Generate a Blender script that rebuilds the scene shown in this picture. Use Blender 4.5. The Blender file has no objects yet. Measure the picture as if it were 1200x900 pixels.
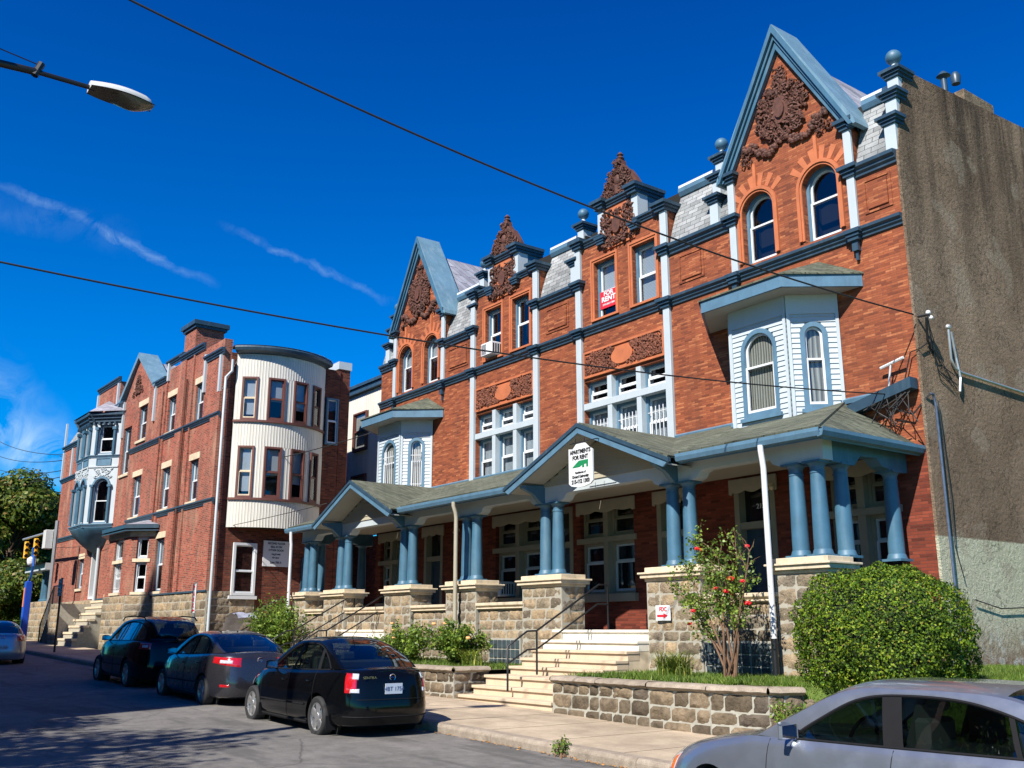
import bpy, bmesh, math, random
import numpy as np
from mathutils import Vector, Matrix
R = math.radians
random.seed(7); RNG = np.random.default_rng(11)
scene = bpy.context.scene
COL = scene.collection
# ------------------------------------------------------------------ helpers
ORG = {}
def root(name, loc, label, cat, group=None, rot=0.0, world=None):
    o = bpy.data.objects.new(name, None); COL.objects.link(o)
    o.empty_display_size = .3
    o.location = world if world is not None else loc
    o.rotation_euler = (0, 0, rot)
    ORG[o] = Vector(loc)
    tag(o, label, cat, group); return o
def tag(o, label=None, cat=None, group=None, kind=None):
    if label: o['label'] = label
    if cat: o['category'] = cat
    if group: o['group'] = group
    if kind: o['kind'] = kind
    return o
class FR:
    """wall frame: u along, d outwards, z up"""
    def __init__(s, ox, oy, ux=1.0, uy=0.0):
        l = math.hypot(ux, uy); s.ox, s.oy, s.ux, s.uy = ox, oy, ux/l, uy/l
    def p(s, u, d, z): return (s.ox+u*s.ux+d*s.uy, s.oy+u*s.uy-d*s.ux, z)
WF = FR(0, 0)
NOSPLIT = {'carved_arms', 'crest_relief', 'tablet_relief', 'gable_relief', 'window_bars', 'twigs', 'stems', 'canes', 'lily_leaves', 'rock_faced_blocks', 'tangled_wires', 'service_cables', 'grille', 'visors', 'lenses', 'inner_shade', 'trunk', 'window_panes', 'window_frames', 'treads', 'white_treads', 'stone_treads', 'rear_wall_and_roof', 'dark_room', 'rim', 'steering_wheel_and_dash', 'seats', 'loose_cables', 'crossarm', 'oriel_cornice', 'flower', 'rose_bloom', 'curved_bay', 'bay', 'siding', 'tmpcut', 'casing', 'roof', 'body', 'stones'}
class MB:
    def __init__(s): s.V = []; s.F = []
    def quad(s, *pts):
        b = len(s.V); s.V += [tuple(p) for p in pts]; s.F.append(tuple(range(b, b+len(pts))))
    def box(s, f, u0, u1, d0, d1, z0, z1):
        b = len(s.V)
        for z in (z0, z1):
            for u, d in ((u0, d0), (u1, d0), (u1, d1), (u0, d1)): s.V.append(f.p(u, d, z))
        # d outward flips orientation; fixed by recalc
        s.F += [(b, b+1, b+2, b+3), (b+4, b+5, b+6, b+7), (b, b+1, b+5, b+4), (b+1, b+2, b+6, b+5), (b+2, b+3, b+7, b+6), (b+3, b, b+4, b+7)]
    def wbox(s, x0, x1, y0, y1, z0, z1): s.box(WF, x0, x1, -y1, -y0, z0, z1)
    def prism(s, f, pts, d0, d1):
        n = len(pts); b = len(s.V)
        for d in (d0, d1):
            for u, z in pts: s.V.append(f.p(u, d, z))
        s.F.append(tuple(range(b, b+n))); s.F.append(tuple(range(b+n, b+2*n)))
        for i in range(n): j = (i+1) % n; s.F.append((b+i, b+j, b+n+j, b+n+i))
    def sweep(s, f, prof, u0, u1):
        n = len(prof); b = len(s.V)
        for u in (u0, u1):
            for d, z in prof: s.V.append(f.p(u, d, z))
        s.F.append(tuple(range(b, b+n))); s.F.append(tuple(range(b+n, b+2*n)))
        for i in range(n): j = (i+1) % n; s.F.append((b+i, b+j, b+n+j, b+n+i))
    def plan(s, pts, z0, z1):
        n = len(pts); b = len(s.V)
        for z in (z0, z1):
            for x, y in pts: s.V.append((x, y, z))
        s.F.append(tuple(range(b, b+n))); s.F.append(tuple(range(b+n, b+2*n)))
        for i in range(n): j = (i+1) % n; s.F.append((b+i, b+j, b+n+j, b+n+i))
    def tube(s, pts, r, n=8, caps=True):
        pts = [Vector(p) for p in pts]; m = len(pts)
        rr = r if isinstance(r, (list, tuple)) else [r]*m
        b = len(s.V); up = None
        for i, p in enumerate(pts):
            t = (pts[min(i+1, m-1)]-pts[max(i-1, 0)])
            if t.length < 1e-9: t = Vector((0, 0, 1))
            t.normalize()
            if up is None: up = Vector((0, 0, 1)) if abs(t.z) < .9 else Vector((1, 0, 0))
            a = t.cross(up)
            if a.length < 1e-4: a = t.cross(Vector((0, 1, 0)))
            a.normalize(); c = a.cross(t).normalized(); up = c
            for k in range(n):
                g = 2*math.pi*k/n
                s.V.append(tuple(p+(a*math.cos(g)+c*math.sin(g))*rr[i]))
        for i in range(m-1):
            for k in range(n):
                k2 = (k+1) % n
                s.F.append((b+i*n+k, b+i*n+k2, b+(i+1)*n+k2, b+(i+1)*n+k))
        if caps:
            s.F.append(tuple(b+k for k in range(n))); s.F.append(tuple(b+(m-1)*n+k for k in range(n)))
    def lathe(s, c, prof, n=20, axis='z', caps=True):
        b = len(s.V)
        for r, h in prof:
            for k in range(n):
                g = 2*math.pi*k/n; a, e = r*math.cos(g), r*math.sin(g)
                if axis == 'z': s.V.append((c[0]+a, c[1]+e, c[2]+h))
                elif axis == 'y': s.V.append((c[0]+a, c[1]+h, c[2]+e))
                else: s.V.append((c[0]+h, c[1]+a, c[2]+e))
        m = len(prof)
        for i in range(m-1):
            for k in range(n):
                k2 = (k+1) % n
                s.F.append((b+i*n+k, b+i*n+k2, b+(i+1)*n+k2, b+(i+1)*n+k))
        if caps: s.F.append(tuple(b+k for k in range(n))); s.F.append(tuple(b+(m-1)*n+k for k in range(n)))
    def grid(s, P):
        b = len(s.V); m = len(P); n = len(P[0])
        for row in P: s.V += [tuple(p) for p in row]
        for i in range(m-1):
            for j in range(n-1):
                s.F.append((b+i*n+j, b+i*n+j+1, b+(i+1)*n+j+1, b+(i+1)*n+j))
    def sphere(s, c, r, n=10, sx=1, sy=1, sz=1):
        P = [(r*math.sin(math.pi*i/n), -r*math.cos(math.pi*i/n)) for i in range(n+1)]
        b = len(s.V)
        for rr, h in P:
            for k in range(n*2):
                g = math.pi*k/n
                s.V.append((c[0]+rr*math.cos(g)*sx, c[1]+rr*math.sin(g)*sy, c[2]+h*sz))
        for i in range(n):
            for k in range(2*n):
                k2 = (k+1) % (2*n)
                s.F.append((b+i*2*n+k, b+i*2*n+k2, b+(i+1)*2*n+k2, b+(i+1)*2*n+k))
    def clusters(s, gap=.10):
        n = len(s.V); p = list(range(n))
        def fd(i):
            while p[i] != i: p[i] = p[p[i]]; i = p[i]
            return i
        for f in s.F:
            a = fd(f[0])
            for v in f[1:]: p[fd(v)] = a
        A = np.array(s.V); grp = {}
        for i in range(n): grp.setdefault(fd(i), []).append(i)
        ks = list(grp); lo = np.array([A[grp[k]].min(0) for k in ks])-gap/2; hi = np.array([A[grp[k]].max(0) for k in ks])+gap/2
        q = list(range(len(ks)))
        def gd(i):
            while q[i] != i: q[i] = q[q[i]]; i = q[i]
            return i
        for i in range(len(ks)):
            hit = np.nonzero(((lo[i] <= hi).all(1)) & ((hi[i] >= lo).all(1)))[0]
            a = gd(i)
            for j in hit: q[gd(int(j))] = a
        out = {}
        for i, k in enumerate(ks): out.setdefault(gd(i), set()).add(k)
        root_of = {k: r for r, kk in out.items() for k in kk}
        return [fd(f[0]) for f in s.F], root_of, len(out)
    def build(s, name, mat, parent=None, **kw):
        if len(s.F) > 1 and len(s.V) < 60000 and name not in NOSPLIT and (parent is not None):
            isl, ro, n = s.clusters()
            if n > 1 and n <= 60:
                parts = {}
                for f, k in zip(s.F, isl): parts.setdefault(ro[k], []).append(f)
                first = None
                for fs in parts.values():
                    m = MB(); mp = {}
                    for f in fs:
                        for v in f:
                            if v not in mp: mp[v] = len(m.V); m.V.append(s.V[v])
                        m.F.append(tuple(mp[v] for v in f))
                    o = m._build(name, mat, parent, **kw)
                    first = first or o
                return first
        return s._build(name, mat, parent, **kw)
    def _build(s, name, mat, parent=None, bevel=0, smooth=None, org=None, recalc=True, weld=False):
        me = bpy.data.meshes.new(name)
        og = org if org is not None else (ORG[parent] if parent else Vector((0, 0, 0)))
        og = Vector(og)
        me.from_pydata([(v[0]-og.x, v[1]-og.y, v[2]-og.z) for v in s.V], [], s.F)
        if recalc or bevel or weld:
            bm = bmesh.new(); bm.from_mesh(me)
            if weld: bmesh.ops.remove_doubles(bm, verts=bm.verts, dist=1e-5)
            if recalc: bmesh.ops.recalc_face_normals(bm, faces=bm.faces)
            if bevel:
                ed = [e for e in bm.edges if len(e.link_faces) == 2 and e.calc_face_angle(0) > .5]
                bmesh.ops.bevel(bm, geom=ed, offset=bevel, segments=1, affect='EDGES', clamp_overlap=True)
            bm.to_mesh(me); bm.free()
        if smooth is not None:
            for p in me.polygons: p.use_smooth = True
            me.set_sharp_from_angle(angle=R(smooth))
        me.materials.append(mat)
        o = bpy.data.objects.new(name, me); COL.objects.link(o)
        if parent: o.parent = parent
        else: o.location = og
        ORG[o] = og
        return o
def dup(o, parent=None, delta=(0, 0, 0)):
    c = o.copy(); COL.objects.link(c)
    ORG[c] = ORG[o]+Vector(delta)
    if parent is None: c.location = Vector(o.location)+Vector(delta)
    else: c.parent = parent
    for ch in list(o.children): dup(ch, c, delta)
    return c
# ------------------------------------------------------------------ materials
def nt(name):
    m = bpy.data.materials.new(name); m.use_nodes = True
    n = m.node_tree; n.nodes.clear()
    out = n.nodes.new('ShaderNodeOutputMaterial'); b = n.nodes.new('ShaderNodeBsdfPrincipled')
    n.links.new(b.outputs[0], out.inputs[0]); return m, n, b
def N(n, t, **k):
    x = n.nodes.new(t)
    for a, v in k.items():
        if a.startswith('i_'):
            x.inputs[a[2:].replace('_', ' ')].default_value = v
        else: setattr(x, a, v)
    return x
def ramp(n, src, stops, interp='LINEAR'):
    r = n.nodes.new('ShaderNodeValToRGB'); r.color_ramp.interpolation = interp
    e = r.color_ramp.elements
    while len(e) < len(stops): e.new(.5)
    for i, (p, c) in enumerate(stops):
        e[i].position = p; e[i].color = (c[0], c[1], c[2], 1) if not isinstance(c, (int, float)) else (c, c, c, 1)
    n.links.new(src, r.inputs[0]); return r
def mix(n, f, a, b, mode='MIX'):
    m = n.nodes.new('ShaderNodeMix'); m.data_type = 'RGBA'; m.blend_type = mode
    for k, v in ((0, f), (6, a), (7, b)):
        if hasattr(v, 'is_output') or isinstance(v, bpy.types.NodeSocket): n.links.new(v, m.inputs[k])
        elif isinstance(v, (int, float)): m.inputs[k].default_value = v
        else: m.inputs[k].default_value = (v[0], v[1], v[2], 1)
    return m.outputs[2]
def objco(n, sc=(1, 1, 1), wallproj=False):
    g = n.nodes.new('ShaderNodeNewGeometry')
    if wallproj:
        s = n.nodes.new('ShaderNodeSeparateXYZ'); n.links.new(g.outputs['Position'], s.inputs[0])
        a = N(n, 'ShaderNodeMath', operation='ADD'); n.links.new(s.outputs[0], a.inputs[0]); n.links.new(s.outputs[1], a.inputs[1])
        c = n.nodes.new('ShaderNodeCombineXYZ'); n.links.new(a.outputs[0], c.inputs[0]); n.links.new(s.outputs[2], c.inputs[1])
        src = c.outputs[0]
    else: src = g.outputs['Position']
    m = n.nodes.new('ShaderNodeMapping'); m.inputs['Scale'].default_value = sc
    n.links.new(src, m.inputs[0]); return m.outputs[0]
def noise(n, vec, scale, detail=4, rough=.6):
    x = N(n, 'ShaderNodeTexNoise'); x.inputs['Scale'].default_value = scale
    x.inputs['Detail'].default_value = detail; x.inputs['Roughness'].default_value = rough
    n.links.new(vec, x.inputs['Vector']); return x.outputs[0]
def bump(n, b, h, st=.5, dist=.01):
    x = N(n, 'ShaderNodeBump'); x.inputs['Strength'].default_value = st; x.inputs['Distance'].default_value = dist
    n.links.new(h, x.inputs['Height']); n.links.new(x.outputs[0], b.inputs['Normal'])
def M_plain(name, c, rough=.6, var=.12, sc=6, bmp=.15, metal=0, spec=.5, dirt=None, coat=0):
    m, n, b = nt(name)
    v = objco(n); no = noise(n, v, sc, 6)
    r = ramp(n, no, [(.25, [x*(1-var) for x in c]), (.75, [min(1, x*(1+var)) for x in c])])
    col = r.outputs[0]
    if dirt:
        v2 = objco(n, (3, 3, .5)); d = noise(n, v2, 1.5, 6, .7)
        f = ramp(n, d, [(.5, 0.0), (.75, dirt[1])])
        col = mix(n, f.outputs[0], col, dirt[0])
    n.links.new(col, b.inputs['Base Color'])
    b.inputs['Roughness'].default_value = rough; b.inputs['Metallic'].default_value = metal
    b.inputs['Specular IOR Level'].default_value = spec
    b.inputs['Coat Weight'].default_value = coat
    if bmp: bump(n, b, noise(n, objco(n), sc*8, 3), bmp, .004)
    return m
def M_brick(name, cA, cB, cC, mortar, bw=.30, bh=.062, ms=.005, stain=None, light=None, contrast=1.0):
    m, n, b = nt(name)
    v = objco(n, wallproj=True)
    t = N(n, 'ShaderNodeTexBrick'); n.links.new(v, t.inputs['Vector'])
    t.inputs['Scale'].default_value = 1; t.inputs['Brick Width'].default_value = bw; t.inputs['Row Height'].default_value = bh
    t.inputs['Mortar Size'].default_value = ms; t.inputs['Mortar Smooth'].default_value = .2; t.inputs['Bias'].default_value = 0
    t.inputs['Color1'].default_value = (0, 0, 0, 1); t.inputs['Color2'].default_value = (1, 1, 1, 1); t.inputs['Mortar'].default_value = (.5, .5, .5, 1)
    # streaky variation, brick shaped
    v2 = objco(n, (7, 40, 1), True); s1 = noise(n, v2, 1.0, 4, .8)
    v3 = objco(n, (.5, .5, 1), True); s2 = noise(n, v3, 1.0, 5, .6)
    f = mix(n, .5, t.outputs[0], s1)
    r = ramp(n, f, [(.22, cA), (.48, cB), (.62, cB), (.82, cC)])
    col = r.outputs[0]
    r2 = ramp(n, s2, [(.3, .78), (.7, 1.12)])
    col = mix(n, 1.0, col, r2.outputs[0], 'MULTIPLY')
    if light:
        v4 = objco(n, (1.2, .35, 1), True); s4 = noise(n, v4, 1.1, 8, .7)
        fl = ramp(n, s4, [(.5, 0.0), (.68, light[1])]); col = mix(n, fl.outputs[0], col, light[0])
    if stain:
        v5 = objco(n, (1.6, .22, 1), True); s5 = noise(n, v5, 1.0, 8, .75)
        fs = ramp(n, s5, [(.48, 0.0), (.7, stain[1])]); col = mix(n, fs.outputs[0], col, stain[0])
    col = mix(n, t.outputs['Fac'], col, mortar)
    n.links.new(col, b.inputs['Base Color']); b.inputs['Roughness'].default_value = .85
    b.inputs['Specular IOR Level'].default_value = .25
    inv = N(n, 'ShaderNodeMath', operation='SUBTRACT'); inv.inputs[0].default_value = 1; n.links.new(t.outputs['Fac'], inv.inputs[1])
    bump(n, b, inv.outputs[0], .6, .006); return m
def M_island(name, stops, rough=.9, nsc=20, bst=.6, bd=.02, spec=.2, blotch=.35):
    m, n, b = nt(name)
    g = N(n, 'ShaderNodeNewGeometry')
    r = ramp(n, g.outputs['Random Per Island'], stops)
    v = objco(n); no = noise(n, v, nsc*.4, 8, .7)
    r2 = ramp(n, no, [(.3, 1-blotch), (.7, 1+blotch)])
    col = mix(n, 1.0, r.outputs[0], r2.outputs[0], 'MULTIPLY')
    n.links.new(col, b.inputs['Base Color']); b.inputs['Roughness'].default_value = rough
    b.inputs['Specular IOR Level'].default_value = spec
    if bst: bump(n, b, noise(n, objco(n), nsc, 8, .7), bst, bd)
    return m
def M_leaf(name, stops, rough=.45, trans=.25, spec=.4):
    m, n, b = nt(name)
    g = N(n, 'ShaderNodeNewGeometry'); r = ramp(n, g.outputs['Random Per Island'], stops)
    v = objco(n); r2 = ramp(n, noise(n, v, 1.3, 3), [(.3, .7), (.7, 1.25)])
    col = mix(n, 1.0, r.outputs[0], r2.outputs[0], 'MULTIPLY')
    n.links.new(col, b.inputs['Base Color']); b.inputs['Roughness'].default_value = rough
    b.inputs['Specular IOR Level'].default_value = spec
    tr = N(n, 'ShaderNodeBsdfTranslucent'); n.links.new(col, tr.inputs[0])
    mx = N(n, 'ShaderNodeMixShader'); mx.inputs[0].default_value = trans
    out = [x for x in n.nodes if x.type == 'OUTPUT_MATERIAL'][0]
    n.links.new(b.outputs[0], mx.inputs[1]); n.links.new(tr.outputs[0], mx.inputs[2]); n.links.new(mx.outputs[0], out.inputs[0])
    return m
def M_glass(name, tint=(.6, .65, .7), trans=.75, rough=.02):
    m, n, b = nt(name); n.nodes.remove(b)
    out = [x for x in n.nodes if x.type == 'OUTPUT_MATERIAL'][0]
    tr = N(n, 'ShaderNodeBsdfTransparent'); tr.inputs[0].default_value = (*[t*trans for t in tint], 1)
    gl = N(n, 'ShaderNodeBsdfGlossy'); gl.inputs['Roughness'].default_value = rough; gl.inputs[0].default_value = (.9, .95, 1, 1)
    # slightly wavy old panes
    bp = N(n, 'ShaderNodeBump'); bp.inputs['Strength'].default_value = .06; bp.inputs['Distance'].default_value = .05
    n.links.new(noise(n, objco(n), 1.5, 2), bp.inputs['Height']); n.links.new(bp.outputs[0], gl.inputs['Normal'])
    lw_ = N(n, 'ShaderNodeLayerWeight'); lw_.inputs[0].default_value = .5; fr = ramp(n, lw_.outputs['Facing'], [(0, .07), (.35, .09), (.6, .2), (.8, .5), (1, 1.0)], 'EASE')
    mx = N(n, 'ShaderNodeMixShader'); n.links.new(fr.outputs[0], mx.inputs[0])
    n.links.new(tr.outputs[0], mx.inputs[1]); n.links.new(gl.outputs[0], mx.inputs[2]); n.links.new(mx.outputs[0], out.inputs[0])
    return m
m_brick = M_brick('orange_roman_brick', (.14, .038, .020), (.29, .080, .033), (.50, .19, .08), (.18, .065, .037), bw=.24, bh=.05, ms=.004, stain=((.10, .035, .022), .5))
m_brick2 = M_brick('red_weathered_brick', (.13, .03, .02), (.33, .075, .045), (.45, .13, .08), (.30, .2, .15), bw=.22, bh=.075, ms=.009,
                   stain=((.085, .045, .035), .9), light=((.44, .27, .18), .75))
m_brick3 = M_brick('dark_red_brick', (.06, .018, .012), (.16, .04, .022), (.3, .085, .04), (.10, .06, .045), bw=.22, bh=.075, ms=.010)
m_brick_shade = M_brick('shaded_porch_red_brick', (.08, .018, .011), (.18, .038, .02), (.28, .065, .035), (.09, .04, .03), bw=.28, bh=.062)  # house wall brick under the porch, porch shade darkened into its colours
m_terra = M_plain('terracotta', (.17, .055, .028), .8, .35, 3, .4, dirt=((.06, .03, .022), .8))
m_terraD = M_plain('dark_terracotta', (.10, .036, .022), .75, .4, 7, .4, dirt=((.03, .016, .013), .9))
m_terraF = M_plain('orange_terracotta_frame', (.44, .13, .05), .8, .2, 3, .3)
m_stoneblk = M_island('rock_faced_stone', [(0, (.13, .105, .075)), (.35, (.27, .22, .15)), (.65, (.38, .28, .17)), (1, (.20, .17, .13))], .95, 14, 1, .05, blotch=.5)
m_stonedk = M_island('dark_rock_faced_stone', [(0, (.075, .058, .04)), (.4, (.14, .11, .075)), (.7, (.23, .175, .115)), (1, (.11, .09, .07))], .95, 14, 1, .05, blotch=.55)
m_mortar = M_plain('pale_mortar', (.33, .32, .27), .95, .15, 8, .3)
m_mortar2 = M_plain('grey_mortar', (.34, .32, .26), .95, .2, 8, .3)
m_cap = M_plain('cream_cast_stone', (.60, .50, .35), .8, .2, 4, .3, dirt=((.2, .16, .12), .5))
m_step = M_plain('tan_step_stone', (.55, .44, .31), .8, .12, 3, .25, dirt=((.33, .25, .17), .4))
m_stepw = M_plain('white_painted_step', (.72, .68, .58), .7, .1, 3, .2, dirt=((.4, .34, .26), .4))
m_white = M_plain('pale_blue_white_paint', (.43, .49, .52), .5, .05, 2, .08, dirt=((.35, .38, .38), .35))
m_whiteP = M_plain('bright_white_paint', (.64, .66, .67), .45, .04, 3, .05)
m_blue = M_plain('steel_blue_paint', (.045, .125, .195), .5, .22, 2.5, .2, dirt=((.11, .19, .24), .7))
m_bluet = M_plain('light_blue_trim_paint', (.085, .175, .255), .5, .18, 3, .12, dirt=((.05, .09, .12), .5))
m_bluegable = M_plain('faded_blue_metal', (.12, .22, .29), .5, .18, 2, .1, dirt=((.28, .38, .42), .5))
m_navy = M_plain('dark_slate_blue_paint', (.026, .056, .086), .4, .15, 4, .08, dirt=((.12, .18, .22), .3))
m_soff = M_plain('grey_soffit_paint', (.30, .30, .27), .7, .08, 3, .05)
m_floor = M_plain('grey_porch_floor', (.16, .155, .15), .7, .1, 3, .05)
m_cream = M_plain('cream_porch_paint', (.36, .33, .25), .65, .08, 3, .05)
m_taupe = M_plain('taupe_window_paint', (.24, .22, .165), .6, .08, 3, .05)
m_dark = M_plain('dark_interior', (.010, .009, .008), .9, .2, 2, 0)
m_blind = M_plain('white_blind', (.62, .66, .66), .7, .05, 1, 0)
m_iron = M_plain('black_iron', (.012, .013, .015), .4, .2, 10, .1)
m_wire = M_plain('black_cable', (.012, .012, .012), .6, .1, 10, 0)
m_galv = M_plain('galvanised_metal', (.45, .47, .48), .4, .15, 6, .1, metal=.6)
m_lampgrey = M_plain('pale_grey_lamp_shell', (.55, .55, .53), .5, .1, 6, .05)
m_rubber = M_plain('tyre_rubber', (.018, .018, .019), .8, .2, 20, .2)
m_rim = M_plain('alloy', (.60, .60, .60), .3, .05, 8, 0, metal=.85)
m_glass = M_glass('window_glass', (.75, .8, .85), .8)
m_carglass = M_glass('car_glass', (.36, .46, .43), .55, .005)
m_glassblk = None
def M_curtain():
    m, n, b = nt('pleated_curtain')
    v = objco(n, (1, 1, .2), False); w = N(n, 'ShaderNodeTexWave', bands_direction='X'); w.inputs['Scale'].default_value = 4.5
    w.inputs['Distortion'].default_value = 3; w.inputs['Detail'].default_value = 2; n.links.new(v, w.inputs[0])
    r = ramp(n, w.outputs[1], [(0, (.36, .33, .24)), (1, (.72, .69, .56))]); n.links.new(r.outputs[0], b.inputs['Base Color'])
    b.inputs['Roughness'].default_value = .9; bump(n, b, w.outputs[1], .8, .04); return m
m_curt = M_curtain()
def M_slats():
    m, n, b = nt('slatted_blind')
    v = objco(n); w = N(n, 'ShaderNodeTexWave', bands_direction='Z'); w.inputs['Scale'].default_value = 8
    w.inputs['Distortion'].default_value = .2; n.links.new(v, w.inputs[0])
    r = ramp(n, w.outputs[1], [(0, (.30, .34, .34)), (.5, (.66, .70, .70))]); n.links.new(r.outputs[0], b.inputs['Base Color'])
    b.inputs['Roughness'].default_value = .7; return m
m_slat = M_slats()
def M_vsid():
    m, n, b = nt('cream_vertical_metal_siding')
    v = objco(n, wallproj=False); no = noise(n, objco(n, (2, 2, .35)), 1.5, 5)
    r = ramp(n, no, [(.3, (.55, .53, .46)), (.7, (.66, .64, .57))]); n.links.new(r.outputs[0], b.inputs['Base Color'])
    b.inputs['Roughness'].default_value = .55; return m
m_vsid = M_vsid()
def M_shingle(name, a, c, bw=.3, bh=.14, dk=.55):
    m, n, b = nt(name)
    g = N(n, 'ShaderNodeNewGeometry')
    s = n.nodes.new('ShaderNodeSeparateXYZ'); n.links.new(g.outputs['Position'], s.inputs[0])
    ad = N(n, 'ShaderNodeMath', operation='MULTIPLY_ADD'); n.links.new(s.outputs[1], ad.inputs[0]); ad.inputs[1].default_value = 1.0; 
    n.links.new(s.outputs[2], ad.inputs[2])
    cc = n.nodes.new('ShaderNodeCombineXYZ'); n.links.new(s.outputs[0], cc.inputs[0]); n.links.new(ad.outputs[0], cc.inputs[1])
    t = N(n, 'ShaderNodeTexBrick'); n.links.new(cc.outputs[0], t.inputs['Vector'])
    t.inputs['Scale'].default_value = 1; t.inputs['Brick Width'].default_value = bw; t.inputs['Row Height'].default_value = bh
    t.inputs['Mortar Size'].default_value = .008; t.inputs['Color1'].default_value = (*a, 1); t.inputs['Color2'].default_value = (*c, 1)
    t.inputs['Mortar'].default_value = (*[x*dk for x in a], 1)
    r2 = ramp(n, noise(n, objco(n), 1.2, 8, .7), [(.3, .65), (.7, 1.3)])
    col = mix(n, 1.0, t.outputs[0], r2.outputs[0], 'MULTIPLY')
    r3 = ramp(n, noise(n, objco(n), 60, 2), [(.3, .8), (.7, 1.2)]); col = mix(n, 1.0, col, r3.outputs[0], 'MULTIPLY')
    n.links.new(col, b.inputs['Base Color']); b.inputs['Roughness'].default_value = .9
    inv = N(n, 'ShaderNodeMath', operation='SUBTRACT'); inv.inputs[0].default_value = 1; n.links.new(t.outputs['Fac'], inv.inputs[1])
    bump(n, b, inv.outputs[0], .7, .012); return m
m_shing = M_shingle('moss_green_asphalt_shingle', (.062, .072, .048), (.125, .135, .095))
m_slate = M_shingle('grey_slate', (.19, .20, .20), (.32, .33, .33), .34, .17, .3)
m_slatedk = M_shingle('lavender_grey_slate', (.20, .20, .24), (.32, .32, .36), .5, .3)
def M_stucco():
    m, n, b = nt('rough_two_tone_stucco')
    g = N(n, 'ShaderNodeNewGeometry'); s = N(n, 'ShaderNodeSeparateXYZ'); n.links.new(g.outputs['Position'], s.inputs[0])
    th = ramp(n, s.outputs[2], [(0, 0.0), (1, 1.0)])
    mp = N(n, 'ShaderNodeMapRange'); mp.inputs['From Min'].default_value = 3.35; mp.inputs['From Max'].default_value = 3.38
    n.links.new(s.outputs[2], mp.inputs[0])
    v = objco(n); big = noise(n, v, .45, 8, .65)
    br = ramp(n, big, [(.3, (.19, .133, .088)), (.5, (.29, .21, .142)), (.72, (.40, .30, .21))])
    gr = ramp(n, big, [(.3, (.58, .58, .41)), (.7, (.74, .73, .55))])
    col = mix(n, mp.outputs[0], gr.outputs[0], br.outputs[0])
    # vertical streaks: dark water stains from the top, pale runs
    st = noise(n, objco(n, (1, 1.3, .10)), 1.3, 7, .7)
    f1 = ramp(n, st, [(.44, 0.0), (.60, .85)])
    mz = N(n, 'ShaderNodeMapRange'); mz.inputs['From Min'].default_value = 7.5; mz.inputs['From Max'].default_value = 13.5; n.links.new(s.outputs[2], mz.inputs[0])
    mm = N(n, 'ShaderNodeMath', operation='MULTIPLY'); n.links.new(f1.outputs[0], mm.inputs[0]); n.links.new(mz.outputs[0], mm.inputs[1])
    col = mix(n, mm.outputs[0], col, (.045, .035, .025))
    st2 = noise(n, objco(n, (1, 1.1, .12)), 1.9, 6, .6); f2 = ramp(n, st2, [(.58, 0.0), (.72, .35)])
    col = mix(n, f2.outputs[0], col, (.42, .37, .28))
    cn = noise(n, objco(n, (1, .7, .7)), 1.1, 9, .62); fc = ramp(n, cn, [(.4925, 0.0), (.5, .8), (.5075, 0.0)]); col = mix(n, fc.outputs[0], col, (.05, .04, .03))
    pt = noise(n, objco(n), .8, 3, .5); fp = ramp(n, pt, [(.60, 0.0), (.615, .35)]); col = mix(n, fp.outputs[0], col, (.40, .34, .26))
    # damp, peeling strip near the ground
    ml = N(n, 'ShaderNodeMapRange'); ml.inputs['From Min'].default_value = 1.9; ml.inputs['From Max'].default_value = 1.0; n.links.new(s.outputs[2], ml.inputs[0])
    no3 = noise(n, v, 3, 6); r3 = ramp(n, no3, [(.35, (.42, .36, .3)), (.5, (.28, .17, .1)), (.6, (.5, .48, .44))])
    col = mix(n, ml.outputs[0], col, r3.outputs[0])
    n.links.new(col, b.inputs['Base Color']); b.inputs['Roughness'].default_value = .95; b.inputs['Specular IOR Level'].default_value = .15
    vo = N(n, 'ShaderNodeTexVoronoi'); vo.inputs['Scale'].default_value = 9; n.links.new(noise_vec(n), vo.inputs[0])
    h = noise(n, objco(n), 11, 10, .72)
    r = ramp(n, h, [(.38, 0.0), (.62, 1.0)])
    h2 = noise(n, objco(n), 3.5, 5, .6); hm = mix(n, .4, r.outputs[0], h2); bump(n, b, hm, 1.0, .075); return m
def noise_vec(n): return objco(n)
m_stucco = M_stucco()
def M_ground(name, a, c, sc, rough=.9, bst=.4, cracks=0, patch=None):
    m, n, b = nt(name)
    v = objco(n); r = ramp(n, noise(n, v, sc, 10, .75), [(.3, a), (.7, c)])
    col = r.outputs[0]
    r2 = ramp(n, noise(n, v, .5, 5), [(.3, .78), (.7, 1.18)]); col = mix(n, 1.0, col, r2.outputs[0], 'MULTIPLY')
    r3 = ramp(n, noise(n, v, 120, 2), [(.3, .7), (.7, 1.3)]); col = mix(n, 1.0, col, r3.outputs[0], 'MULTIPLY')
    if cracks:
        vo = N(n, 'ShaderNodeTexVoronoi', feature='DISTANCE_TO_EDGE'); vo.inputs['Scale'].default_value = cracks
        dn = mix(n, .25, v, N_col(n, v)); n.links.new(dn, vo.inputs[0])
        f = ramp(n, vo.outputs[0], [(0, .6), (.006, 0.0)]); col = mix(n, f.outputs[0], col, [x*.3 for x in a])
    if patch:
        f = ramp(n, noise(n, objco(n, (.3, 1.5, 1)), 1.0, 5, .6), [(.55, 0.0), (.62, patch[1])]); col = mix(n, f.outputs[0], col, patch[0])
    n.links.new(col, b.inputs['Base Color']); b.inputs['Roughness'].default_value = rough; b.inputs['Specular IOR Level'].default_value = .3
    bump(n, b, noise(n, v, 60, 4), bst, .01); return m
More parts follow.
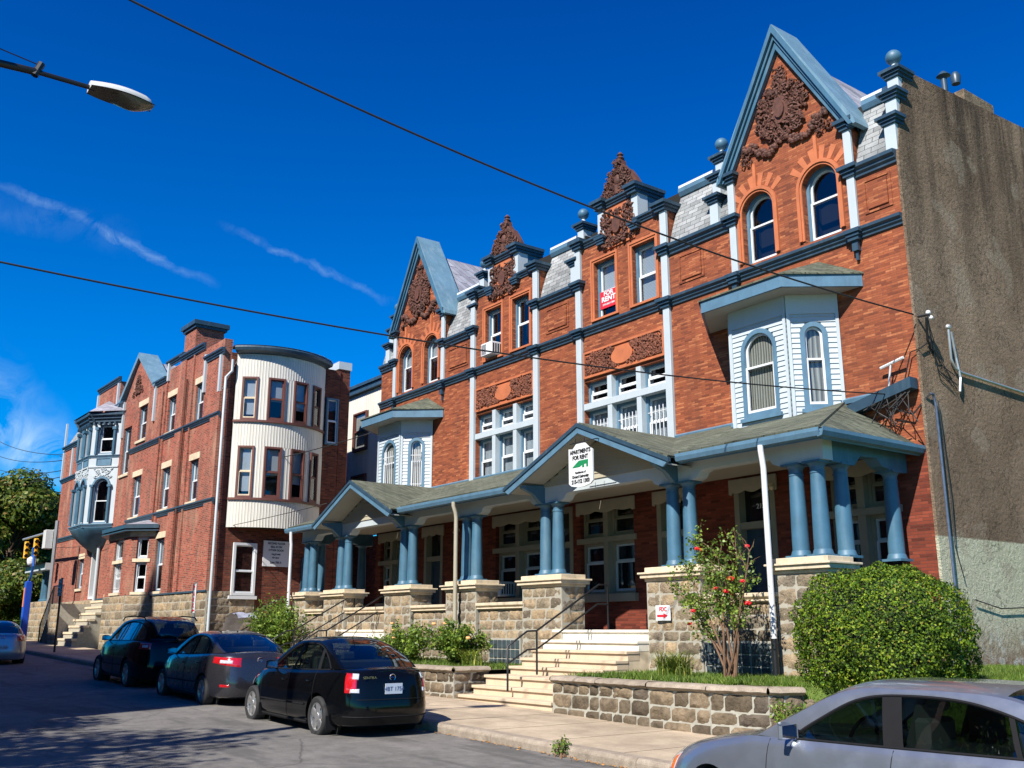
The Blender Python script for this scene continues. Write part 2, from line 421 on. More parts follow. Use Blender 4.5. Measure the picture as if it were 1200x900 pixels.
def N_col(n, v):
    x = N(n, 'ShaderNodeTexNoise'); x.inputs['Scale'].default_value = 1.2; x.inputs['Detail'].default_value = 3; n.links.new(v, x.inputs[0]); return x.outputs[1]
m_asph = M_ground('worn_asphalt', (.105, .10, .092), (.20, .19, .175), 3, .9, .5, .35, ((.06, .058, .055), .5))
m_walk = M_ground('tan_concrete_pavement', (.34, .27, .19), (.48, .39, .28), 2, .9, .3, 0, ((.25, .2, .15), .4))
m_kerb = M_ground('rough_kerb_stone', (.2, .16, .12), (.38, .32, .25), 6, .95, .9)
m_soil = M_ground('garden_soil', (.05, .05, .02), (.12, .10, .05), 4, .95, .8)
m_grassg = M_ground('grass_ground', (.05, .09, .015), (.12, .17, .03), 5, .9, .8)
m_grass = M_leaf('grass_blades', [(0, (.05, .10, .012)), (.5, (.11, .20, .02)), (1, (.22, .27, .05))], .6, .3)
m_bushl = M_leaf('bush_leaves', [(0, (.02, .045, .006)), (.4, (.06, .125, .010)), (.75, (.14, .23, .012)), (.96, (.26, .32, .02)), (1, (.25, .16, .06))], .6, .2, .25)
m_rosel = M_leaf('rose_leaves', [(0, (.05, .10, .015)), (.5, (.14, .24, .03)), (1, (.30, .38, .06))], .45, .35)
m_lilyl = M_leaf('lily_leaves', [(0, (.06, .12, .015)), (.6, (.18, .26, .03)), (1, (.42, .42, .08))], .5, .3)
m_treel = M_leaf('tree_leaves', [(0, (.035, .07, .008)), (.5, (.09, .15, .016)), (.85, (.17, .21, .025)), (1, (.22, .12, .03))], .5, .3)
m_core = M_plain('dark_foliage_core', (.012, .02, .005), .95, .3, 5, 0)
m_bark = M_plain('bark', (.10, .07, .045), .95, .4, 12, .8)
m_stem = M_plain('rose_stem', (.16, .09, .05), .8, .3, 12, .3)
m_rose = M_plain('red_petals', (.78, .008, .02), .5, .2, 20, 0)
m_peach = M_plain('peach_petals', (.75, .4, .15), .5, .2, 20, 0)
# ------------------------------------------------------------------ building helpers
def wallgrid(mb, f, u0, u1, z0, z1, holes, d0, d1):
    us = sorted({u0, u1, *[h[0] for h in holes], *[h[1] for h in holes]}); zs = sorted({z0, z1, *[h[2] for h in holes], *[h[3] for h in holes]})
    us = [u for u in us if u0 <= u <= u1]; zs = [z for z in zs if z0 <= z <= z1]
    for i in range(len(us)-1):
        # merge vertically
        run = None
        for j in range(len(zs)):
            solid = False
            if j < len(zs)-1:
                cu, cz = (us[i]+us[i+1])/2, (zs[j]+zs[j+1])/2
                solid = not any(h[0] < cu < h[1] and h[2] < cz < h[3] for h in holes)
            if solid and run is None: run = zs[j]
            if not solid and run is not None:
                mb.box(f, us[i], us[i+1], d0, d1, run, zs[j]); run = None
def arc(uc, zs, r, n=14, a0=0, a1=math.pi, ry=None):
    ry = ry or r
    return [(uc+r*math.cos(a0+(a1-a0)*i/n), zs+ry*math.sin(a0+(a1-a0)*i/n)) for i in range(n+1)]
def spandrel(mb, f, u0, u1, zs, zt, d0, d1):
    uc = (u0+u1)/2; r = (u1-u0)/2
    ap = arc(uc, zs, r, 16, ry=zt-zs)
    mb.prism(f, [(u1, zt)]+ap[:9], d0, d1)
    mb.prism(f, [(u0, zt)]+ap[:7:-1], d0, d1)
def archband(mb, f, uc, zs, r0, r1, d0, d1, legs=0, n=18):
    a = arc(uc, zs, r0, n); c = arc(uc, zs, r1, n)
    for i in range(n):
        mb.prism(f, [a[i], c[i], c[i+1], a[i+1]], d0, d1)
    if legs:
        mb.box(f, uc-r1, uc-r0, d0, d1, zs-legs, zs); mb.box(f, uc+r0, uc+r1, d0, d1, zs-legs, zs)
def frame_rect(mb, f, u0, u1, z0, z1, w, d0, d1, wb=None):
    wb = wb or w
    mb.box(f, u0, u0+w, d0, d1, z0, z1); mb.box(f, u1-w, u1, d0, d1, z0, z1)
    mb.box(f, u0+w, u1-w, d0, d1, z0, z0+wb); mb.box(f, u0+w, u1-w, d0, d1, z1-w, z1)
def window(par, f, u0, u1, z0, z1, d=-.16, mo=None, mi=None, arch=False, rail=.5, blind=None, bfrac=1.0, transom=None, casing=.07, bars=False, label=None):
    """sash window: outer casing, two sashes, pane(s), blind, dark room behind"""
    mo = mo or m_bluet; mi = mi or m_whiteP
    r = (u1-u0)/2; uc = (u0+u1)/2; zs = z1-r if arch else z1
    fm = MB()
    if arch:
        fm.box(f, u0, u0+casing, d-.06, d+.05, z0, zs); fm.box(f, u1-casing, u1, d-.06, d+.05, z0, zs)
        fm.box(f, u0+casing, u1-casing, d-.06, d+.05, z0, z0+casing)
        archband(fm, f, uc, zs, r-casing, r, d-.06, d+.05)
    else: frame_rect(fm, f, u0, u1, z0, z1, casing, d-.06, d+.05)
    w = fm.build('window', mo, par, smooth=30)
    if label: w['label'] = label
    a0, a1, b0, b1 = u0+casing, u1-casing, z0+casing, z1-casing
    zm = b0+(b1-b0)*rail
    s = .045
    sm = MB()
    frame_rect(sm, f, a0, a1, b0, zm+.02, s, d-.03, d+.02, .06)
    if arch:
        rr = r-casing
        sm.box(f, a0, a1, d-.07, d-.02, zm-.03, zm+.03)
        if zs > zm+.05:
            sm.box(f, a0, a0+s, d-.07, d-.02, zm+.03, zs); sm.box(f, a1-s, a1, d-.07, d-.02, zm+.03, zs)
        archband(sm, f, uc, max(zs, zm+.03), rr-s, rr, d-.07, d-.02)
    else: frame_rect(sm, f, a0, a1, zm+.022, b1, s, d-.07, d-.02)
    if transom: sm.box(f, a0+s, a1-s, d-.02, d+.03, transom-.04, transom+.04)
    sm.build('sash', mi, w, smooth=30)
    g = MB()
    g.quad(f.p(a0+.01, d-.01, b0+.01), f.p(a1-.01, d-.01, b0+.01), f.p(a1-.01, d-.01, zm), f.p(a0+.01, d-.01, zm))
    if arch: g.quad(*[f.p(u_, d-.05, z_) for u_, z_ in [(a1-.01, zm), *arc(uc, zs, r-casing-.01, 14), (a0+.01, zm)]])
    else: g.quad(f.p(a0+.01, d-.05, zm+.02), f.p(a1-.01, d-.05, zm+.02), f.p(a1-.01, d-.05, b1-.01), f.p(a0+.01, d-.05, b1-.01))
    g.build('pane', m_glass, w)
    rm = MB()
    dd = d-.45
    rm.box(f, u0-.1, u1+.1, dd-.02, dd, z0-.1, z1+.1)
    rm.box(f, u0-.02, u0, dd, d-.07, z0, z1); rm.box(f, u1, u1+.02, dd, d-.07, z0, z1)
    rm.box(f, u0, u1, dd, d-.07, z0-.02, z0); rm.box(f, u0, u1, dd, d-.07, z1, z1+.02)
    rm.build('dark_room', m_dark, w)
    if blind:
        bl = MB(); zt = b1; zb = b1-(b1-b0)*bfrac
        if arch and zb < zs: bl.prism(f, [(a1, zb), *arc(uc, zs, r-casing, 14), (a0, zb)], d-.12, d-.11)
        else: bl.box(f, a0, a1, d-.12, d-.11, zb, zt)
        bl.build('blind', blind, w)
    if bars:
        b_ = MB(); k = 6
        for i in range(1, k): u = a0+(a1-a0)*i/k; b_.tube([f.p(u, d+.06, b0+.02), f.p(u, d+.06, b0+(b1-b0)*.82)], .013, 6)
        for q in (.12, .7): b_.tube([f.p(a0, d+.06, b0+(b1-b0)*q), f.p(a1, d+.06, b0+(b1-b0)*q)], .012, 6)
        b_.build('window_bars', mi, w)
    return w
CORN = [(0, 0), (.06, .02), (.06, .08), (.12, .13), (.12, .19), (.2, .24), (.2, .33), (0, .36)]
def cornice(mb, f, u0, u1, z, sc=1.0, d=0):
    mb.sweep(f, [(d+a*sc, z+b*sc) for a, b in CORN], u0, u1)
def capblock(mb, f, u0, u1, d0, d1, z, h=.22, e=.07):
    mb.box(f, u0-e*.5, u1+e*.5, d0, d1+e*.5, z, z+h*.35); mb.box(f, u0-e, u1+e, d0, d1+e, z+h*.35, z+h*.65)
    mb.box(f, u0-e*1.5, u1+e*1.5, d0, d1+e*1.6, z+h*.65, z+h)
def ashlar(mb, mort, f, u0, u1, z0, z1, d, ch=.21, l0=.28, l1=.68, depth=.25, rnd=None, gz=None, bulge=.035):
    rnd = rnd or random.Random(int((u0*7+z0*13+u1)*100) & 0xffff)
    mort.box(f, u0+.004, u1-.004, d-depth, d-.012, z0, z1-.004)
    nC = max(1, round((z1-z0)/ch)); z = z0
    hs = [rnd.uniform(.8, 1.2) for _ in range(nC)]; k = (z1-z0)/sum(hs)
    for h in hs:
        h *= k; u = u0
        while u < u1-.02:
            l = rnd.uniform(l0, l1)
            if u1-(u+l) < l0*.6: l = u1-u
            a0, a1, b0, b1 = u+.006+rnd.uniform(0, .006), u+l-.006, z+.006, z+h-.006-rnd.uniform(0, .008)
            nx, nz = max(4, int(l/.07)), max(4, int(h/.06))
            P = []
            tilt = rnd.uniform(-.3, .3)
            for j in range(nz+1):
                row = []
                for i in range(nx+1):
                    s_, t_ = i/nx, j/nz
                    e = min(1, 4.5*min(s_, 1-s_)*l/h if l > h else 4.5*min(s_, 1-s_))*min(1, 4.5*min(t_, 1-t_))
                    ru = (rnd.uniform(-.006, .006)) if 0 < i < nx else 0
                    row.append(f.p(a0+(a1-a0)*s_+ru, d-.014+(bulge*(.6+rnd.uniform(-.5, .6)+tilt*(s_-.5)))*e, b0+(b1-b0)*t_+(rnd.uniform(-.005, .005) if 0 < j < nz else 0)))
                P.append(row)
            mb.grid(P); u += l
        z += h
def relief(mb, f, inside, u0, u1, z0, z1, d, n, rnd, smin=.03, smax=.09, proj=.09, sym=True):
    """carved relief: scrolls, leaves and bosses inside a mask"""
    uc = u1; cnt = 0; tries = 0
    while cnt < n and tries < n*40:
        tries += 1
        u = rnd.uniform(u0, u1); z = rnd.uniform(z0, z1)
        if not inside(u, z): continue
        cnt += 1
        for m in ((1, -1) if sym else (1,)):
            uu = u if m == 1 else 2*uc-u
            s = rnd.uniform(smin, smax); kind = rnd.random()
            if kind < .45:   # scroll
                a0 = rnd.uniform(0, 6.28); pts = []; rr = []
                for i in range(9):
                    a = a0+i*.75; q = s*(1-.09*i)
                    pts.append(f.p(uu+m*q*math.cos(a), d+proj*(.25+.5*i/8), z+q*math.sin(a))); rr.append(s*(.30-.018*i))
                mb.tube(pts, rr, 5)
            elif kind < .8:  # leaf
                a = rnd.uniform(0, 6.28); c, e = math.cos(a)*m, math.sin(a)
                mb.tube([f.p(uu-c*s, d, z-e*s), f.p(uu, d+proj*.7, z), f.p(uu+c*s, d+proj*.5, z+e*s)], [s*.12, s*.42, s*.05], 5)
            else:
                p = f.p(uu, d+proj*.35, z); mb.sphere(p, s*.55, 4)
def shade_box(mb, f, pts): pass
m_bs = m_brick
# ================================================================== MAIN ROW
FY = 17.5
F0 = FR(0, FY)
def pilaster(par, u0, u1, z0, z1, d=.09, caps=()):
    m = MB(); m.box(F0, u0, u1, 0, d, z0, z1); p = m.build('pilaster', m_white, par, bevel=.01)
    if caps:
        c = MB()
        for z in caps: capblock(c, F0, u0, u1, 0, d, z, .24, .09)
        c.build('pilaster_cap', m_navy, p)
    return p
def scroll_bracket(par, u, z):
    m = MB(); pts = []
    for i in range(15):
        t = i/14; a = t*5.5
        pts.append(F0.p(u, -.35-.32*t+.1*math.cos(a)*(1-t), z+.15+.55*t+.1*math.sin(a)*(1-t)))
    m.tube(pts, .055, 6); return m.build('scroll_bracket', m_white, par, smooth=40)
def firewall(par, u, ball=True, w=.26):
    """stepped party-wall pier with caps and a ball finial"""
    m = MB(); c = MB()
    for (d0, d1, z0, z1) in ((-.22, .02, 11.3, 11.92), (-.42, -.12, 11.3, 12.55), (-.75, -.28, 11.3, 13.12)):
        m.box(F0, u-w/2, u+w/2, d0, d1, z0, z1)
        capblock(c, F0, u-w/2, u+w/2, d0-.02, d1, z1, .2, .08)
    p = m.build('party_wall_pier', m_white, par, bevel=.01)
    c.build('pier_cap', m_navy, p)
    if ball:
        b = MB(); x, y, _ = F0.p(u, -.42, 0)
        b.lathe((x, y, 13.3), [(.15, 0), (.15, .04), (.07, .10), (.055, .2), (.08, .22)], 16); b.build('finial_neck', m_white, p, smooth=40)
        b = MB(); b.sphere((x, y, 13.66), .168, 12); b.build('finial_ball', m_blue, p, smooth=180)
def mansard(par, u0, u1):
    m = MB(); n = 14
    prof = [(-.02-.52*(i/n)**1.25, 11.35+1.52*i/n) for i in range(n+1)]
    m.grid([[F0.p(u, d, z) for (d, z) in prof] for u in (u0, u1)]); m.build('mansard_roof', m_slate, par)
    c = MB(); c.sweep(F0, [(-.6, 12.8), (-.46, 12.8), (-.40, 12.9), (-.40, 13.0), (-.6, 13.02)], u0, u1); c.build('roof_gutter', m_bluet, par)
    c = MB(); c.sweep(F0, [(-1.0, 13.022), (-.42, 13.022), (-.42, 13.09), (-1.0, 13.12)], u0, u1); c.build('roof_coping', m_whiteP, par)
def house_shell(par, u0, u1, holes, zt=11.35, top=True):
    m = MB(); wallgrid(m, F0, u0, u1, 5.04, zt, holes, -.32, 0)
    m.build('wall', m_brick, par)
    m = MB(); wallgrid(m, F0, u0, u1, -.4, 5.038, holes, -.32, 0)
    m.build('porch_wall', m_brick_shade, par)
    b = MB(); b.box(F0, u0, u1, -12.5, -12.2, -.4, 12.9); b.box(F0, u0+.001, u1-.001, -12.2, -.6, 12.7, 13.01)
    b.box(F0, u0, u0+.12, -12.2, -.33, -.4, 12.9)
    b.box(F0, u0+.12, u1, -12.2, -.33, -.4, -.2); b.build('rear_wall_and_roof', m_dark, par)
def sunk_panel(par, u0, u1, z0, z1):
    m = MB(); frame_rect(m, F0, u0, u1, z0, z1, .05, 0, .022)
    m.box(F0, u0+.09, u1-.09, 0, .035, z0+.09, z1-.09)
    m.build('brick_panel', m_brick, par)
def quoin(par, pts): pass

def terracotta_band(par, u0, u1, seed):
    m = MB(); m.box(F0, u0, u1, .0, .03, 8.42, 9.18); frame_rect(m, F0, u0, u1, 8.42, 9.18, .06, .03, .07)
    uc = (u0+u1)/2
    m.prism(F0, arc(uc, 8.8, .42, 24, 0, 2*math.pi*.999, .24), .03, .075)
    o = m.build('terracotta_panel', m_terraF, par)
    r = MB(); rnd = random.Random(seed)
    relief(r, F0, lambda u, z: abs(z-8.8) < .27 and ((u-uc)/.46)**2+((z-8.8)/.27)**2 > 1 and abs(u-uc) < (u1-u0)/2-.1, u0, uc, 8.5, 9.1, .03, 190, rnd, .045, .10, .08)
    r.build('panel_relief', m_terra, o)
    return o
def cross_window(par, u0, u1, z0, z1, lab, blinds, bars=False):
    """3 x 2 light window with deep pale mullions"""
    fm = MB(); w = .17; tot = u1-u0; cw = (tot-2*w)/3; zt = 7.62
    for i in (1, 2):
        a = u0+i*cw+(i-1)*w; fm.box(F0, a, a+w, -.25, .03, z0, z1)
    fm.box(F0, u0, u1, -.25, .045, zt-.09, zt+.09)
    fm.box(F0, u0-.05, u1+.05, -.25, .08, z0-.12, z0)
    mu = fm.build('window_mullions', m_white, par, bevel=.008); mu['label'] = lab
    for i in range(3):
        a = u0+i*(cw+w)
        window(par, F0, a+.002, a+cw-.002, zt+.09, z1-.002, -.2, m_bluet, rail=.42, blind=blinds[0], bfrac=blinds[1])
        window(par, F0, a+.002, a+cw-.002, z0+.002, zt-.09, -.2, m_bluet, rail=.5, blind=blinds[2], bfrac=blinds[3], bars=bars)
def siding(mb, f, u0, u1, z0, z1, holes, d=.0, lap=.115):
    """lapped boards between holes"""
    z = z0
    while z < z1-.01:
        zt = min(z+lap, z1)
        segs = [(u0, u1)]
        for h in holes:
            if h[2] < (z+zt)/2 < h[3]:
                ns = []
                a, b = (h[0], h[1]) if len(h) < 5 else arch_cut(h, (z+zt)/2)
                for s in segs:
                    if b <= s[0] or a >= s[1]: ns.append(s); continue
                    if a > s[0]: ns.append((s[0], a))
                    if b < s[1]: ns.append((b, s[1]))
                segs = ns
        for a, b in segs: mb.sweep(f, [(d-.03, z), (d+.026, z), (d+.004, zt), (d-.03, zt)], a, b)
        z += lap
def arch_cut(h, z):
    uc = (h[0]+h[1])/2; r = (h[1]-h[0])/2; zs = h[3]-r
    if z <= zs: return h[0], h[1]
    q = math.sqrt(max(0, r*r-(z-zs)**2)); return uc-q, uc+q
def oriel_bay(par, uA, uB, yf, cant, z0, z1, label, bars):
    """three sided bay clad in lap siding; uA..uB front face"""
    df = FY-yf
    faces = [(FR(uA, yf), uB-uA), (FR(uB, yf, cant, df), math.hypot(cant, df)), (FR(uA-cant, FY, cant, -df), math.hypot(cant, df))]
    sd = MB(); tr = MB(); 
    wins = []
    for i, (f, L) in enumerate(faces):
        ww = .98 if i == 0 else .58
        c = L*.5; h = (c-ww/2, c+ww/2, 6.12, 8.07 if i == 0 else 8.02, 1)
        siding(sd, f, 0, L, z0, z1-.42, [h])
        sd.box(f, .0, L, -.05, -.032, z0, z1-.42) if False else None
        tr.box(f, 0, .07, -.02, .045, z0, z1-.4); tr.box(f, L-.07, L, -.02, .045, z0, z1-.4)
        tr.box(f, 0, L, -.02, .04, z1-.42, z1)
        wins.append((f, h, i))
        # backing with the arched opening
        bk = [(h[0], h[1], h[2], h[3])]
        wallgrid(sd, f, 0, L, z0, z1, bk, -.12, -.031)
        spandrel(sd, f, h[0], h[1], h[3]-ww/2, h[3], -.12, -.031)
    b = sd.build('bay', m_white, par); b['label'] = label
    tr.build('bay_trim', m_white, b)
    for f, h, i in wins:
        window(par, f, h[0], h[1], h[2], h[3], -.02, m_bluet, m_whiteP, True, .58, m_curt, 1.0, bars=bars and i != 2, casing=.1)
        s = MB(); s.box(f, h[0]-.06, h[1]+.06, .0, .09, h[2]-.09, h[2]-.005); s.build('window_sill', m_bluet, b)
    # roof: soffit + fascia + hipped shingles
    o = .5
    P = [(uA-cant-.62, FY-.02), (uA-.3, yf-o), (uB+.3, yf-o), (uB+cant+.62, FY-.02)]
    s = MB(); s.plan(P, z1, z1+.06)
    for k in range(9):   # beaded soffit boards
        pass
    s.build('bay_soffit', m_soff, b)
    Q = [(x+(.05 if i > 1 else -.05), y-.05 if 0 < i < 3 else y) for i, (x, y) in enumerate(P)]
    s = MB()
    for i in range(3):
        p, q = Q[i], Q[i+1]; L = math.hypot(q[0]-p[0], q[1]-p[1]); s.box(FR(p[0], p[1], q[0]-p[0], q[1]-p[1]), 0, L, -.06, 0, z1+.0, z1+.30)
    s.build('bay_fascia', m_bluet, b)
    s = MB(); T = [(uA-.35, FY-.01, z1+.86), (uB+.35, FY-.01, z1+.86)]; zz = z1+.30
    E = [(x, y, zz) for x, y in [(Q[0][0]-.04, Q[0][1]), (Q[1][0]-.03, Q[1][1]-.04), (Q[2][0]+.03, Q[2][1]-.04), (Q[3][0]+.04, Q[3][1])]]
    s.quad(E[0], E[1], T[0]); s.quad(E[1], E[2], T[1], T[0]); s.quad(E[2], E[3], T[1])
    E2 = [(x, y, z-.035) for x, y, z in E]
    for i in range(3): s.quad(E[i], E[i+1], E2[i+1], E2[i])
    s.build('bay_roof', m_shing, b)

def gable_front(par, uc, hw, seed):
    """steep gable above the belt course with two arched openings"""
    z0, zc, ze, za = 9.98, 11.0, 12.22, 15.25
    aw = .46
    hs = [(uc-.92-aw, uc-.92+aw, 10.0, 11.72), (uc+.82-aw, uc+.82+aw, 10.0, 11.72)]
    m = MB(); wallgrid(m, F0, uc-hw, uc+hw, 11.35, ze, [(h[0], h[1], 11.0, h[3]) for h in hs], -.32, 0)
    for h in hs: spandrel(m, F0, h[0], h[1], h[3]-aw, h[3], -.32, 0)
    m.prism(F0, [(uc-hw, ze), (uc+hw, ze), (uc, za)], -.32, 0)
    g = m.build('gable', m_brick, par)
    # moulded brick archivolts and voussoirs
    a = MB(); vo = MB()
    for h in hs:
        c = (h[0]+h[1])/2
        archband(a, F0, c, h[3]-aw, aw+.05, aw+.13, 0, .06, legs=1.2)
        archband(a, F0, c, h[3]-aw, aw-.001, aw+.05, 0, .03, legs=1.2)
        for k in range(3, 16):
            if k % 2: continue
            t0, t1 = math.pi*(k-.5)/18, math.pi*(k+.5)/18
            q = [(c+r*math.cos(t), h[3]-aw+r*math.sin(t)) for r, t in ((aw+.14, t0), (aw+.46, t0), (aw+.46, t1), (aw+.14, t1))]
            vo.prism(F0, q, 0, .008)
        a.box(F0, c-.04, c+.04, 0, .05, h[3]+.12, h[3]+.72)
    a.build('arch_moulding', m_terraF, g); vo.build('voussoirs', m_terraF, g)
    for h in hs:
        window(par, F0, h[0]+.002, h[1]-.002, h[2], h[3], -.2, m_bluet, m_whiteP, True, .56, m_blind if seed == 2 else None, .5, transom=None, casing=.07)
    # carved arms and garland
    r = MB(); rnd = random.Random(seed)
    cz = 13.45
    relief(r, F0, lambda u, z: ((u-uc)/.72)**2+((z-cz)/.72)**2 < 1 and ((u-uc)/.2)**2+((z-cz+.02)/.3)**2 > 1, uc-.75, uc, cz-.75, cz+.75, .0, 170, rnd, .06, .13, .16)
    r.prism(F0, arc(uc, cz, .24, 18, 0, 6.28, .34), 0, .12); r.prism(F0, arc(uc, cz, .14, 12, 0, 6.28, .22), .12, .17)
    relief(r, F0, lambda u, z: abs(u-uc) < .16 and z > cz, uc-.16, uc, cz+.6, cz+1.1, 0, 26, rnd, .05, .1, .14)
    for k in range(2):
        s = 1 if k else -1
        for i in range(26):
            t = i/25; u = uc+s*(.08+1.12*t); z = 12.78-.28*math.sin(math.pi*min(1, t*1.35))+.12*t
            for _ in range(2): r.sphere(F0.p(u+rnd.uniform(-.05, .05), .05, z+rnd.uniform(-.08, .06)), rnd.uniform(.045, .08), 4)
        relief(r, F0, lambda u, z: True, uc+s*1.05-.2, uc+s*1.05+.2, 12.45, 12.95, 0, 16, rnd, .05, .1, .12, sym=False)
    r.build('carved_arms', m_terraD, g)
    # raking coping in faded blue metal, solid thick slab
    c = MB(); tr = MB()
    ex = hw+.22; zz = ze+.0
    sl = (za+.42-zz)/ex
    for s in (1, -1):
        c.prism(F0, [(uc, za+.42), (uc, za+.22), (uc+s*(ex-.06), zz-.02), (uc+s*(ex+.04), zz+.0), (uc+s*ex, zz+.14)], -.75, .20)
        for j, (o0, o1, dd) in enumerate(((.0, .09, .24), (.11, .16, .17), (.18, .26, .12))):
            nx = .14*s
            tr.prism(F0, [(uc, za+.40-o0*2.4), (uc, za+.40-o1*2.4), (uc+s*(ex-.02-o1), zz+.0), (uc+s*(ex-.02-o0), zz+.0)], .0, dd)
    c.build('gable_coping', m_bluegable, g); tr.build('gable_moulding', m_navy if False else m_blue, g)
    # slate roof running back
    rf = MB(); rz = za-.15
    for s in (1, -1):
        rf.quad(F0.p(uc, -.7, rz), F0.p(uc+s*hw, -.7, ze+.3), F0.p(uc+s*hw, -1.6, ze+.3), F0.p(uc, -3.6, rz))
    rf.quad(F0.p(uc, -3.6, rz), F0.p(uc+hw, -1.6, ze+.3), F0.p(uc-hw, -1.6, ze+.3))
    rf.build('gable_roof', m_slatedk, g)
    fl = MB()
    for s in (1, -1): fl.box(F0, uc+s*hw-.06 if s > 0 else uc-hw, uc+hw if s > 0 else uc-hw+.06, -1.2, -.33, 11.35, ze+.2)
    fl.build('gable_cheek', m_blue, g)

def dormer_front(par, u0, u1, seed, lb, blinds):
    """square dormer with stepped parapet and carved crest (flush with the wall)"""
    uc = (u0+u1)/2; c0, c1 = uc-.80, uc+.80; zs, zt = 12.30, 13.18
    wh = [(u0+.72, u0+1.6, 10.0, 11.72), (u1-1.6+.25, u1-.47, 10.0, 11.72)]
    m = MB(); wallgrid(m, F0, u0, u1, 11.35, zs, [(h[0], h[1], 11.0, h[3]) for h in wh], -.32, 0); m.box(F0, c0, c1, -.32, 0, zs, zt)
    g = m.build('dormer', m_brick, par)
    ch = MB(); 
    for s_ in (u0, u1-.06): ch.box(F0, s_, s_+.06, -1.3, -.33, 11.35, zs)
    ch.box(F0, u0+.06, u1-.06, -2.2, -.33, zs-.06, zs); ch.build('dormer_cheek', m_blue, g)
    rv = MB()
    for h in wh:
        frame_rect(rv, F0, h[0]-.12, h[1]+.12, h[2]-.0, h[3]+.12, .06, 0, .05)
        frame_rect(rv, F0, h[0]-.06, h[1]+.06, h[2], h[3]+.06, .06, 0, .025)
    rv.build('window_surround', m_terraF, g)
    for i, h in enumerate(wh):
        window(par, F0, h[0]+.002, h[1]-.002, h[2], h[3], -.18, m_bluet, m_whiteP, rail=.48 if lb == 'B' else .5, blind=blinds[i][0], bfrac=blinds[i][1])
    # tablet and crest
    t = MB(); t.box(F0, uc-.68, uc+.62, 0, .035, 11.95, 13.12); 
    tb = t.build('terracotta_tablet', m_terraF, g)
    r = MB(); rnd = random.Random(seed)
    relief(r, F0, lambda u, z: ((u-uc+.03)/.18)**2+((z-12.5)/.3)**2 > 1, uc-.66, uc-.03, 12.0, 13.0, .03, 80, rnd, .05, .12, .12)
    r.prism(F0, arc(uc-.03, 12.55, .17, 16, 0, 6.28, .26), .03, .12); r.build('tablet_relief', m_terraD, tb)
    k = MB(); H = 1.02
    out = [(-.78, 0), (.78, 0), (.74, .18), (.60, .42), (.40, .72), (.26, .82), (.12, 1.0), (.10, 1.12), (0, 1.26), (-.10, 1.12), (-.12, 1.0), (-.26, .82), (-.40, .72), (-.60, .42), (-.74, .18)]
    k.prism(F0, [(uc+a, 13.40+b*.95) for a, b in out], -.22, .0); cr = k.build('crest', m_terraD, g)
    r = MB()
    def ins(u, z):
        a = abs(u-uc); b = (z-13.40)/.95; lim = .78 if b < .1 else (.78-(b-.1)*.62 if b < .8 else .14)
        return a < lim-.02 and 0 < b < 1.1 and ((u-uc)/.17)**2+((z-13.85)/.22)**2 > 1
    relief(r, F0, ins, uc-.8, uc, 13.42, 14.5, .0, 120, rnd, .045, .1, .13)
    r.sphere(F0.p(uc, .02, 13.87), .15, 8, .85, .6, 1.15); r.tube([F0.p(uc, .02, 13.45), F0.p(uc, .05, 13.7)], .1, 8)
    r.lathe((uc, FY+.1, 14.5), [(.08, 0), (.12, .06), (.06, .12), (.1, .17), (.02, .26)], 10)
    r.build('crest_relief', m_terraD, cr)
    # parapet cornices and little posts
    n = MB()
    cornice(n, F0, u0-.02, c0+.18, zs-.02, .6); cornice(n, F0, c1-.18, u1+.02, zs-.02, .6); cornice(n, F0, c0-.04, c1+.04, zt, .62)
    for a, b in ((u0-.01, u0+.27), (u1-.27, u1+.01)): capblock(n, F0, a, b, -.9, .12, zs+.0, .25, .09)
    for a, b in ((c0, c0+.24), (c1-.24, c1)): capblock(n, F0, a, b, -.9, .14, zt+.0, .27, .09); capblock(n, F0, a, b, .0, .12, zs-.16, .22, .05)
    n.build('parapet_cornice', m_navy, g)
    w = MB()
    for a, b in ((c0, c0+.22), (c1-.22, c1)): w.box(F0, a-.012, b+.012, -.31, .08, zs, zt)
    w.build('parapet_post', m_white, g)
    sd = MB(); sd.box(F0, c1-.02, c1+.0, -.9, -.33, zs, zt); sd.box(F0, c0, c0+.02, -.9, -.33, zs, zt); sd.build('parapet_return', m_blue, g)
    scroll_bracket(par, u1+.14, 11.3)

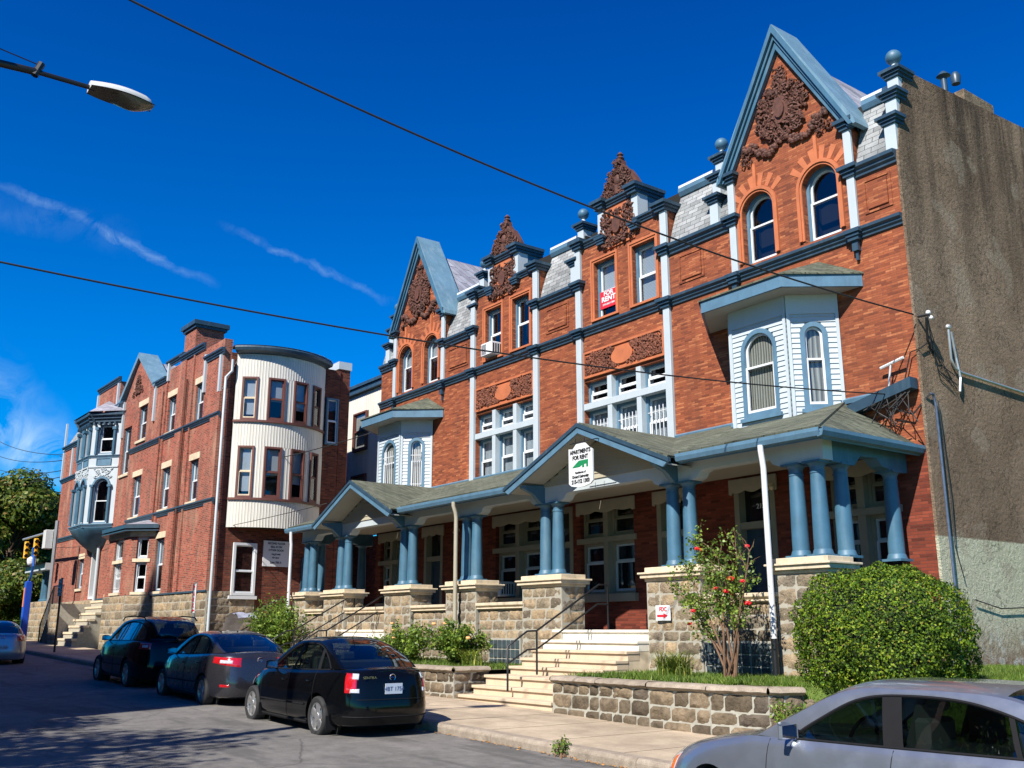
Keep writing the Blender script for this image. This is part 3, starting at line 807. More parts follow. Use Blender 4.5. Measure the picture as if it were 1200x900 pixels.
def ground_floor(u_w, door, tag_):
    return None
def porch_window(par, u0, u1, lab=None):
    """paired sashes with transoms under the porch"""
    fm = MB(); uc = (u0+u1)/2; z0, zt, z1 = 2.55, 3.95, 4.95
    fm.box(F0, uc-.09, uc+.09, -.2, .03, z0, z1); fm.box(F0, u0-.1, u1+.1, -.2, .05, zt-.07, zt+.07)
    fm.box(F0, u0-.1, u1+.1, -.2, .12, z0-.2, z0); 
    x = fm.build('window_mullions', m_taupe, par)
    for a, b in ((u0, uc-.09), (uc+.09, u1)):
        window(par, F0, a+.002, b-.002, z0, zt-.07, -.18, m_taupe, m_taupe if False else m_white, rail=.62, blind=None)
        window(par, F0, a+.002, b-.002, zt+.07, z1, -.18, m_taupe, m_taupe, rail=.5)
def door(par, u0, u1, number=None):
    f = MB(); frame_rect(f, F0, u0, u1, 1.66, 4.95, .14, -.2, .02); f.box(F0, u0+.14, u1-.14, -.2, 0, 3.85, 4.0)
    d = f.build('door_frame', m_taupe, par)
    q = MB(); a, b = u0+.14, u1-.14
    q.box(F0, a, b, -.26, -.2, 1.66, 3.85)
    for z0, z1 in ((1.8, 2.5), (2.6, 3.7)): frame_rect(q, F0, a+.1, b-.1, z0, z1, .05, -.2, -.18)
    l = q.build('door', m_navy, par)
    h = MB(); h.sphere(F0.p(a+.09, -.14, 2.62), .035, 6); h.tube([F0.p(a+.09, -.2, 2.62), F0.p(a+.09, -.15, 2.62)], .015, 6); h.build('door_knob', m_galv, l)
    g = MB(); g.quad(F0.p(a, -.2, 4.0), F0.p(b, -.2, 4.0), F0.p(b, -.2, 4.81), F0.p(a, -.2, 4.81)); g.build('transom_pane', m_glass, par)
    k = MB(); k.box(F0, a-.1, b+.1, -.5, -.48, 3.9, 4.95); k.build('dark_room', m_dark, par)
def text_obj(name, s, size, loc, rot, mat, par, ext=.004, align='CENTER', bold=0.0, sx=1.0):
    c = bpy.data.curves.new(name+'_curve', 'FONT'); c.body = s; c.size = size; c.extrude = ext; c.align_x = align; c.align_y = 'CENTER'; c.offset = bold
    t = bpy.data.objects.new('tmp', c); COL.objects.link(t)
    t.rotation_euler = rot
    t.scale = (sx, 1, 1)
    bpy.context.view_layer.update()
    dg = bpy.context.evaluated_depsgraph_get(); me = bpy.data.meshes.new_from_object(t.evaluated_get(dg))
    me.transform(Matrix.Translation(Vector(loc)-(ORG[par] if par else Vector((0, 0, 0))))@t.matrix_world)
    bpy.data.objects.remove(t); bpy.data.curves.remove(c)
    me.materials.clear(); me.materials.append(mat)
    o = bpy.data.objects.new(name, me); COL.objects.link(o); o.parent = par; ORG[o] = ORG[par]; return o
FACE = (math.pi/2, 0, 0)

belt_z = 9.62
def belts(par, u0, u1, skip=None):
    c = MB(); cornice(c, F0, u0, u1, belt_z+.03, .72); c.build('belt_course', m_navy, par)
def eaves(par, segs):
    c = MB()
    for a, b in segs: cornice(c, F0, a, b, 11.02, .85)
    c.build('eaves_cornice', m_navy, par)
H2 = (6.1, 8.34)
def gable_house(u0, u1, uc, seed, label, doorx, winx, mirror=0):
    h = root('row_house', (uc, FY, .2), label, 'house', 'gabled brick row houses at the ends of the terrace')
    hw = 1.72
    holes = [(uc-.92-.46, uc-.92+.46, 10.0, 11.35), (uc+.82-.46, uc+.82+.46, 10.0, 11.35), (doorx, doorx+1.15, 1.66, 4.95)]
    if winx: holes.append((*winx, 2.55, 4.95))
    bx = uc-.3
    house_shell(h, u0, u1, holes)
    gable_front(h, uc, hw, seed)
    cs = []
    if u0 < uc-hw-.05: cs.append((u0, uc-hw)); mansard(h, u0+.0, uc-hw-.05)
    if u1 > uc+hw+.05: cs.append((uc+hw, u1)); mansard(h, uc+hw+.05, u1)
    eaves(h, cs)
    belts(h, u0, u1)
    pilaster(h, uc-hw-.02, uc-hw+.17, 9.92, 12.2, .08, (12.2, 11.1)); pilaster(h, uc+hw-.17, uc+hw+.02, 9.92, 12.2, .08, (12.2, 11.1))
    b = MB()
    for u in (uc-hw+.07, uc+hw-.07): capblock(b, F0, u-.1, u+.1, 0, .14, 9.62, .24, .06); b.box(F0, u-.07, u+.07, 0, .12, 9.4, 9.62); b.box(F0, u-.03, u+.03, 0, .07, 9.2, 9.4)
    b.build('belt_bracket', m_navy, h)
    oriel_bay(h, bx-.95, bx+.6, 16.68, .72, 5.72, 8.62, 'three-sided oriel bay in pale lap siding with arched windows', seed == 2)
    if winx: porch_window(h, *winx)
    door(h, doorx, doorx+1.15)
    return h
def dorm_house(u0, u1, d0, d1, seed, label, doorx, winx, blinds, cb, bars):
    h = root('row_house', ((u0+u1)/2, FY, .2), label, 'house', 'brick row houses with square dormers mid terrace')
    wh = [(d0+.72, d0+1.6), (d1-1.35, d1-.47)]
    holes = [(w[0], w[1], 10.0, 11.35) for w in wh]+[(d0+.22, d1-.2, *H2), (doorx, doorx+1.15, 1.66, 4.95), (*winx, 2.55, 4.95)]
    house_shell(h, u0, u1, holes); dormer_front(h, d0, d1, seed, 'B' if seed == 5 else 'C', blinds)
    mansard(h, d1+.05, u1-.0); eaves(h, [(d1, u1)]); belts(h, u0, u1)
    for u in (d0-.02, d1-.2): pilaster(h, u, u+.22, 5.9, 12.3, .1, (11.08, 9.64))
    sunk_panel(h, d1+.35, u1-.3, 10.15, 10.92)
    terracotta_band(h, d0+.25, d1-.23, seed)
    cross_window(h, d0+.22, d1-.2, *H2, 'six-light window with pale mullions under carved panel', cb, bars)
    porch_window(h, *winx); door(h, doorx, doorx+1.15)
    return h
hA = gable_house(-15.35, -10.262, -13.0, 1, 'tall gabled brick house at the right end, against the bare stucco side wall', -15.1, (-12.6, -11.0))
sunk_panel(hA, -11.1, -10.45, 10.15, 10.92)
hD = gable_house(-31.95, -25.85, -29.25, 2, 'gabled brick house at the far left end of the long porch, nearest the gap', -28.6, (-31.6, -30.0))
sunk_panel(hD, -27.3, -26.1, 10.15, 10.92)
hB = dorm_house(-20.6, -15.352, -20.48, -16.85, 5, 'brick dormer house with red for-rent sign in its top window, right of the two', -17.6, (-20.95+.4, -18.45), ((m_blind, .75), (m_slat, 1.0)), (None, 1, m_slat, 1), True)
hC = dorm_house(-25.848, -20.602, -25.83, -22.3, 6, 'brick dormer house with an air conditioner in its top window, left of the two', -22.0+.0, (-24.5, -22.25), ((None, 1), (None, 1)), (m_blind, .7, m_slat, .95), False)
for par, u in ((hA, -10.36), (hA, -15.25), (hB, -20.66), (hC, -25.78)): firewall(par, u)
firewall(hD, -31.55); 
text_obj('house_number', '213', .16, (-14.5, FY+.17, 4.35), FACE, m_whiteP, hA)
# stucco side wall
m = MB()
pr = [(17.46, -.2), (17.46, 11.15), (17.6, 11.9), (17.8, 12.6), (18.0, 13.2), (18.3, 13.34), (31, 14.05), (31, -.2)]
fS = FR(-10.262, 0, 0, 1)   # u = y, outward = +x
m.prism(fS, pr, 0.0, .062); m.build('stucco_side_wall', m_stucco, hA)
m = MB(); m.prism(fS, [(17.6, 11.85), (17.8, 12.55), (18.0, 13.15), (18.3, 13.3), (31, 14.0), (31, 13.4), (17.6, 11.4)], -.3, -.002); m.build('side_parapet', m_brick3, hA)
# chimney + vents
c = MB(); c.wbox(-10.75, -10.265, 20.6, 21.9, 13.2, 13.82); ch = c.build('chimney', m_stonedk, hA)
c = MB(); c.lathe((-10.5, 20.2, 13.7), [(.07, 0), (.07, .35), (.16, .40), (.05, .52)], 12); c.lathe((-10.5, 20.75, 14.1), [(.1, 0), (.12, .2), (.06, .3)], 12); c.build('chimney_vent', m_navy, ch, smooth=40)

# ================================================================== PORCH
PY = 15.0
porch = root('porch', (-21.4, PY, .2), 'long blue-columned front porch running along all four brick row houses', 'porch')
FP = FR(0, 14.7)
def g(x): return -.02*(x+14)
fl = MB(); fl.wbox(-32.3, -10.75, 14.78, 17.17, 1.45, 1.65); fl.build('porch_floor', m_floor, porch)
st = MB(); mo = MB(); capm = MB()
segs = [(-13.6, -11.75), (-21.3, -19.35), (-24.55, -22.8), (-28.6, -26.15), (-31.5, -30.1)]
for a, b in segs:
    ashlar(st, mo, FP, a, b, g(a)+.0, 2.14, 0, .25)
    capm.sweep(FP, [(-.3, 2.14), (.05, 2.14), (.08, 2.17), (.05, 2.2), (.11, 2.24), (.11, 2.31), (-.3, 2.32)], a-.02, b+.02)
piers = [(-14.35, .75), (-18.62, .75), (-22.05, .72), (-25.35, .75), (-29.4, .72), (-32.0, .5), (-11.2, .58)]
for c_, w_ in piers:
    a, b = c_-w_, c_+w_
    ashlar(st, mo, FR(0, 14.62), a, b, g(c_), 2.62, 0, .26, .3, .6)
    ashlar(st, mo, FR(b, 14.62, 0, 1), 0, .7, g(c_), 2.62, 0, .26, .3, .6, bulge=.03)
    ashlar(st, mo, FR(a, 15.32, 0, -1), 0, .7, g(c_), 2.62, 0, .26, .3, .6, bulge=.03)
    mo.wbox(a+.02, b-.02, 14.66, 15.3, g(c_), 2.6)
    for e, z0, z1 in ((.02, 2.62, 2.68), (.09, 2.68, 2.76), (.13, 2.76, 2.80), (.02, 2.802, 2.9)):
        capm.wbox(a-e, b+e, 14.62-e, 15.32+e, z0, z1)
# right return of the porch
ashlar(st, mo, FR(-10.62, 15.32, 0, 1), 0, 2.1, -.1, 2.14, 0, .25)
capm.wbox(-10.95, -10.55, 15.32+.13, 17.2, 2.14, 2.3)
ashlar(st, mo, FR(-32.5, 17.3, 0, -1), 0, 2.0, .3, 2.14, 0, .25)
# glass block cellar windows set in the base
st.build('porch_stone_base', m_stoneblk, porch, smooth=60, recalc=False)
mo.build('mortar_backing', m_mortar2, porch); capm.build('stone_caps', m_cap, porch, bevel=.008)
def column(x, y, r=.155, z0=2.9, z1=4.62):
    p = [(r*1.25, 0), (r*1.25, .05), (r*1.15, .08), (r*1.08, .12), (r*1.0, .14)]
    n = 10
    for i in range(n+1): t = i/n; p.append((r*(1-.17*t**1.7), .14+(z1-z0-.36)*t))
    H = z1-z0
    p += [(r*.9, H-.22), (r*.9, H-.19), (r*.83, H-.18), (r*.83, H-.12), (r*.95, H-.08), (r*1.15, H-.05), (r*1.2, H-.045), (r*1.2, H)]
    m = MB(); m.lathe((x, y, z0), p, 24); m.wbox(x-r*1.3, x+r*1.3, y-r*1.3, y+r*1.3, z0-.0, z0+.045); m.wbox(x-r*1.25, x+r*1.25, y-r*1.25, y+r*1.25, z1-.04, z1)
    return m.build('column', m_blue, porch, smooth=35)
for c_ in (-14.35, -18.62, -22.05, -25.35, -29.4):
    for s in (-.235, .235): column(c_+s, 14.97)
column(-11.42, 14.97); column(-10.95, 14.97); column(-10.88, 15.55); column(-10.86, 17.1)
column(-31.75, 14.97); column(-32.2, 14.97); column(-32.25, 15.5); column(-32.25, 17.1)
# beam with scrolled brackets
bm_ = MB()
def arch_beam(f, u0, u1, d0, d1):
    bm_.prism(f, [(u0, 4.62), (u0+.12, 4.62), (u0+.22, 4.66), (u0+.3, 4.76), (u0+.42, 4.80), (u1-.42, 4.80), (u1-.3, 4.76), (u1-.22, 4.66), (u1-.12, 4.62), (u1, 4.62), (u1, 5.0), (u0, 5.0)], d0, d1)
FB = FR(0, 14.97)
xs = [-32.45, -32.0, -29.4, -25.35, -22.05, -18.62, -14.35, -11.2, -10.7]
for i in range(1, 7):
    a, b = xs[i]+.42, xs[i+1]-.42
    arch_beam(FB, a-.02, b+.02, -.14, .14)
    bm_.box(FB, xs[i]-.44, xs[i]+.44, -.141, .141, 4.62, 5.0)
bm_.box(FB, -11.64, -10.7, -.141, .141, 4.62, 5.0)
FR1 = FR(-10.88, 14.97, 0, 1)
bm_.build('porch_beam', m_soff if False else m_white, porch)
bm_ = MB(); bm_.prism(FR1, [(.12, 4.60), (.8, 4.60), (1.0, 4.78), (1.5, 4.80), (1.68, 4.66), (2.0, 4.60), (2.5, 4.60), (2.5, 5.0), (.12, 5.0)], -.1, .17)
FR2 = FR(-32.25, 14.97, 0, 1); bm_.prism(FR2, [(.12, 4.60), (.8, 4.60), (1.0, 4.78), (1.5, 4.80), (1.68, 4.66), (2.5, 4.60), (2.5, 5.0), (.12, 5.0)], -.17, .1)
bm_.build('side_beam', m_blue, porch)
# ceiling
c = MB(); c.wbox(-32.2, -10.9, 15.12, 17.17, 4.985, 5.01); c.build('porch_ceiling', m_cream, porch)
# scalloped boards above porch windows
sc = MB()
for a, b in ((-12.6, -11.0), (-20.55, -18.45), (-24.5, -22.25), (-31.6, -30.0), (-15.1, -13.95), (-17.6, -16.45), (-28.6, -27.45)):
    n = 28; pts = [(b+.1, 4.985), (a-.1, 4.985)]
    for i in range(n+1):
        t = i/n; pts.append((a-.1+(b-a+.2)*t, 4.72-.06*abs(math.sin(t*math.pi*3))-(.07 if t < .06 or t > .94 else 0)))
    sc.prism(F0, pts, .03, .07)
sc.build('scalloped_board', m_cream, porch)
# main shed roof (shingles) ; eave y=14.45 z=5.06, wall z=6.2
EV, EZ, WZ = 14.42, 5.10, 6.22
def roofz(y): return EZ+(WZ-EZ)*(y-EV)/(FY-EV)
gabs = [(-16.55, 2.72), (-27.45, 2.5)]; GPZ = 6.12
rf = MB(); th = .05
def rq(*pts):
    rf.quad(*pts)
XR, XL = -10.42, -32.75
# slope runs between cross gables
runs = [(XL+1.0, gabs[1][0]-gabs[1][1]), (gabs[1][0]+gabs[1][1], gabs[0][0]-gabs[0][1]), (gabs[0][0]+gabs[0][1], XR-1.6)]
def rpt(x, y): return (x, y, roofz(y))
def ladderroof(x0, x1, xt0, xt1):
    n = 6
    rf.grid([[ (x0+(xt0-x0)*i/n, EV+(FY-.01-EV)*i/n, roofz(EV+(FY-.01-EV)*i/n)) for i in range(n+1)], [(x1+(xt1-x1)*i/n, EV+(FY-.01-EV)*i/n, roofz(EV+(FY-.01-EV)*i/n)) for i in range(n+1)]])
ladderroof(runs[1][0], runs[1][1], runs[1][0], runs[1][1])
ladderroof(runs[2][0], XR, runs[2][0], XR-1.55)
ladderroof(XL, runs[0][1], XL+1.5, runs[0][1])
for gx, hw in gabs: ladderroof(gx-hw, gx+hw, gx-hw, gx+hw) if False else None
# area behind the cross gables
for gx, hw in gabs:
    yb = EV+.02
    # valley: gable slopes meet main slope
    for s in (1, -1):
        pts = [(gx, 14.08, GPZ), (gx+s*hw, 14.08, 4.98), (gx+s*hw, EV+.0, 5.0)]
        n = 8; A = []; B = []
        for i in range(n+1):
            t = i/n; x = gx+s*hw*(1-t); z = 5.0+(GPZ-5.0)*t
            yv = EV+(FY-.01-EV)*max(0, (z-EZ))/(WZ-EZ)
            A.append((x, 14.08, z)); B.append((x, max(yv, EV), z))
        rf.grid([A, B])
        # main slope beside the valley up to the wall
        C = [(x, FY-.01, WZ) for (x, y, z) in B]; rf.grid([B, C])
# hip at the right end and left end
hipR = [(XR, EV, EZ), (XR, FY-.01, EZ), (XR-1.55, FY-.01, WZ)]
rf.quad(*hipR); rf.quad((XL, EV, EZ), (XL+1.5, FY-.01, WZ), (XL, FY-.01, EZ))
o = rf.build('porch_roof', m_shing, porch, recalc=False)
sol = o.modifiers.new('thickness', 'SOLIDIFY'); sol.thickness = .05; sol.offset = -1
# soffit, fascia, gutters
sf = MB()
for a, b in ((XL+.05, gabs[1][0]-gabs[1][1]-.02), (gabs[1][0]+gabs[1][1]+.02, gabs[0][0]-gabs[0][1]-.02), (gabs[0][0]+gabs[0][1]+.02, XR-.05)): sf.wbox(a, b, EV+.03, 14.83, 4.99, 5.02)
sf.wbox(-10.71, XR-.05, 14.83, 17.45, 4.99, 5.02); sf.wbox(XL+.05, -32.45, 14.83, 17.45, 4.99, 5.02)
sf.build('porch_soffit', m_soff, porch)
gt = MB(); FG = FR(0, EV)
gp = [(0, 4.92), (.10, 4.94), (.13, 5.02), (.13, 5.085), (.11, 5.085), (.105, 5.03), (.02, 4.96), (0, 4.98)]
for a, b in ((XL-.05, gabs[1][0]-gabs[1][1]), (gabs[1][0]+gabs[1][1], gabs[0][0]-gabs[0][1]), (gabs[0][0]+gabs[0][1], XR+.05)):
    gt.sweep(FG, gp, a, b); gt.box(FG, a, b, -.03, -.001, 4.90, 5.075)
FGR = FR(XR, 0, 0, 1); gt.sweep(FGR, gp, EV-.1, 17.5); gt.box(FGR, EV, 17.5, -.03, -.001, 4.90, 5.07)
gt.build('porch_gutter', m_bluet if False else m_bluet, porch)
fz = MB(); fz.sweep(F0, [(0, 6.24), (.06, 6.22), (.08, 6.32), (0, 6.36)], -31.9, -29.95-.1); 
for a, b in ((-28.3, -15.0), (-12.2, -10.9)): fz.sweep(F0, [(0, 6.22), (.06, 6.20), (.08, 6.28), (0, 6.33)], a, b)
fz.build('roof_flashing', m_bluet, porch)
# cross gables: rakes, tympanum
for gx, hw in gabs:
    tp = MB(); FT = FR(0, 14.83)
    sl = (GPZ-5.0)/hw
    def zt_(u, dz=0): return GPZ-.09-abs(u-gx)*sl-dz
    lapz = 4.99
    z = 5.0
    while z < GPZ-.3:
        w0 = (GPZ-.09-z)/sl; w1 = max(.02, (GPZ-.09-(z+.12))/sl)
        w = min(w0, hw-.45)
        tp.sweep(FT, [(-.02, z), (.03, z), (.008, z+.12), (-.02, z+.12)], gx-min(w1, hw-.42), gx+min(w1, hw-.42)); z += .12
    tp.prism(FT, [(gx-hw+.3, 4.99), (gx+hw-.3, 4.99), (gx, GPZ-.15)], -.1, -.02)
    t = tp.build('porch_gable', m_cream, porch)
    sfm = MB(); fa = MB(); fo = MB()
    for s in (1, -1):
        f = FR(0, 14.08)
        sfm.prism(f, [(gx, GPZ-.11), (gx+s*(hw-.02), 4.88), (gx+s*(hw-.02), 4.86), (gx, GPZ-.14)], -.73, -.03)
        fa.prism(f, [(gx, GPZ-.06), (gx+s*(hw+.05), 4.92), (gx+s*(hw-.10), 4.82), (gx, GPZ-.20)], -.02, .03)
        fo.prism(f, [(gx, GPZ+.03), (gx+s*(hw+.08), 4.98), (gx+s*(hw+.08), 4.90), (gx, GPZ-.06)], -.02, .06)
    sfm.build('gable_soffit', m_soff, t); fa.build('gable_rake', m_bluet, t); fo.build('gable_drip_edge', m_navy, t)
    br = MB()
    for s in (1, -1):
        for k in range(1):
            u = gx+s*(hw-.5)
            br.prism(FR(u, 14.83, 0, -1), [(0, 4.6), (0, 5.05), (.7, 5.0), (.66, 4.93), (.35, 4.82), (.12, 4.62)], -.06, .06)
    br.build('gable_bracket', m_blue, t)
# downspouts
def downspout(x, y, z0, mat, dark=None, top=4.95):
    m = MB(); m.tube([(x-.0, 14.33, top), (x, 14.33, top-.1), (x+.0, y-.02, top-.28), (x, y, top-.42), (x, y, z0+(.75 if dark else 0))], .055, 10)
    d = m.build('downspout', mat, porch, smooth=50)
    if dark:
        m = MB(); m.tube([(x, y, z0+.75), (x, y, z0)], .062, 10); m.build('downspout_base', dark, d, smooth=50)
downspout(-11.68, 14.38, .75, m_whiteP, m_iron)
downspout(-22.0, 14.42, .7, m_cream); downspout(-32.3, 14.36, 1.4, m_whiteP)
# glass blocks
m_gblk = M_plain('glass_block', (.05, .07, .08), .12, .5, 3, .2, spec=.8)
gb = MB(); gl = MB()
for (x0, x1, z0, z1) in ((-13.55, -12.0, .78, 1.42), (-20.75, -19.5, .75, 1.42)):
    n = 7; w = (x1-x0)/n; mz = 3; hh = (z1-z0)/mz
    gl.box(FP, x0-.03, x1+.03, .0, .055, z0-.03, z1+.03)
    for i in range(n):
        for j in range(mz): gb.box(FP, x0+i*w+.012, x0+(i+1)*w-.012, .05, .075, z0+j*hh+.012, z0+(j+1)*hh-.012)
gb.build('glass_blocks', m_gblk, porch, bevel=.01); gl.build('glass_block_mortar', m_mortar, porch)
# ================================================================== STEPS
def flight(x0, x1, noses, label, zb, wide=0):
    r = root('porch_steps', ((x0+x1)/2, noses[-1][0], zb), label, 'steps', 'stone steps up to the porch')
    up = MB(); lo = MB()
    for i, (y, z) in enumerate(noses):
        zn = noses[i+1][1] if i+1 < len(noses) else zb-.2
        m = up if i < 2 else lo
        yb = 14.8 if i == 0 else noses[i-1][0]+.05
        m.wbox(x0, x1, y+.03, yb+.0, zn-.01 if i+1 < len(noses) else zn, z-.06)
        m.wbox(x0-.012, x1+.012, y-.015, yb-.015, z-.058, z)
        if i and i+1 < len(noses): pass
        # solid under
    up.build('white_treads', m_stepw, r, bevel=.006); lo.build('stone_treads', m_step, r, bevel=.006)
    ck = MB(); prev = 14.8
    poly = [(14.8, zb-.2)]+[]
    pts = [(14.79, zb-.2), (14.79, noses[0][1]-.07)]
    for i, (y, z) in enumerate(noses[:6]):
        pts.append((y+.05, z-.07)); nz = noses[i+1][1]-.07; pts.append((y+.05, nz))
    pts[-1] = (pts[-1][0], zb-.2)
    ck.prism(FR(x1-.02, 0, 0, 1), pts, -.02, .015); ck.prism(FR(x0, 0, 0, 1), pts, -.015, .02)
    ck.build('rendered_side', m_cap, r)
    return r
NS = [(14.62, 1.65), (14.3, 1.43), (14.0, 1.23), (13.7, 1.05), (13.38, .88), (12.72, .71), (12.4, .51), (12.05, .33)]
sA = flight(-18.2, -15.08, NS, 'cream stone steps with black iron handrail, right behind the black sedan', .16)
NS2 = [(y, z if z > 1.4 else z+.12+(1.6-z)*.02) for y, z in NS]
sB = flight(-29.1, -26.1, [(a, b) for a, b in NS2], 'pale stone steps below the farther porch gable, half hidden by cars', .4)
def handrail(par, x):
    m = MB()
    m.tube([(x, 12.25, .45), (x, 12.25, 1.32), (x, 12.75, 1.62), (x, 13.0, 1.63), (x, 14.75, 2.62), (x, 15.0, 2.62), (x, 15.0, 1.65)], .022, 8)
    m.tube([(x, 12.25, .98), (x, 12.75, 1.25), (x, 13.0, 1.26), (x, 14.7, 2.2), (x, 15.0, 2.2)], .02, 8)
    m.tube([(x, 13.0, .75), (x, 13.0, 1.63)], .022, 8)
    return m
hr = handrail(None, -16.72).build('handrail', m_iron, sA, smooth=50)
hr = handrail(None, -28.7).build('handrail', m_iron, sB, smooth=50)
hr = handrail(None, -26.5).build('handrail', m_iron, sB, smooth=50)
# ================================================================== LEFT BLOCK (two weathered red houses)
TH = R(1.5); LO = Vector((-39.3, 14.0, 0)); RZ = Matrix.Rotation(TH, 4, 'Z')
def lroot(name, loc, label, cat, group=None):
    return root(name, loc, label, cat, group, rot=TH, world=LO+RZ@Vector(loc))
def lw(x, y, z): return LO+RZ@Vector((x, y, z))
FL_ = FR(0, 0)
LR = lroot('row_house', (-7, 0, .6), 'weathered red brick house with steep blue-edged gable and curved cream side bay', 'house', 'weathered red houses beyond the gap')
LL = lroot('row_house', (-19, 0, .8), 'far corner house with ornate pale two-storey oriel above its entrance', 'house', 'weathered red houses beyond the gap')
def lhole(a, b, z0, z1): return (-b, -a, z0, z1)
wr = [lhole(2.0, 3.0, 10.45, 12.15), lhole(5.45, 6.5, 10.5, 12.2), lhole(9.5, 10.75, 10.75, 12.5), lhole(11.75, 13.0, 9.3, 11.75),
      lhole(2.0, 3.0, 6.95, 8.75), lhole(5.45, 6.55, 6.95, 8.85), lhole(9.5, 10.75, 6.95, 8.95), lhole(5.45, 6.55, 3.3, 5.65)]
wlh = [lhole(20.2, 21.2, 7.2, 9.2), lhole(18.0, 19.0, 3.8, 5.4), lhole(15.5, 16.5, 3.3, 5.9), lhole(20.5, 21.4, 10.5, 12.2)]
m = MB()
for a, b, t in ((0, 6.85, 13.6), (6.85, 8.3, 13.05), (8.3, 15.0, 13.05)): wallgrid(m, FL_, -b, -a, 3.15, t, wr, -.35, 0)
m.prism(FL_, [(-13.3, 13.05), (-8.3, 13.05), (-11.2, 15.2)], -.35, 0)
# projecting chimney breast and corner piers
for a, b, z1 in ((0, .9, 11.3), (3.3, 3.42, 13.6), (4.35, 5.1, 13.6), (6.7, 7.0, 12.9)): wallgrid(m, FL_, -b, -a, 3.15, z1, [], 0.001, .07)
m.build('wall', m_brick2, LR)
m = MB(); m.box(FR(0, 0, 0, 1), 0.002, 5.5, -.35, -.002, .8, 13.05); m.build('side_wall', m_brick3, LR)
m = MB(); m.box(FL_, -15, -.36, -5.5, -5.2, 0, 13.0); m.box(FL_, -15, -.36, -5.2, -.9, 12.9, 13.05); m.box(FL_, -15, -14.8, -5.2, -.36, 0, 12.9); m.box(FL_, -15+.2, -.36, -5.2, -.36, .2, .4); m.build('rear_wall_and_roof', m_dark, LR)
m = MB(); wallgrid(m, FL_, -24.6, -15.0, 3.15, 12.2, wlh, -.35, 0); m.box(FL_, -18.2, -14.4, -.35, 0.002, 12.2, 14.6)
m.build('wall', m_brick2, LL)
m = MB(); m.box(FL_, -24.6, -15.01, -12, -11.7, 0, 12.0); m.box(FL_, -24.6, -24.3, -11.7, -.36, 0, 12.0); m.box(FL_, -24.6, -15.01, -11.7, -.36, 11.9, 12.1); m.build('rear_wall_and_roof', m_dark, LL)
def lwindow(par, hh, blind=None, bf=1.0, lint=True, **k):
    w = window(par, FL_, hh[0]+.002, hh[1]-.002, hh[2]+.002, hh[3]-.002, -.16, m_bluet, m_whiteP, blind=blind, bfrac=bf, **k)
    s = MB(); s.box(FL_, hh[0]-.1, hh[1]+.1, 0, .08, hh[2]-.14, hh[2]-.002); s.build('window_sill', m_cap, w, bevel=.01)
    if lint: s = MB(); s.box(FL_, hh[0]-.12, hh[1]+.12, 0, .02, hh[3]+.002, hh[3]+.28); s.build('lintel', m_cap, w)
bl = [None, m_blind, None, None, m_blind, m_blind, m_curt, m_slat]
for i, hh in enumerate(wr): lwindow(LR, hh, bl[i], .5, i != 3)
for i, hh in enumerate(wlh):
    if i != 2: lwindow(LL, hh, None, 1)
# belts
def lcorn(par, name, mat, items, sc=.8):
    c = MB()
    for a, b, z, d in items: cornice(c, FL_, -b, -a, z, sc, d)
    return c.build(name, mat, par)
lcorn(LR, 'belt_course', m_navy, [(-.1, 11.1, 6.62, 0), (-.05, 11.6, 10.2, 0)], .7)
lcorn(LR, 'parapet_cornice', m_navy, [(2.1, 5.0, 13.6, 0.02), (4.7, 6.95, 13.75, -.02), (-.1, 2.0, 12.9, 0), (6.9, 8.6, 13.05, 0), (13.2, 15, 13.0, 0)], .85)
lcorn(LL, 'belt_course', m_navy, [(18.1, 24.7, 6.62, 0), (18.1, 24.7, 10.2, 0)], .7)
lcorn(LL, 'parapet_cornice', m_navy, [(14.3, 18.3, 14.55, 0), (18.3, 19.4, 13.4, 0), (18.3, 24.8, 12.15, 0)], .85)
# chimney
m = MB(); m.box(FL_, -4.95, -3.55, -1.3, .004, 13.1, 15.1); c = m.build('chimney', m_brick2, LR)
m = MB(); m.box(FL_, -5.05, -3.45, -1.4, .09, 14.95, 15.08); m.box(FL_, -5.13, -3.37, -1.48, .17, 15.08, 15.28); m.build('chimney_cap', m_navy, c)
# mansard slates near the corner + far end
m = MB()
for a, b in ((-.05, 2.0), (6.9, 8.4)): m.quad((-b, .02, 11.4), (-a, .02, 11.4), (-a, .75, 13.1), (-b, .75, 13.1))
m.build('mansard_roof', m_slate, LR)
m = MB()
m.quad((-24.6, .02, 12.4), (-18.4, .02, 12.4), (-18.4, .8, 14.0), (-24.2, .8, 14.0)); m.quad((-24.6, .02, 12.4), (-24.2, .8, 14.0), (-24.2, 8, 14.0), (-24.6, 8, 12.4))
m.build('mansard_roof', m_slate, LL)
m = MB()
for a, z0, z1 in ((6.6, 13.05, 13.9), (1.85, 11.6, 13.3), (8.3, 11.4, 13.2), (.1, 11.3, 12.9), (12.95+.2, 11.3, 13.2)): m.box(FL_, -a-.16, -a+.02, 0, .1, z0, z1)
m.build('pilaster', m_white, LR)
m = MB()
for a, z0, z1 in ((18.2, 13.3, 14.5), (14.5, 13.3, 14.5), (20.0, 12.2, 13.4), (22.5, 10.4, 12.1), (24.5, 10.4, 12.1), (24.5, 12.2, 13.9)): m.box(FL_, -a-.16, -a+.02, 0, .1, z0, z1)
m.build('pilaster', m_white, LL)
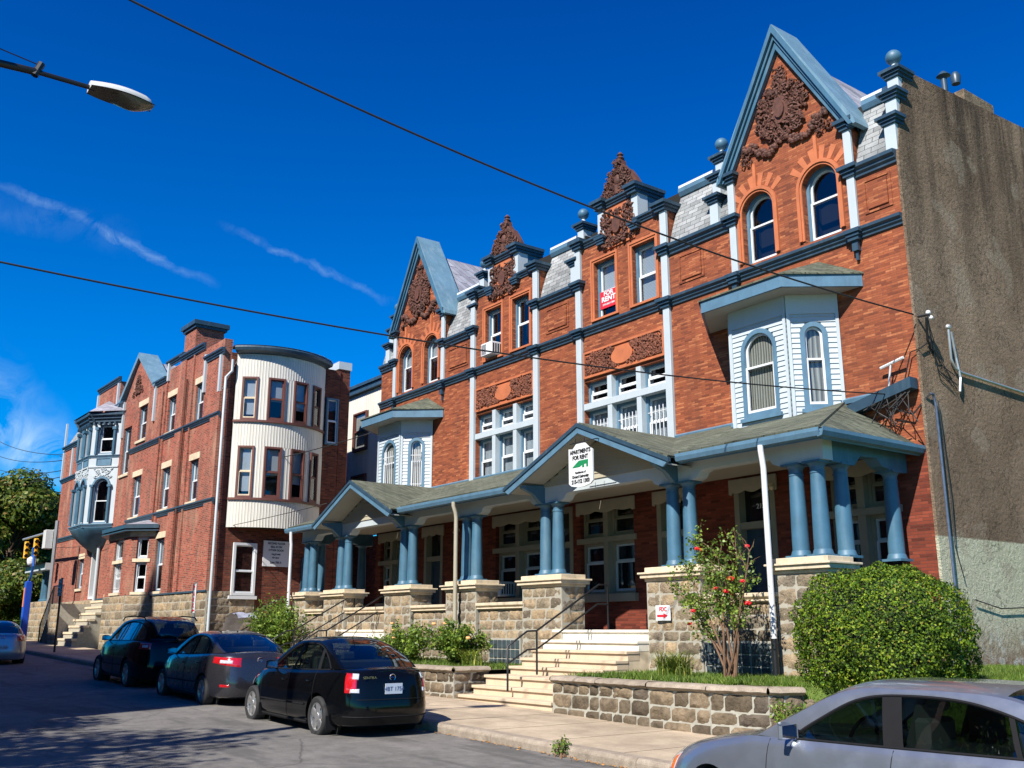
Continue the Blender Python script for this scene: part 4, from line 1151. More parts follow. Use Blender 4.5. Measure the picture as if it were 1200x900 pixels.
# gable coping
m = MB(); gx, gz, ex, ez = -11.2, 15.45, 2.95, 13.1
for s in (1, -1):
    m.prism(FL_, [(gx, gz), (gx, gz-.28), (gx+s*(ex-.12), ez-.05), (gx+s*ex, ez+.1)], -.8, .16)
m.build('gable_coping', m_bluegable, LR)
m = MB()
for s in (1, -1): m.quad((gx, .8, gz-.4), (gx+s*2.3, .8, 13.3), (gx+s*2.3, 1.8, 13.3), (gx, 3.2, gz-.4))
m.build('gable_roof', m_slatedk, LR)
r = MB(); relief(r, FL_, lambda u, z: abs(u-gx) < (14.35-z)*.75 and z > 13.25, gx-.8, gx, 13.25, 14.4, 0, 60, random.Random(4), .05, .11, .1)
r.build('gable_relief', m_terraD, LR)
# drain grooves/pipes
m = MB()
for a in (4.0, 7.0): m.tube([(-a, -.09, 3.2), (-a, -.09, 12.6)], .045, 8)
m.build('drain_pipe', m_brick3, LR, smooth=50)
m = MB(); m.tube([(-15.0, -.12, 3.1), (-15.0, -.12, 6.6)], .09, 8); m.build('downspout', m_white, LR, smooth=50)
# stone base
st = MB(); mo = MB()
ashlar(st, mo, FL_, -9.2, 0.03, .55, 3.15, .05, .34, .5, 1.0, depth=.4); ashlar(st, mo, FL_, -15.0, -9.2, .7, 3.15, .05, .34, .5, 1.0, depth=.4)
ashlar(st, mo, FR(.03, 0, 0, 1), 0, 2.0, .5, 3.15, 0.03, .34, .5, 1.0, depth=.3)
st.build('stone_base', m_stoneblk, LR, smooth=60, recalc=False); mo.build('mortar_backing', m_mortar2, LR)
st = MB(); mo = MB(); ashlar(st, mo, FL_, -24.65, -15.0, .8, 3.15, .05, .34, .5, 1.0, depth=.4)
st.build('stone_base', m_stoneblk, LL, smooth=60, recalc=False); mo.build('mortar_backing', m_mortar2, LL)
m = MB(); m.box(FL_, -24.7, .05, .05, .09, 3.12, 3.2) if False else m.box(FL_, -15, .05, .05, .1, 3.12, 3.19); m.build('water_table', m_navy, LR)
# ground floor bay
pts = [(-13.0, 0), (-10.7, -.85), (-7.5, -.85), (-6.6, 0)]
bay = MB(); tr = MB(); bayw = []
for i in range(3):
    p, q = pts[i], pts[i+1]; f = FR(p[0], p[1], q[0]-p[0], q[1]-p[1]); L = math.hypot(q[0]-p[0], q[1]-p[1])
    ww = (.62, .85, .3)[i]*0+[.55, .62, .28][i]
    c = L/2; hh = (c-ww, c+ww, 3.3, 5.75)
    wallgrid(bay, f, 0, L, 3.15, 5.9, [hh], -.25, 0)
    tr.box(f, 0, L, 0, .03, 5.77, 6.0); tr.box(f, 0, L, 0, .05, 4.62, 4.8) if False else None
    tr.box(f, hh[0]-.15, hh[1]+.15, .0, .035, 4.63, 4.78); tr.box(f, hh[0]-.1, hh[1]+.1, 0, .08, 3.18, 3.3)
    bayw.append((f, hh))
bb = bay.build('bay', m_brick2, LR); tr.build('stone_trim', m_cap, bb)
for i, (f, hh) in enumerate(bayw):
    window(LR, f, hh[0]+.002, hh[1]-.002, 3.302, 4.63, -.14, m_white, m_whiteP, rail=.48, bars=i == 1, blind=m_slat if i == 0 else None)
    window(LR, f, hh[0]+.002, hh[1]-.002, 4.78, 5.748, -.14, m_white, m_whiteP, rail=.02)
st = MB(); mo = MB()
for i in range(3):
    p, q = pts[i], pts[i+1]; f = FR(p[0], p[1], q[0]-p[0], q[1]-p[1]); L = math.hypot(q[0]-p[0], q[1]-p[1])
    ashlar(st, mo, f, 0, L, .7, 3.14, .05, .34, .5, 1.0, depth=.3)
st.build('bay_stone_base', m_stoneblk, bb, smooth=60, recalc=False); mo.build('mortar_backing', m_mortar2, bb)
rf = MB(); e = [(-13.4, -.05, 6.3), (-10.85, -1.2, 6.3), (-7.3, -1.2, 6.3), (-6.2, -.05, 6.3)]
rf.quad(e[0], e[1], (-11.2, -.01, 6.62)); rf.quad(e[1], e[2], (-7.8, -.01, 6.62), (-11.2, -.01, 6.62)); rf.quad(e[2], e[3], (-7.8, -.01, 6.62)); rf.build('bay_roof', m_slatedk, bb)
rf = MB(); rf.plan([(a, b) for a, b, c in e], 6.0, 6.05); rf.plan([(a*1.0, b) for a, b, c in e], 6.12, 6.29); rf.build('bay_cornice', m_navy, bb)
# ---------------------------------------------------------------- ornate oriel on the corner house
OC = -14.9+.0; OR_ = 3.0
def ofaces(hw, d, cant):
    return [(-cant-hw, 0), (-hw, -d), (hw, -d), (hw+cant, 0)]
ocx = -15.9
opl = [(ocx+a, b) for a, b in ofaces(1.2, 1.1, 1.25)]
body = MB(); trim = MB(); colm = MB(); ow = []
orel = MB(); rnd = random.Random(9)
for i in range(3):
    p, q = opl[i], opl[i+1]; f = FR(p[0], p[1], q[0]-p[0], q[1]-p[1]); L = math.hypot(q[0]-p[0], q[1]-p[1])
    nb = 2 if i == 1 else 1
    cw = L/nb
    hs = []
    for k in range(nb):
        c = cw*(k+.5); r = .42
        hs += [(c-r, c+r, 6.95, 9.25), (c-r, c+r, 10.55, 12.1)]
    wallgrid(body, f, 0, L, 6.9, 12.25, hs, -.2, 0)
    for k in range(nb):
        c = cw*(k+.5); r = .42
        spandrel(body, f, c-r, c+r, 9.25-r, 9.25, -.2, 0)
        archband(trim, f, c, 9.25-r, r, r+.1, 0, .07)
        for u in (c-r-.08, c+r+.08): 
            for zz0, zz1 in ((7.0, 8.8), (10.5, 11.8)): colm.tube([f.p(u, .07, zz0), f.p(u, .07, zz1)], .075, 8)
            colm.box(f, u-.1, u+.1, -.02, .17, 8.8, 8.92); colm.box(f, u-.1, u+.1, -.02, .17, 11.8, 11.95)
        trim.box(f, c-r, c+r, 0, .03, 9.95, 10.3)
        frame_rect(trim, f, c-r, c+r, 9.92, 10.32, .04, .03, .06)
        ow.append((f, (c-r, c+r, 6.95, 9.25), True)); ow.append((f, (c-r, c+r, 10.55, 12.1), False))
        relief(orel, f, lambda u, z: abs(z-9.55) < .25, c-.55, c, 9.3, 9.8, 0, 22, rnd, .05, .1, .06)
    body.box(f, 0, L, .001, .05, 9.83, 9.9)
    cornice(trim, f, -.05, L+.05, 10.33, .45); cornice(trim, f, -.05, L+.05, 6.72, .6)
o = body.build('oriel', m_white, LL); colm.build('oriel_columns', m_blue, o, smooth=40); trim.build('oriel_trim', m_bluet, o); orel.build('oriel_relief', m_white, o)
c2 = MB()
for i in range(3):
    p, q = opl[i], opl[i+1]; f = FR(p[0], p[1], q[0]-p[0], q[1]-p[1]); L = math.hypot(q[0]-p[0], q[1]-p[1]); cornice(c2, f, -.2, L+.2, 12.2, 1.5)
    for k in range(int(L/.3)): c2.box(f, .1+k*.3, .2+k*.3, 0, .2, 12.05, 12.2)
c2.build('oriel_cornice', m_navy, o)
for f, hh, ar in ow: window(LL, f, hh[0]+.002, hh[1]-.002, hh[2]+.002, hh[3]-.002, -.12, m_bluet, m_whiteP, ar, .5, None)
rf = MB(); top = (ocx, -.1, 13.75)
ee = [(ocx+a, b) for a, b in ofaces(1.5, 1.45, 1.45)]
for i in range(3): rf.quad((*ee[i], 12.74), (*ee[i+1], 12.74), top)
rf.build('oriel_roof', m_slatedk, o)
cb = MB(); P = []
for k in range(9):
    t = k/8; s = math.cos(t*math.pi/2)**.7; z = 6.72-1.0*math.sin(t*math.pi/2)**1.2 if k else 6.72
    P.append([(ocx+(a-ocx)*(.12+.88*s), b*(.1+.9*s), 6.72-1.15*t**1.6) for a, b in [opl[0], (opl[0][0]*.4+opl[1][0]*.6, opl[0][1]*.4+opl[1][1]*.6-.12), opl[1], (ocx, opl[1][1]-.1), opl[2], (opl[3][0]*.4+opl[2][0]*.6, opl[2][1]*.6-.12), opl[3]]])
cb.grid(P); cb.build('oriel_corbel', m_blue, o, smooth=60)
# entrance of the corner house
m = MB(); m.box(FL_, -16.5, -15.5, -.6, -.5, 3.1, 5.9); m.build('door', m_dark, LL)
m = MB(); frame_rect(m, FL_, -16.5, -15.5, 3.2, 5.9, .12, -.2, .03); m.build('door_frame', m_whiteP, LL)
fs = lroot('entrance_steps', (-14.4, -1.5, .9), 'stone entrance steps with black iron rail below the ornate oriel', 'steps')
st = MB(); mo = MB(); tb = MB()
for k in range(7):
    z1 = 3.05-.3*k; y = -.3-.24*k; tb.wbox(-14.0, -11.2, y-.26, y+.0, z1-.1, z1-.0); mo.wbox(-13.95, -11.25, y-.22, y+.02 if k else 0, .8, z1-.1)
ashlar(st, mo, FL_, -15.8, -14.0, .85, 2.9, 1.95, .3, .4, .8, depth=1.9)
ashlar(st, mo, FL_, -14.0, -13.9, .85, 2.9, 1.95, .3, .4, .8) if False else None
st.build('stone_cheek', m_stoneblk, fs, smooth=60, recalc=False); mo.build('mortar_backing', m_mortar2, fs); tb.build('treads', m_cap, fs)
m = MB(); 
m.tube([(-15.8, -1.9, 2.9), (-15.8, -1.9, 3.8), (-13.9, -1.9, 3.8)], .03, 6); m.tube([(-15.8, -1.9, 3.8), (-17.8, -1.9, 1.9)], .03, 6); m.tube([(-17.8, -1.9, .9), (-17.8, -1.9, 1.9)], .03, 6)
for i in range(12): x = -15.8+i*.165; m.tube([(x, -1.9, 2.9), (x, -1.9, 3.8)], .014, 5)
for i in range(13): t = i/12; x = -15.8-2*t; m.tube([(x, -1.9, 2.9-2.0*t), (x, -1.9, 3.8-1.9*t)], .014, 5)
m.build('iron_railing', m_iron, fs)
m = MB(); m.prism(FL_, [(-15.8, .85), (-17.8, .85), (-15.8, 2.9)], .6, 1.9); m.build('stair_side', m_stonedk, fs)
# ---------------------------------------------------------------- curved cream bay on the east side
CX, CY, CR = -2.0, 2.65, 2.9     # local, bulges to +x
A0 = math.acos((0-CX)/CR)
def cpt(a, r): return (CX+r*math.cos(a), CY+r*math.sin(a))
aS, aE = -A0*.98, A0*.98
cb = MB()
def curve_wall(mb, z0, z1, r, a0, a1, rib=True):
    n = max(2, int((a1-a0)*r/.03)); P = []
    for i in range(n+1):
        a = a0+(a1-a0)*i/n; rr = r+(.012 if (i % 4) < 1 and rib else 0); x, y = cpt(a, rr); P.append([(x, y, z0), (x, y, z1)])
    mb.grid(P)
wa = [(-.60, -.40), (-.28, -.05), (.08, .29), (.42, .60)]
wa = [(aS+.10, aS+.33), (aS+.47, aS+.72), (aS+.86, aS+1.1), (aS+1.22, aS+1.42)]
for z0, z1 in ((5.7, 6.9), (9.05, 10.15), (12.0, 13.0)): curve_wall(cb, z0, z1, CR, aS, aE)
ed = [aS]+[v for w_ in wa for v in w_]+[aE]
for z0, z1 in ((6.9, 9.05), (10.15, 12.0)):
    for i in range(0, len(ed), 2): curve_wall(cb, z0, z1, CR, ed[i], ed[i+1])
cbo = cb.build('curved_bay', m_vsid, LR)
m_brwn = M_plain('brown_window_casing', (.12, .04, .03), .6, .1, 4, .05)
for zi, (z0, z1) in enumerate(((6.9, 9.05), (10.15, 12.0))):
    for k, (a, b) in enumerate(wa):
        p = cpt(a, CR); q = cpt(b, CR); f = FR(p[0], p[1], q[0]-p[0], q[1]-p[1]); L = math.hypot(q[0]-p[0], q[1]-p[1])
        window(LR, f, 0, L, z0, z1, .02, m_brwn, m_cap if k == 0 else m_brwn, blind=m_blind if k < 3 else None, bfrac=[.9, .55, .7, .6][k], casing=.08)
b2 = MB()
for z in (6.86, 10.11):
    n = 30
    for i in range(n):
        p = cpt(aS+(aE-aS)*i/n, CR+.02); q = cpt(aS+(aE-aS)*(i+1)/n, CR+.02); b2.box(FR(p[0], p[1], q[0]-p[0], q[1]-p[1]), 0, math.hypot(q[0]-p[0], q[1]-p[1])+.01, -.04, .06, z-.05, z+.04)
b2.build('bay_band', m_brwn, cbo)
b3 = MB(); n = 30
prof = [(-.1, 13.0), (.12, 13.02), (.30, 13.1), (.34, 13.22), (.30, 13.3), (-.4, 13.42)]
b3.grid([[(*cpt(aS+(aE-aS)*i/n, CR+d), z) for d, z in prof] for i in range(n+1)]); b3.build('bay_cornice', m_navy, cbo)
b4 = MB()
b4.quad(*[(*cpt(aS+(aE-aS)*i/n, CR+.32), 13.325) for i in range(n+1)], (-.5, CY+2.2, 13.33), (-.5, CY-2.2, 13.33)); b4.build('bay_roof', m_whiteP, cbo)
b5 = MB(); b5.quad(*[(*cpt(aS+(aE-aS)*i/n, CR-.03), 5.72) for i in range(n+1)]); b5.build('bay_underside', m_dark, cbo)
# under the bay: recessed ground floor wall with window, sign, door
fE = FR(0, 0, 0, 1)    # outward +x, u=y
m = MB(); m.box(fE, .4, .5, 0, .0, 0, 0) if False else None
hhw = (.95, 1.95, 3.0, 5.1)
window(LR, fE, *hhw, .07, m_whiteP, m_whiteP, rail=.45, casing=.1)
s = MB(); s.box(fE, .85, 2.05, .0, .15, 2.85, 2.98); s.build('window_sill', m_whiteP, LR)
dm = MB(); frame_rect(dm, fE, 4.0, 5.0, 2.0, 4.6, .1, .01, .08); dm.box(fE, 4.1, 4.9, .005, .02, 2.0, 4.5); dm.build('side_door', m_navy, LR)
sg = MB(); sg.box(fE, 2.25, 3.4, .02, .06, 4.2, 5.25); sgo = sg.build('wall_sign', m_whiteP, LR)
# cream downspout at the corner
m = MB(); m.tube([(.12, .35, 12.7), (.12, .35, 12.2), (.0+.12, .1, 11.9), (.12, .1, .9)], .06, 8); m.build('downspout', m_white, LR, smooth=50)
# ---------------------------------------------------------------- rear wing in the gap
RW = root('rear_wing', (-38, 22, .4), 'dark brick rear wing with cream sided bay, deep in the gap between the rows', 'building')
m = MB(); m.wbox(-40.9, -39.50, 19.54, 20.0, .3, 13.15); m.wbox(-45, -36.5, 22.4, 22.7, .3, 5.9); m.build('wall', m_brick3, RW)
m = MB(); m.wbox(-41.8, -39.45, 19.4, 20.05, 13.151, 13.5); m.build('pier_cap', m_white, RW)
m = MB(); RC = (-41.0, 24.2, 3.2)
def rp(a, r): return (RC[0]+r*math.cos(a), RC[1]+r*math.sin(a))
P = []
nn = 150
for i in range(nn+1):
    x = -45+9.5*i/nn; y = 22.2+(.0 if i % 3 == 0 else .012); P.append([(x, y, 5.9), (x, y, 13.0)])
m.grid(P); cr_ = m.build('curved_bay', m_vsid, RW)
for z0, z1 in ((6.9, 8.9), (10.1, 12.0)):
    for a in (-43.1, -40.4): window(RW, FR(0, 22.2), a, a+1.35, z0, z1, .08, m_brwn, m_brwn, blind=None)
m = MB(); m.wbox(-45, -36.4, 22.0, 28, 13.0, 13.25); m.wbox(-45, -36.3, 21.9, 28, 13.25, 13.4); m.build('roof_edge', m_navy, RW)
window(LR, FR(.0, 0, 0, 1), 4.82, 5.42, 9.6, 11.7, .07, m_bluet, m_whiteP)
m = MB(); m.tube([(-39.35, 19.9, 1.0), (-39.35, 19.9, 6.3), (-39.35, 20.1, 6.9), (-39.35, 20.1, 8.0)], .05, 8); m.build('conduit', m_galv, RW)
m = MB(); m.wbox(-39.4, -28, 29.5, 30, .3, 9.5); m.build('garden_wall', m_brick3, RW)

# ---------------------------------------------------------------- corner porch far left
CP = lroot('side_porch', (-26.0, .5, .9), 'small blue-columned porch on stone base at the far corner by the trees', 'porch')
st = MB(); mo = MB(); ashlar(st, mo, FL_, -29.5, -24.7, .9, 3.3, .1, .34, .5, 1.0, depth=3)
st.build('stone_base', m_stoneblk, CP, smooth=60, recalc=False); mo.build('mortar_backing', m_mortar2, CP)
for x in (-26.9, -26.3, -25.0):
    m = MB(); m.lathe((x, .2, 3.3), [(.24, 0), (.24, .1), (.18, .15), (.15, 1.6), (.22, 1.75), (.22, 1.8)], 14); m.build('column', m_blue, CP, smooth=40)
m = MB(); m.wbox(-29.6, -24.6, -.4, 3, 5.1, 5.5); m.build('beam', m_white, CP)
m = MB(); m.quad((-30, -.7, 5.5), (-24.6, -.7, 5.5), (-24.6, 3, 6.4), (-29, 3, 6.4)); m.quad((-30, -.7, 5.5), (-29, 3, 6.4), (-30, 3, 5.5)); m.quad((-30, -.7, 5.49), (-24.6, -.7, 5.49), (-24.6, 3, 5.49), (-30, 3, 5.49)); m.build('porch_roof', m_shing, CP)

# ================================================================== GROUND
def slope_plane(name, x0, x1, y0, y1, off, mat, nx=40, kind='structure'):
    m = MB(); m.grid([[(x0+(x1-x0)*i/nx, y, g(x0+(x1-x0)*i/nx)+off) for y in (y0, y1)] for i in range(nx+1)])
    o = m.build(name, mat, None, recalc=False); o['kind'] = kind; return o
E_, W_ = 60, -160
def gflat(x): return g(max(x, -75))
g_old = g
def g(x): return -.02*(max(min(x, 20), -75)+14)
KY = 9.2
slope_plane('ground', -600, 300, -400, 600, -.06, m_grassg, 120)
slope_plane('street', -400, 200, -.3, KY-.0, 0, m_asph, 120)
slope_plane('pavement', -400, 200, KY+.18, 12.1, .148, m_walk, 120)
slope_plane('opposite_pavement', -400, 200, -3.2, -.5, .148, m_walk, 120)
k = MB()
x = -90
rk = random.Random(3)
while x < 20:
    l = rk.uniform(1.2, 2.2)
    b = len(k.V)
    prof = [(KY, -.1), (KY-.005+rk.uniform(-.01, .01), .10), (KY+.03, .145), (KY+.2, .152), (KY+.2, -.1)]
    for xx in (x+.006, x+l-.006):
        for y, z in prof: k.V.append((xx, y, g(xx)+z))
    k.F += [tuple(range(b, b+5)), tuple(range(b+5, b+10))]+[(b+i, b+(i+1) % 5, b+5+(i+1) % 5, b+5+i) for i in range(5)]
    x += l
o = k.build('kerb', m_kerb, None, bevel=.012); o['kind'] = 'structure'
k = MB(); k.grid([[(xx, y, g(xx)+z) for y, z in ((-.28, -.1), (-.3, .14), (-.5, .15), (-.5, -.1))] for xx in np.linspace(-150, 40, 60)]); o = k.build('opposite_kerb', m_kerb); o['kind'] = 'structure'
# expansion joints of the pavement
k = MB()
for i in range(40):
    x = 8-i*1.52; z = g(x)+.1485; k.wbox(x, x+.014, KY+.22, 12.0, z-.01, z+.0012)
k.wbox(-55, 10, 10.72, 10.734, 0, 0) if False else None
o = k.build('pavement_joints', m_soil); o['kind'] = 'structure'
# garden terrace
def lawnz(x, y):
    return .82+max(0, min(.25, (y-15)*.06))+(-.0)
gd = MB()
for xa_, xb_ in ((-32, -29.15), (-26.05, -18.25), (-15.05, -10.3)): gd.grid([[(x, y, .80+max(0, (-x-19)*.018)) for y in (12.2, 13.3, 14.65)] for x in np.linspace(xa_, xb_, 12)])
o = gd.build('garden_bed', m_soil, None, recalc=False); o['kind'] = 'structure'
def rlawnz(x, y):
    a = max(0, min(1, (x+9.9)/2.2)); t = max(0, min(1, (y-12.25+.1*a)/(.45+1.7*a))); t = t*t*(3-2*t)
    return (g(x)+.14)*(1-t)+(.82+.14*min(1, max(0, (y-13.5)/4)))*t
gd = MB(); ny = 40
P = []
for x in np.linspace(-11.0, 30, 160):
    row = []
    for j in range(ny+1):
        y = 12.0+(32-12.0)*(j/ny)**1.4
        row.append((x, y, rlawnz(x, y)))
    P.append(row)
gd.grid(P); lawn = gd.build('lawn', m_grassg, None, smooth=80, recalc=False); lawn['kind'] = 'structure'
sl = MB(); sl.grid([[(x, y, g(x)+.2) for y in (12.1, 14)] for x in (-40, -31.9)]); sl.grid([[(x, y, .9) for y in (14.2, 30)] for x in (-39.6, -31.9)]); o = sl.build('side_yard', m_walk, None); o['kind'] = 'structure'
# ================================================================== RETAINING WALLS
def stonewall(name, pts, zt, label, capn=True, back=.4, ch=.22):
    r = root(name, (pts[0][0], pts[0][1], .1), label, 'wall', 'low stone garden walls')
    st = MB(); mo = MB(); cp = MB()
    for (x0, y0), (x1, y1) in zip(pts, pts[1:]):
        L = math.hypot(x1-x0, y1-y0); f = FR(x0, y0, x1-x0, y1-y0)
        zb = min(g(x0), g(x1))+.05
        ashlar(st, mo, f, 0, L, zb, zt-.09, 0, ch, .25, .6, depth=.3, bulge=.05)
        P = []
        nx = max(3, int(L/.12)); rr = random.Random(int(x0*10))
        for i in range(nx+1):
            u = L*i/nx; row = []
            jd = rr.uniform(-.02, .03)
            for d, z in ((-.34, zt-.09), (.02+jd*.4, zt-.09), (.07+jd, zt-.05), (.05+jd, zt-.005), (.0, zt+.02), (-.34, zt+.015)):
                row.append(f.p(u, d, z+rr.uniform(-.006, .006)))
            P.append(row)
        cp.grid(P)
    a = st.build('rock_faced_blocks', m_stonedk, r, smooth=60, recalc=False); b = mo.build('mortar_joints', m_mortar, r); c = cp.build('coping', m_kerb, r, smooth=50, recalc=True)
    return r
wA = stonewall('stone_wall', [(-14.98, 13.3), (-14.95, 11.98), (-13.6, 11.93), (-12.3, 11.88), (-11.0, 11.92), (-10.0, 12.1), (-9.75, 12.6)], .80, 'curved low stone garden wall right of the iron-railed steps')
wB = stonewall('stone_wall', [(-26.0, 12.05), (-22.3, 12.02), (-18.32, 12.0), (-18.3, 12.9)], .86, 'low stone garden wall behind the black sedan, left of the steps')
stub = MB(); 
# ================================================================== PLANTS
def quads_from(pts, nor, size, name, mat, par=None, aspect=.55, jit=.5, fold=True, seed=0):
    rg = np.random.default_rng(seed); n = len(pts); pts = np.asarray(pts, float); nor = np.asarray(nor, float)
    nor = nor+rg.normal(0, jit, (n, 3)); nor /= np.linalg.norm(nor, axis=1)[:, None]
    a = np.cross(nor, rg.normal(0, 1, (n, 3))); a /= np.linalg.norm(a, axis=1)[:, None]; b = np.cross(nor, a)
    s = (size*rg.uniform(.6, 1.3, n))[:, None]
    v = np.stack([pts-a*s*.5, pts-b*s*aspect*.5+nor*s*.08, pts+a*s*.5, pts+b*s*aspect*.5+nor*s*.08], 1).reshape(-1, 3)
    f = np.arange(n*4).reshape(-1, 4)
    me = bpy.data.meshes.new(name); og = np.array(ORG[par]) if par else np.zeros(3)
    me.vertices.add(n*4); me.vertices.foreach_set('co', (v-og).ravel()); me.loops.add(n*4); me.polygons.add(n)
    me.polygons.foreach_set('loop_start', np.arange(0, n*4, 4)); me.polygons.foreach_set('loop_total', np.full(n, 4)); me.loops.foreach_set('vertex_index', f.ravel().astype(np.int32))
    me.update(calc_edges=True); me.materials.append(mat)
    o = bpy.data.objects.new(name, me); COL.objects.link(o)
    if par: o.parent = par
    ORG[o] = Vector(og); return o
def blob_pts(c, rad, n, rg, shell=.25, pw=2.0, cut=None):
    v = rg.normal(0, 1, (n, 3)); v /= (np.abs(v)**pw).sum(1)[:, None]**(1/pw)
    q = 1-shell*rg.random(n)**1.5; nor = v/np.linalg.norm(v, axis=1)[:, None]
    return np.array(c)+v*np.array(rad)*q[:, None], nor
# round clipped bush
bc = np.array((-9.1, 13.75, 1.52)); br = np.array((1.22, 1.1, 1.02))
bush = root('clipped_bush', (bc[0], bc[1], .8), 'large round clipped green bush before the porch corner and stucco wall', 'bush')
pts, nor = blob_pts(bc, br, 52000, RNG, .13, 2.9)
# lumps
w = .07*np.sin(pts[:, 0]*6+1)*np.sin(pts[:, 2]*7)+.06*np.sin(pts[:, 1]*9)*np.sin(pts[:, 0]*5+pts[:, 2]*6)+.04*np.sin(pts[:, 0]*19+pts[:, 2]*5)*np.sin(pts[:, 2]*21+pts[:, 1]*7)
pts = pts+nor*w[:, None]; kz = pts[:, 2] > .72; pts, nor = pts[kz], nor[kz]
# thin gap near the lower front
quads_from(pts, nor*1.1, .046, 'leaves', m_bushl, bush, .6, .85, seed=1)
tw = blob_pts(bc, br*1.02, 500, RNG, .03, 2.9)[0]; m = MB()
for p in tw[:260]:
    if p[2] > 1: d = (p-bc)/2.2; m.tube([p-d*.06, p+d*.05+np.array((0, 0, .02))], .004, 3, False)
m.build('twigs', m_bark, bush)
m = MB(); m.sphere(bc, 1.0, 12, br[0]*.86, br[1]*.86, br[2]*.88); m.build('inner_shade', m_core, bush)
m = MB()
for i in range(7): a = i*.9; m.tube([(bc[0]+.1*math.cos(a), bc[1]+.1*math.sin(a), .7), (bc[0]+.6*math.cos(a), bc[1]+.6*math.sin(a), 1.3)], [.05, .02], 6)
m.build('stems', m_bark, bush)
def shrub(name, base, rad, n, size, mat, label, cat='shrub', group=None, flowers=None, seed=5, stems=9, pw=2.0):
    rg = np.random.default_rng(seed); rn = random.Random(seed)
    r = root(name, base, label, cat, group)
    m = MB(); P = []; NN = []
    for i in range(stems*3):
        a = rn.uniform(0, 6.28); q = rn.uniform(.3, 1); zz = rn.uniform(.4, 1)
        tip = np.array((base[0]+rad[0]*q*math.cos(a), base[1]+rad[1]*q*math.sin(a), base[2]+rad[2]*zz*(1.25-.5*q)))
        b = np.array(base)+np.array((rn.uniform(-.1, .1), rn.uniform(-.1, .1), 0)); mid = (b+tip)/2+np.array((0, 0, .12*rad[2]))
        m.tube([b, mid, tip], [.012, .009, .004], 4)
        k = n//(stems*3)
        t = rg.random(k)**.6; sp = np.where(t[:, None] < .5, b+(mid-b)*t[:, None]*2, mid+(tip-mid)*(t[:, None]*2-1))
        P.append(sp+rg.normal(0, .09*max(rad[0], .4), (k, 3))); NN.append(rg.normal(0, 1, (k, 3))+np.array((0, 0, .8)))
    m.build('stems', m_stem, r)
    quads_from(np.concatenate(P), np.concatenate(NN), size, 'leaves', mat, r, .6, .4, seed=seed)
    if flowers:
        for i in range(flowers[0]):
            a = rn.uniform(0, 6.28); q = rn.uniform(.4, 1); p = (base[0]+rad[0]*q*math.cos(a), base[1]-abs(rad[1]*q*math.sin(a)), base[2]+rad[2]*rn.uniform(.55, 1.0))
            f = MB()
            for k in range(7): b = k*.9; f.sphere((p[0]+.02*math.cos(b), p[1]+.02*math.sin(b), p[2]+.006*(k % 3)), flowers[2], 4, 1, 1, .8)
            f.build('flower', flowers[1], r)
    return r
shrub('garden_shrub', (-20.3, 13.4, .85), (.8, .8, 1.0), 4200, .085, m_rosel, 'leafy yellow-green shrub with peach blooms left of the glass blocks', group=None, flowers=(5, m_peach, .04), seed=21)
shrub('garden_shrub', (-22.3, 13.2, .9), (.9, .8, .95), 4200, .08, m_rosel, 'leafy green shrub behind the black sedan roof, below the cream downspout', flowers=(3, m_peach, .03), seed=22)
shrub('garden_shrub', (-30.9, 13.4, 1.0), (1.5, .9, 1.55), 7000, .10, m_rosel, 'tall pale green shrub before the leftmost porch columns, behind the cars', seed=23, stems=16)
shrub('garden_shrub', (-24.1, 13.4, .9), (.9, .6, .55), 2500, .08, m_rosel, 'low green shrub just above the black sedan trunk', seed=24)
# strappy lily clumps
def lilies(x, y, z, label, n=240, rad=.5, h=.75, seed=3):
    rn = random.Random(seed); r = root('lily_clump', (x, y, z), label, 'plant', 'strappy lily clumps'); m = MB()
    for i in range(n):
        a = rn.uniform(0, 6.28); q = rn.uniform(0, rad*.7); bx, by = x+q*math.cos(a)*1.0, y+q*math.sin(a)*.5
        a2 = rn.uniform(0, 6.28); l = h*rn.uniform(.6, 1.1); w = rn.uniform(.008, .015); dx, dy = math.cos(a2), math.sin(a2)
        prev = None; pp = []
        for k in range(5):
            t = k/4; pp.append((bx+dx*l*.55*t*t, by+dy*l*.55*t*t, z+l*(t-.45*t*t)))
        for k in range(4):
            wk, wk2 = w*(1-k*.22), w*(1-(k+1)*.22); p, q2 = pp[k], pp[k+1]
            m.V += [(p[0]-dy*wk, p[1]+dx*wk, p[2]), (p[0]+dy*wk, p[1]-dx*wk, p[2]), (q2[0]+dy*wk2, q2[1]-dx*wk2, q2[2]), (q2[0]-dy*wk2, q2[1]+dx*wk2, q2[2])]
            b = len(m.V)-4; m.F.append((b, b+1, b+2, b+3))
    me = m.build('lily_leaves', m_lilyl, r, weld=True)
    return r
lilies(-13.1, 13.3, .8, 'strappy yellow-green lily clump between the steps and the rose bush', 320, .6, .85)
lilies(-19.4, 13.2, .82, 'strappy green lily clump at the left edge of the steps', 200, .5, .7, 8)
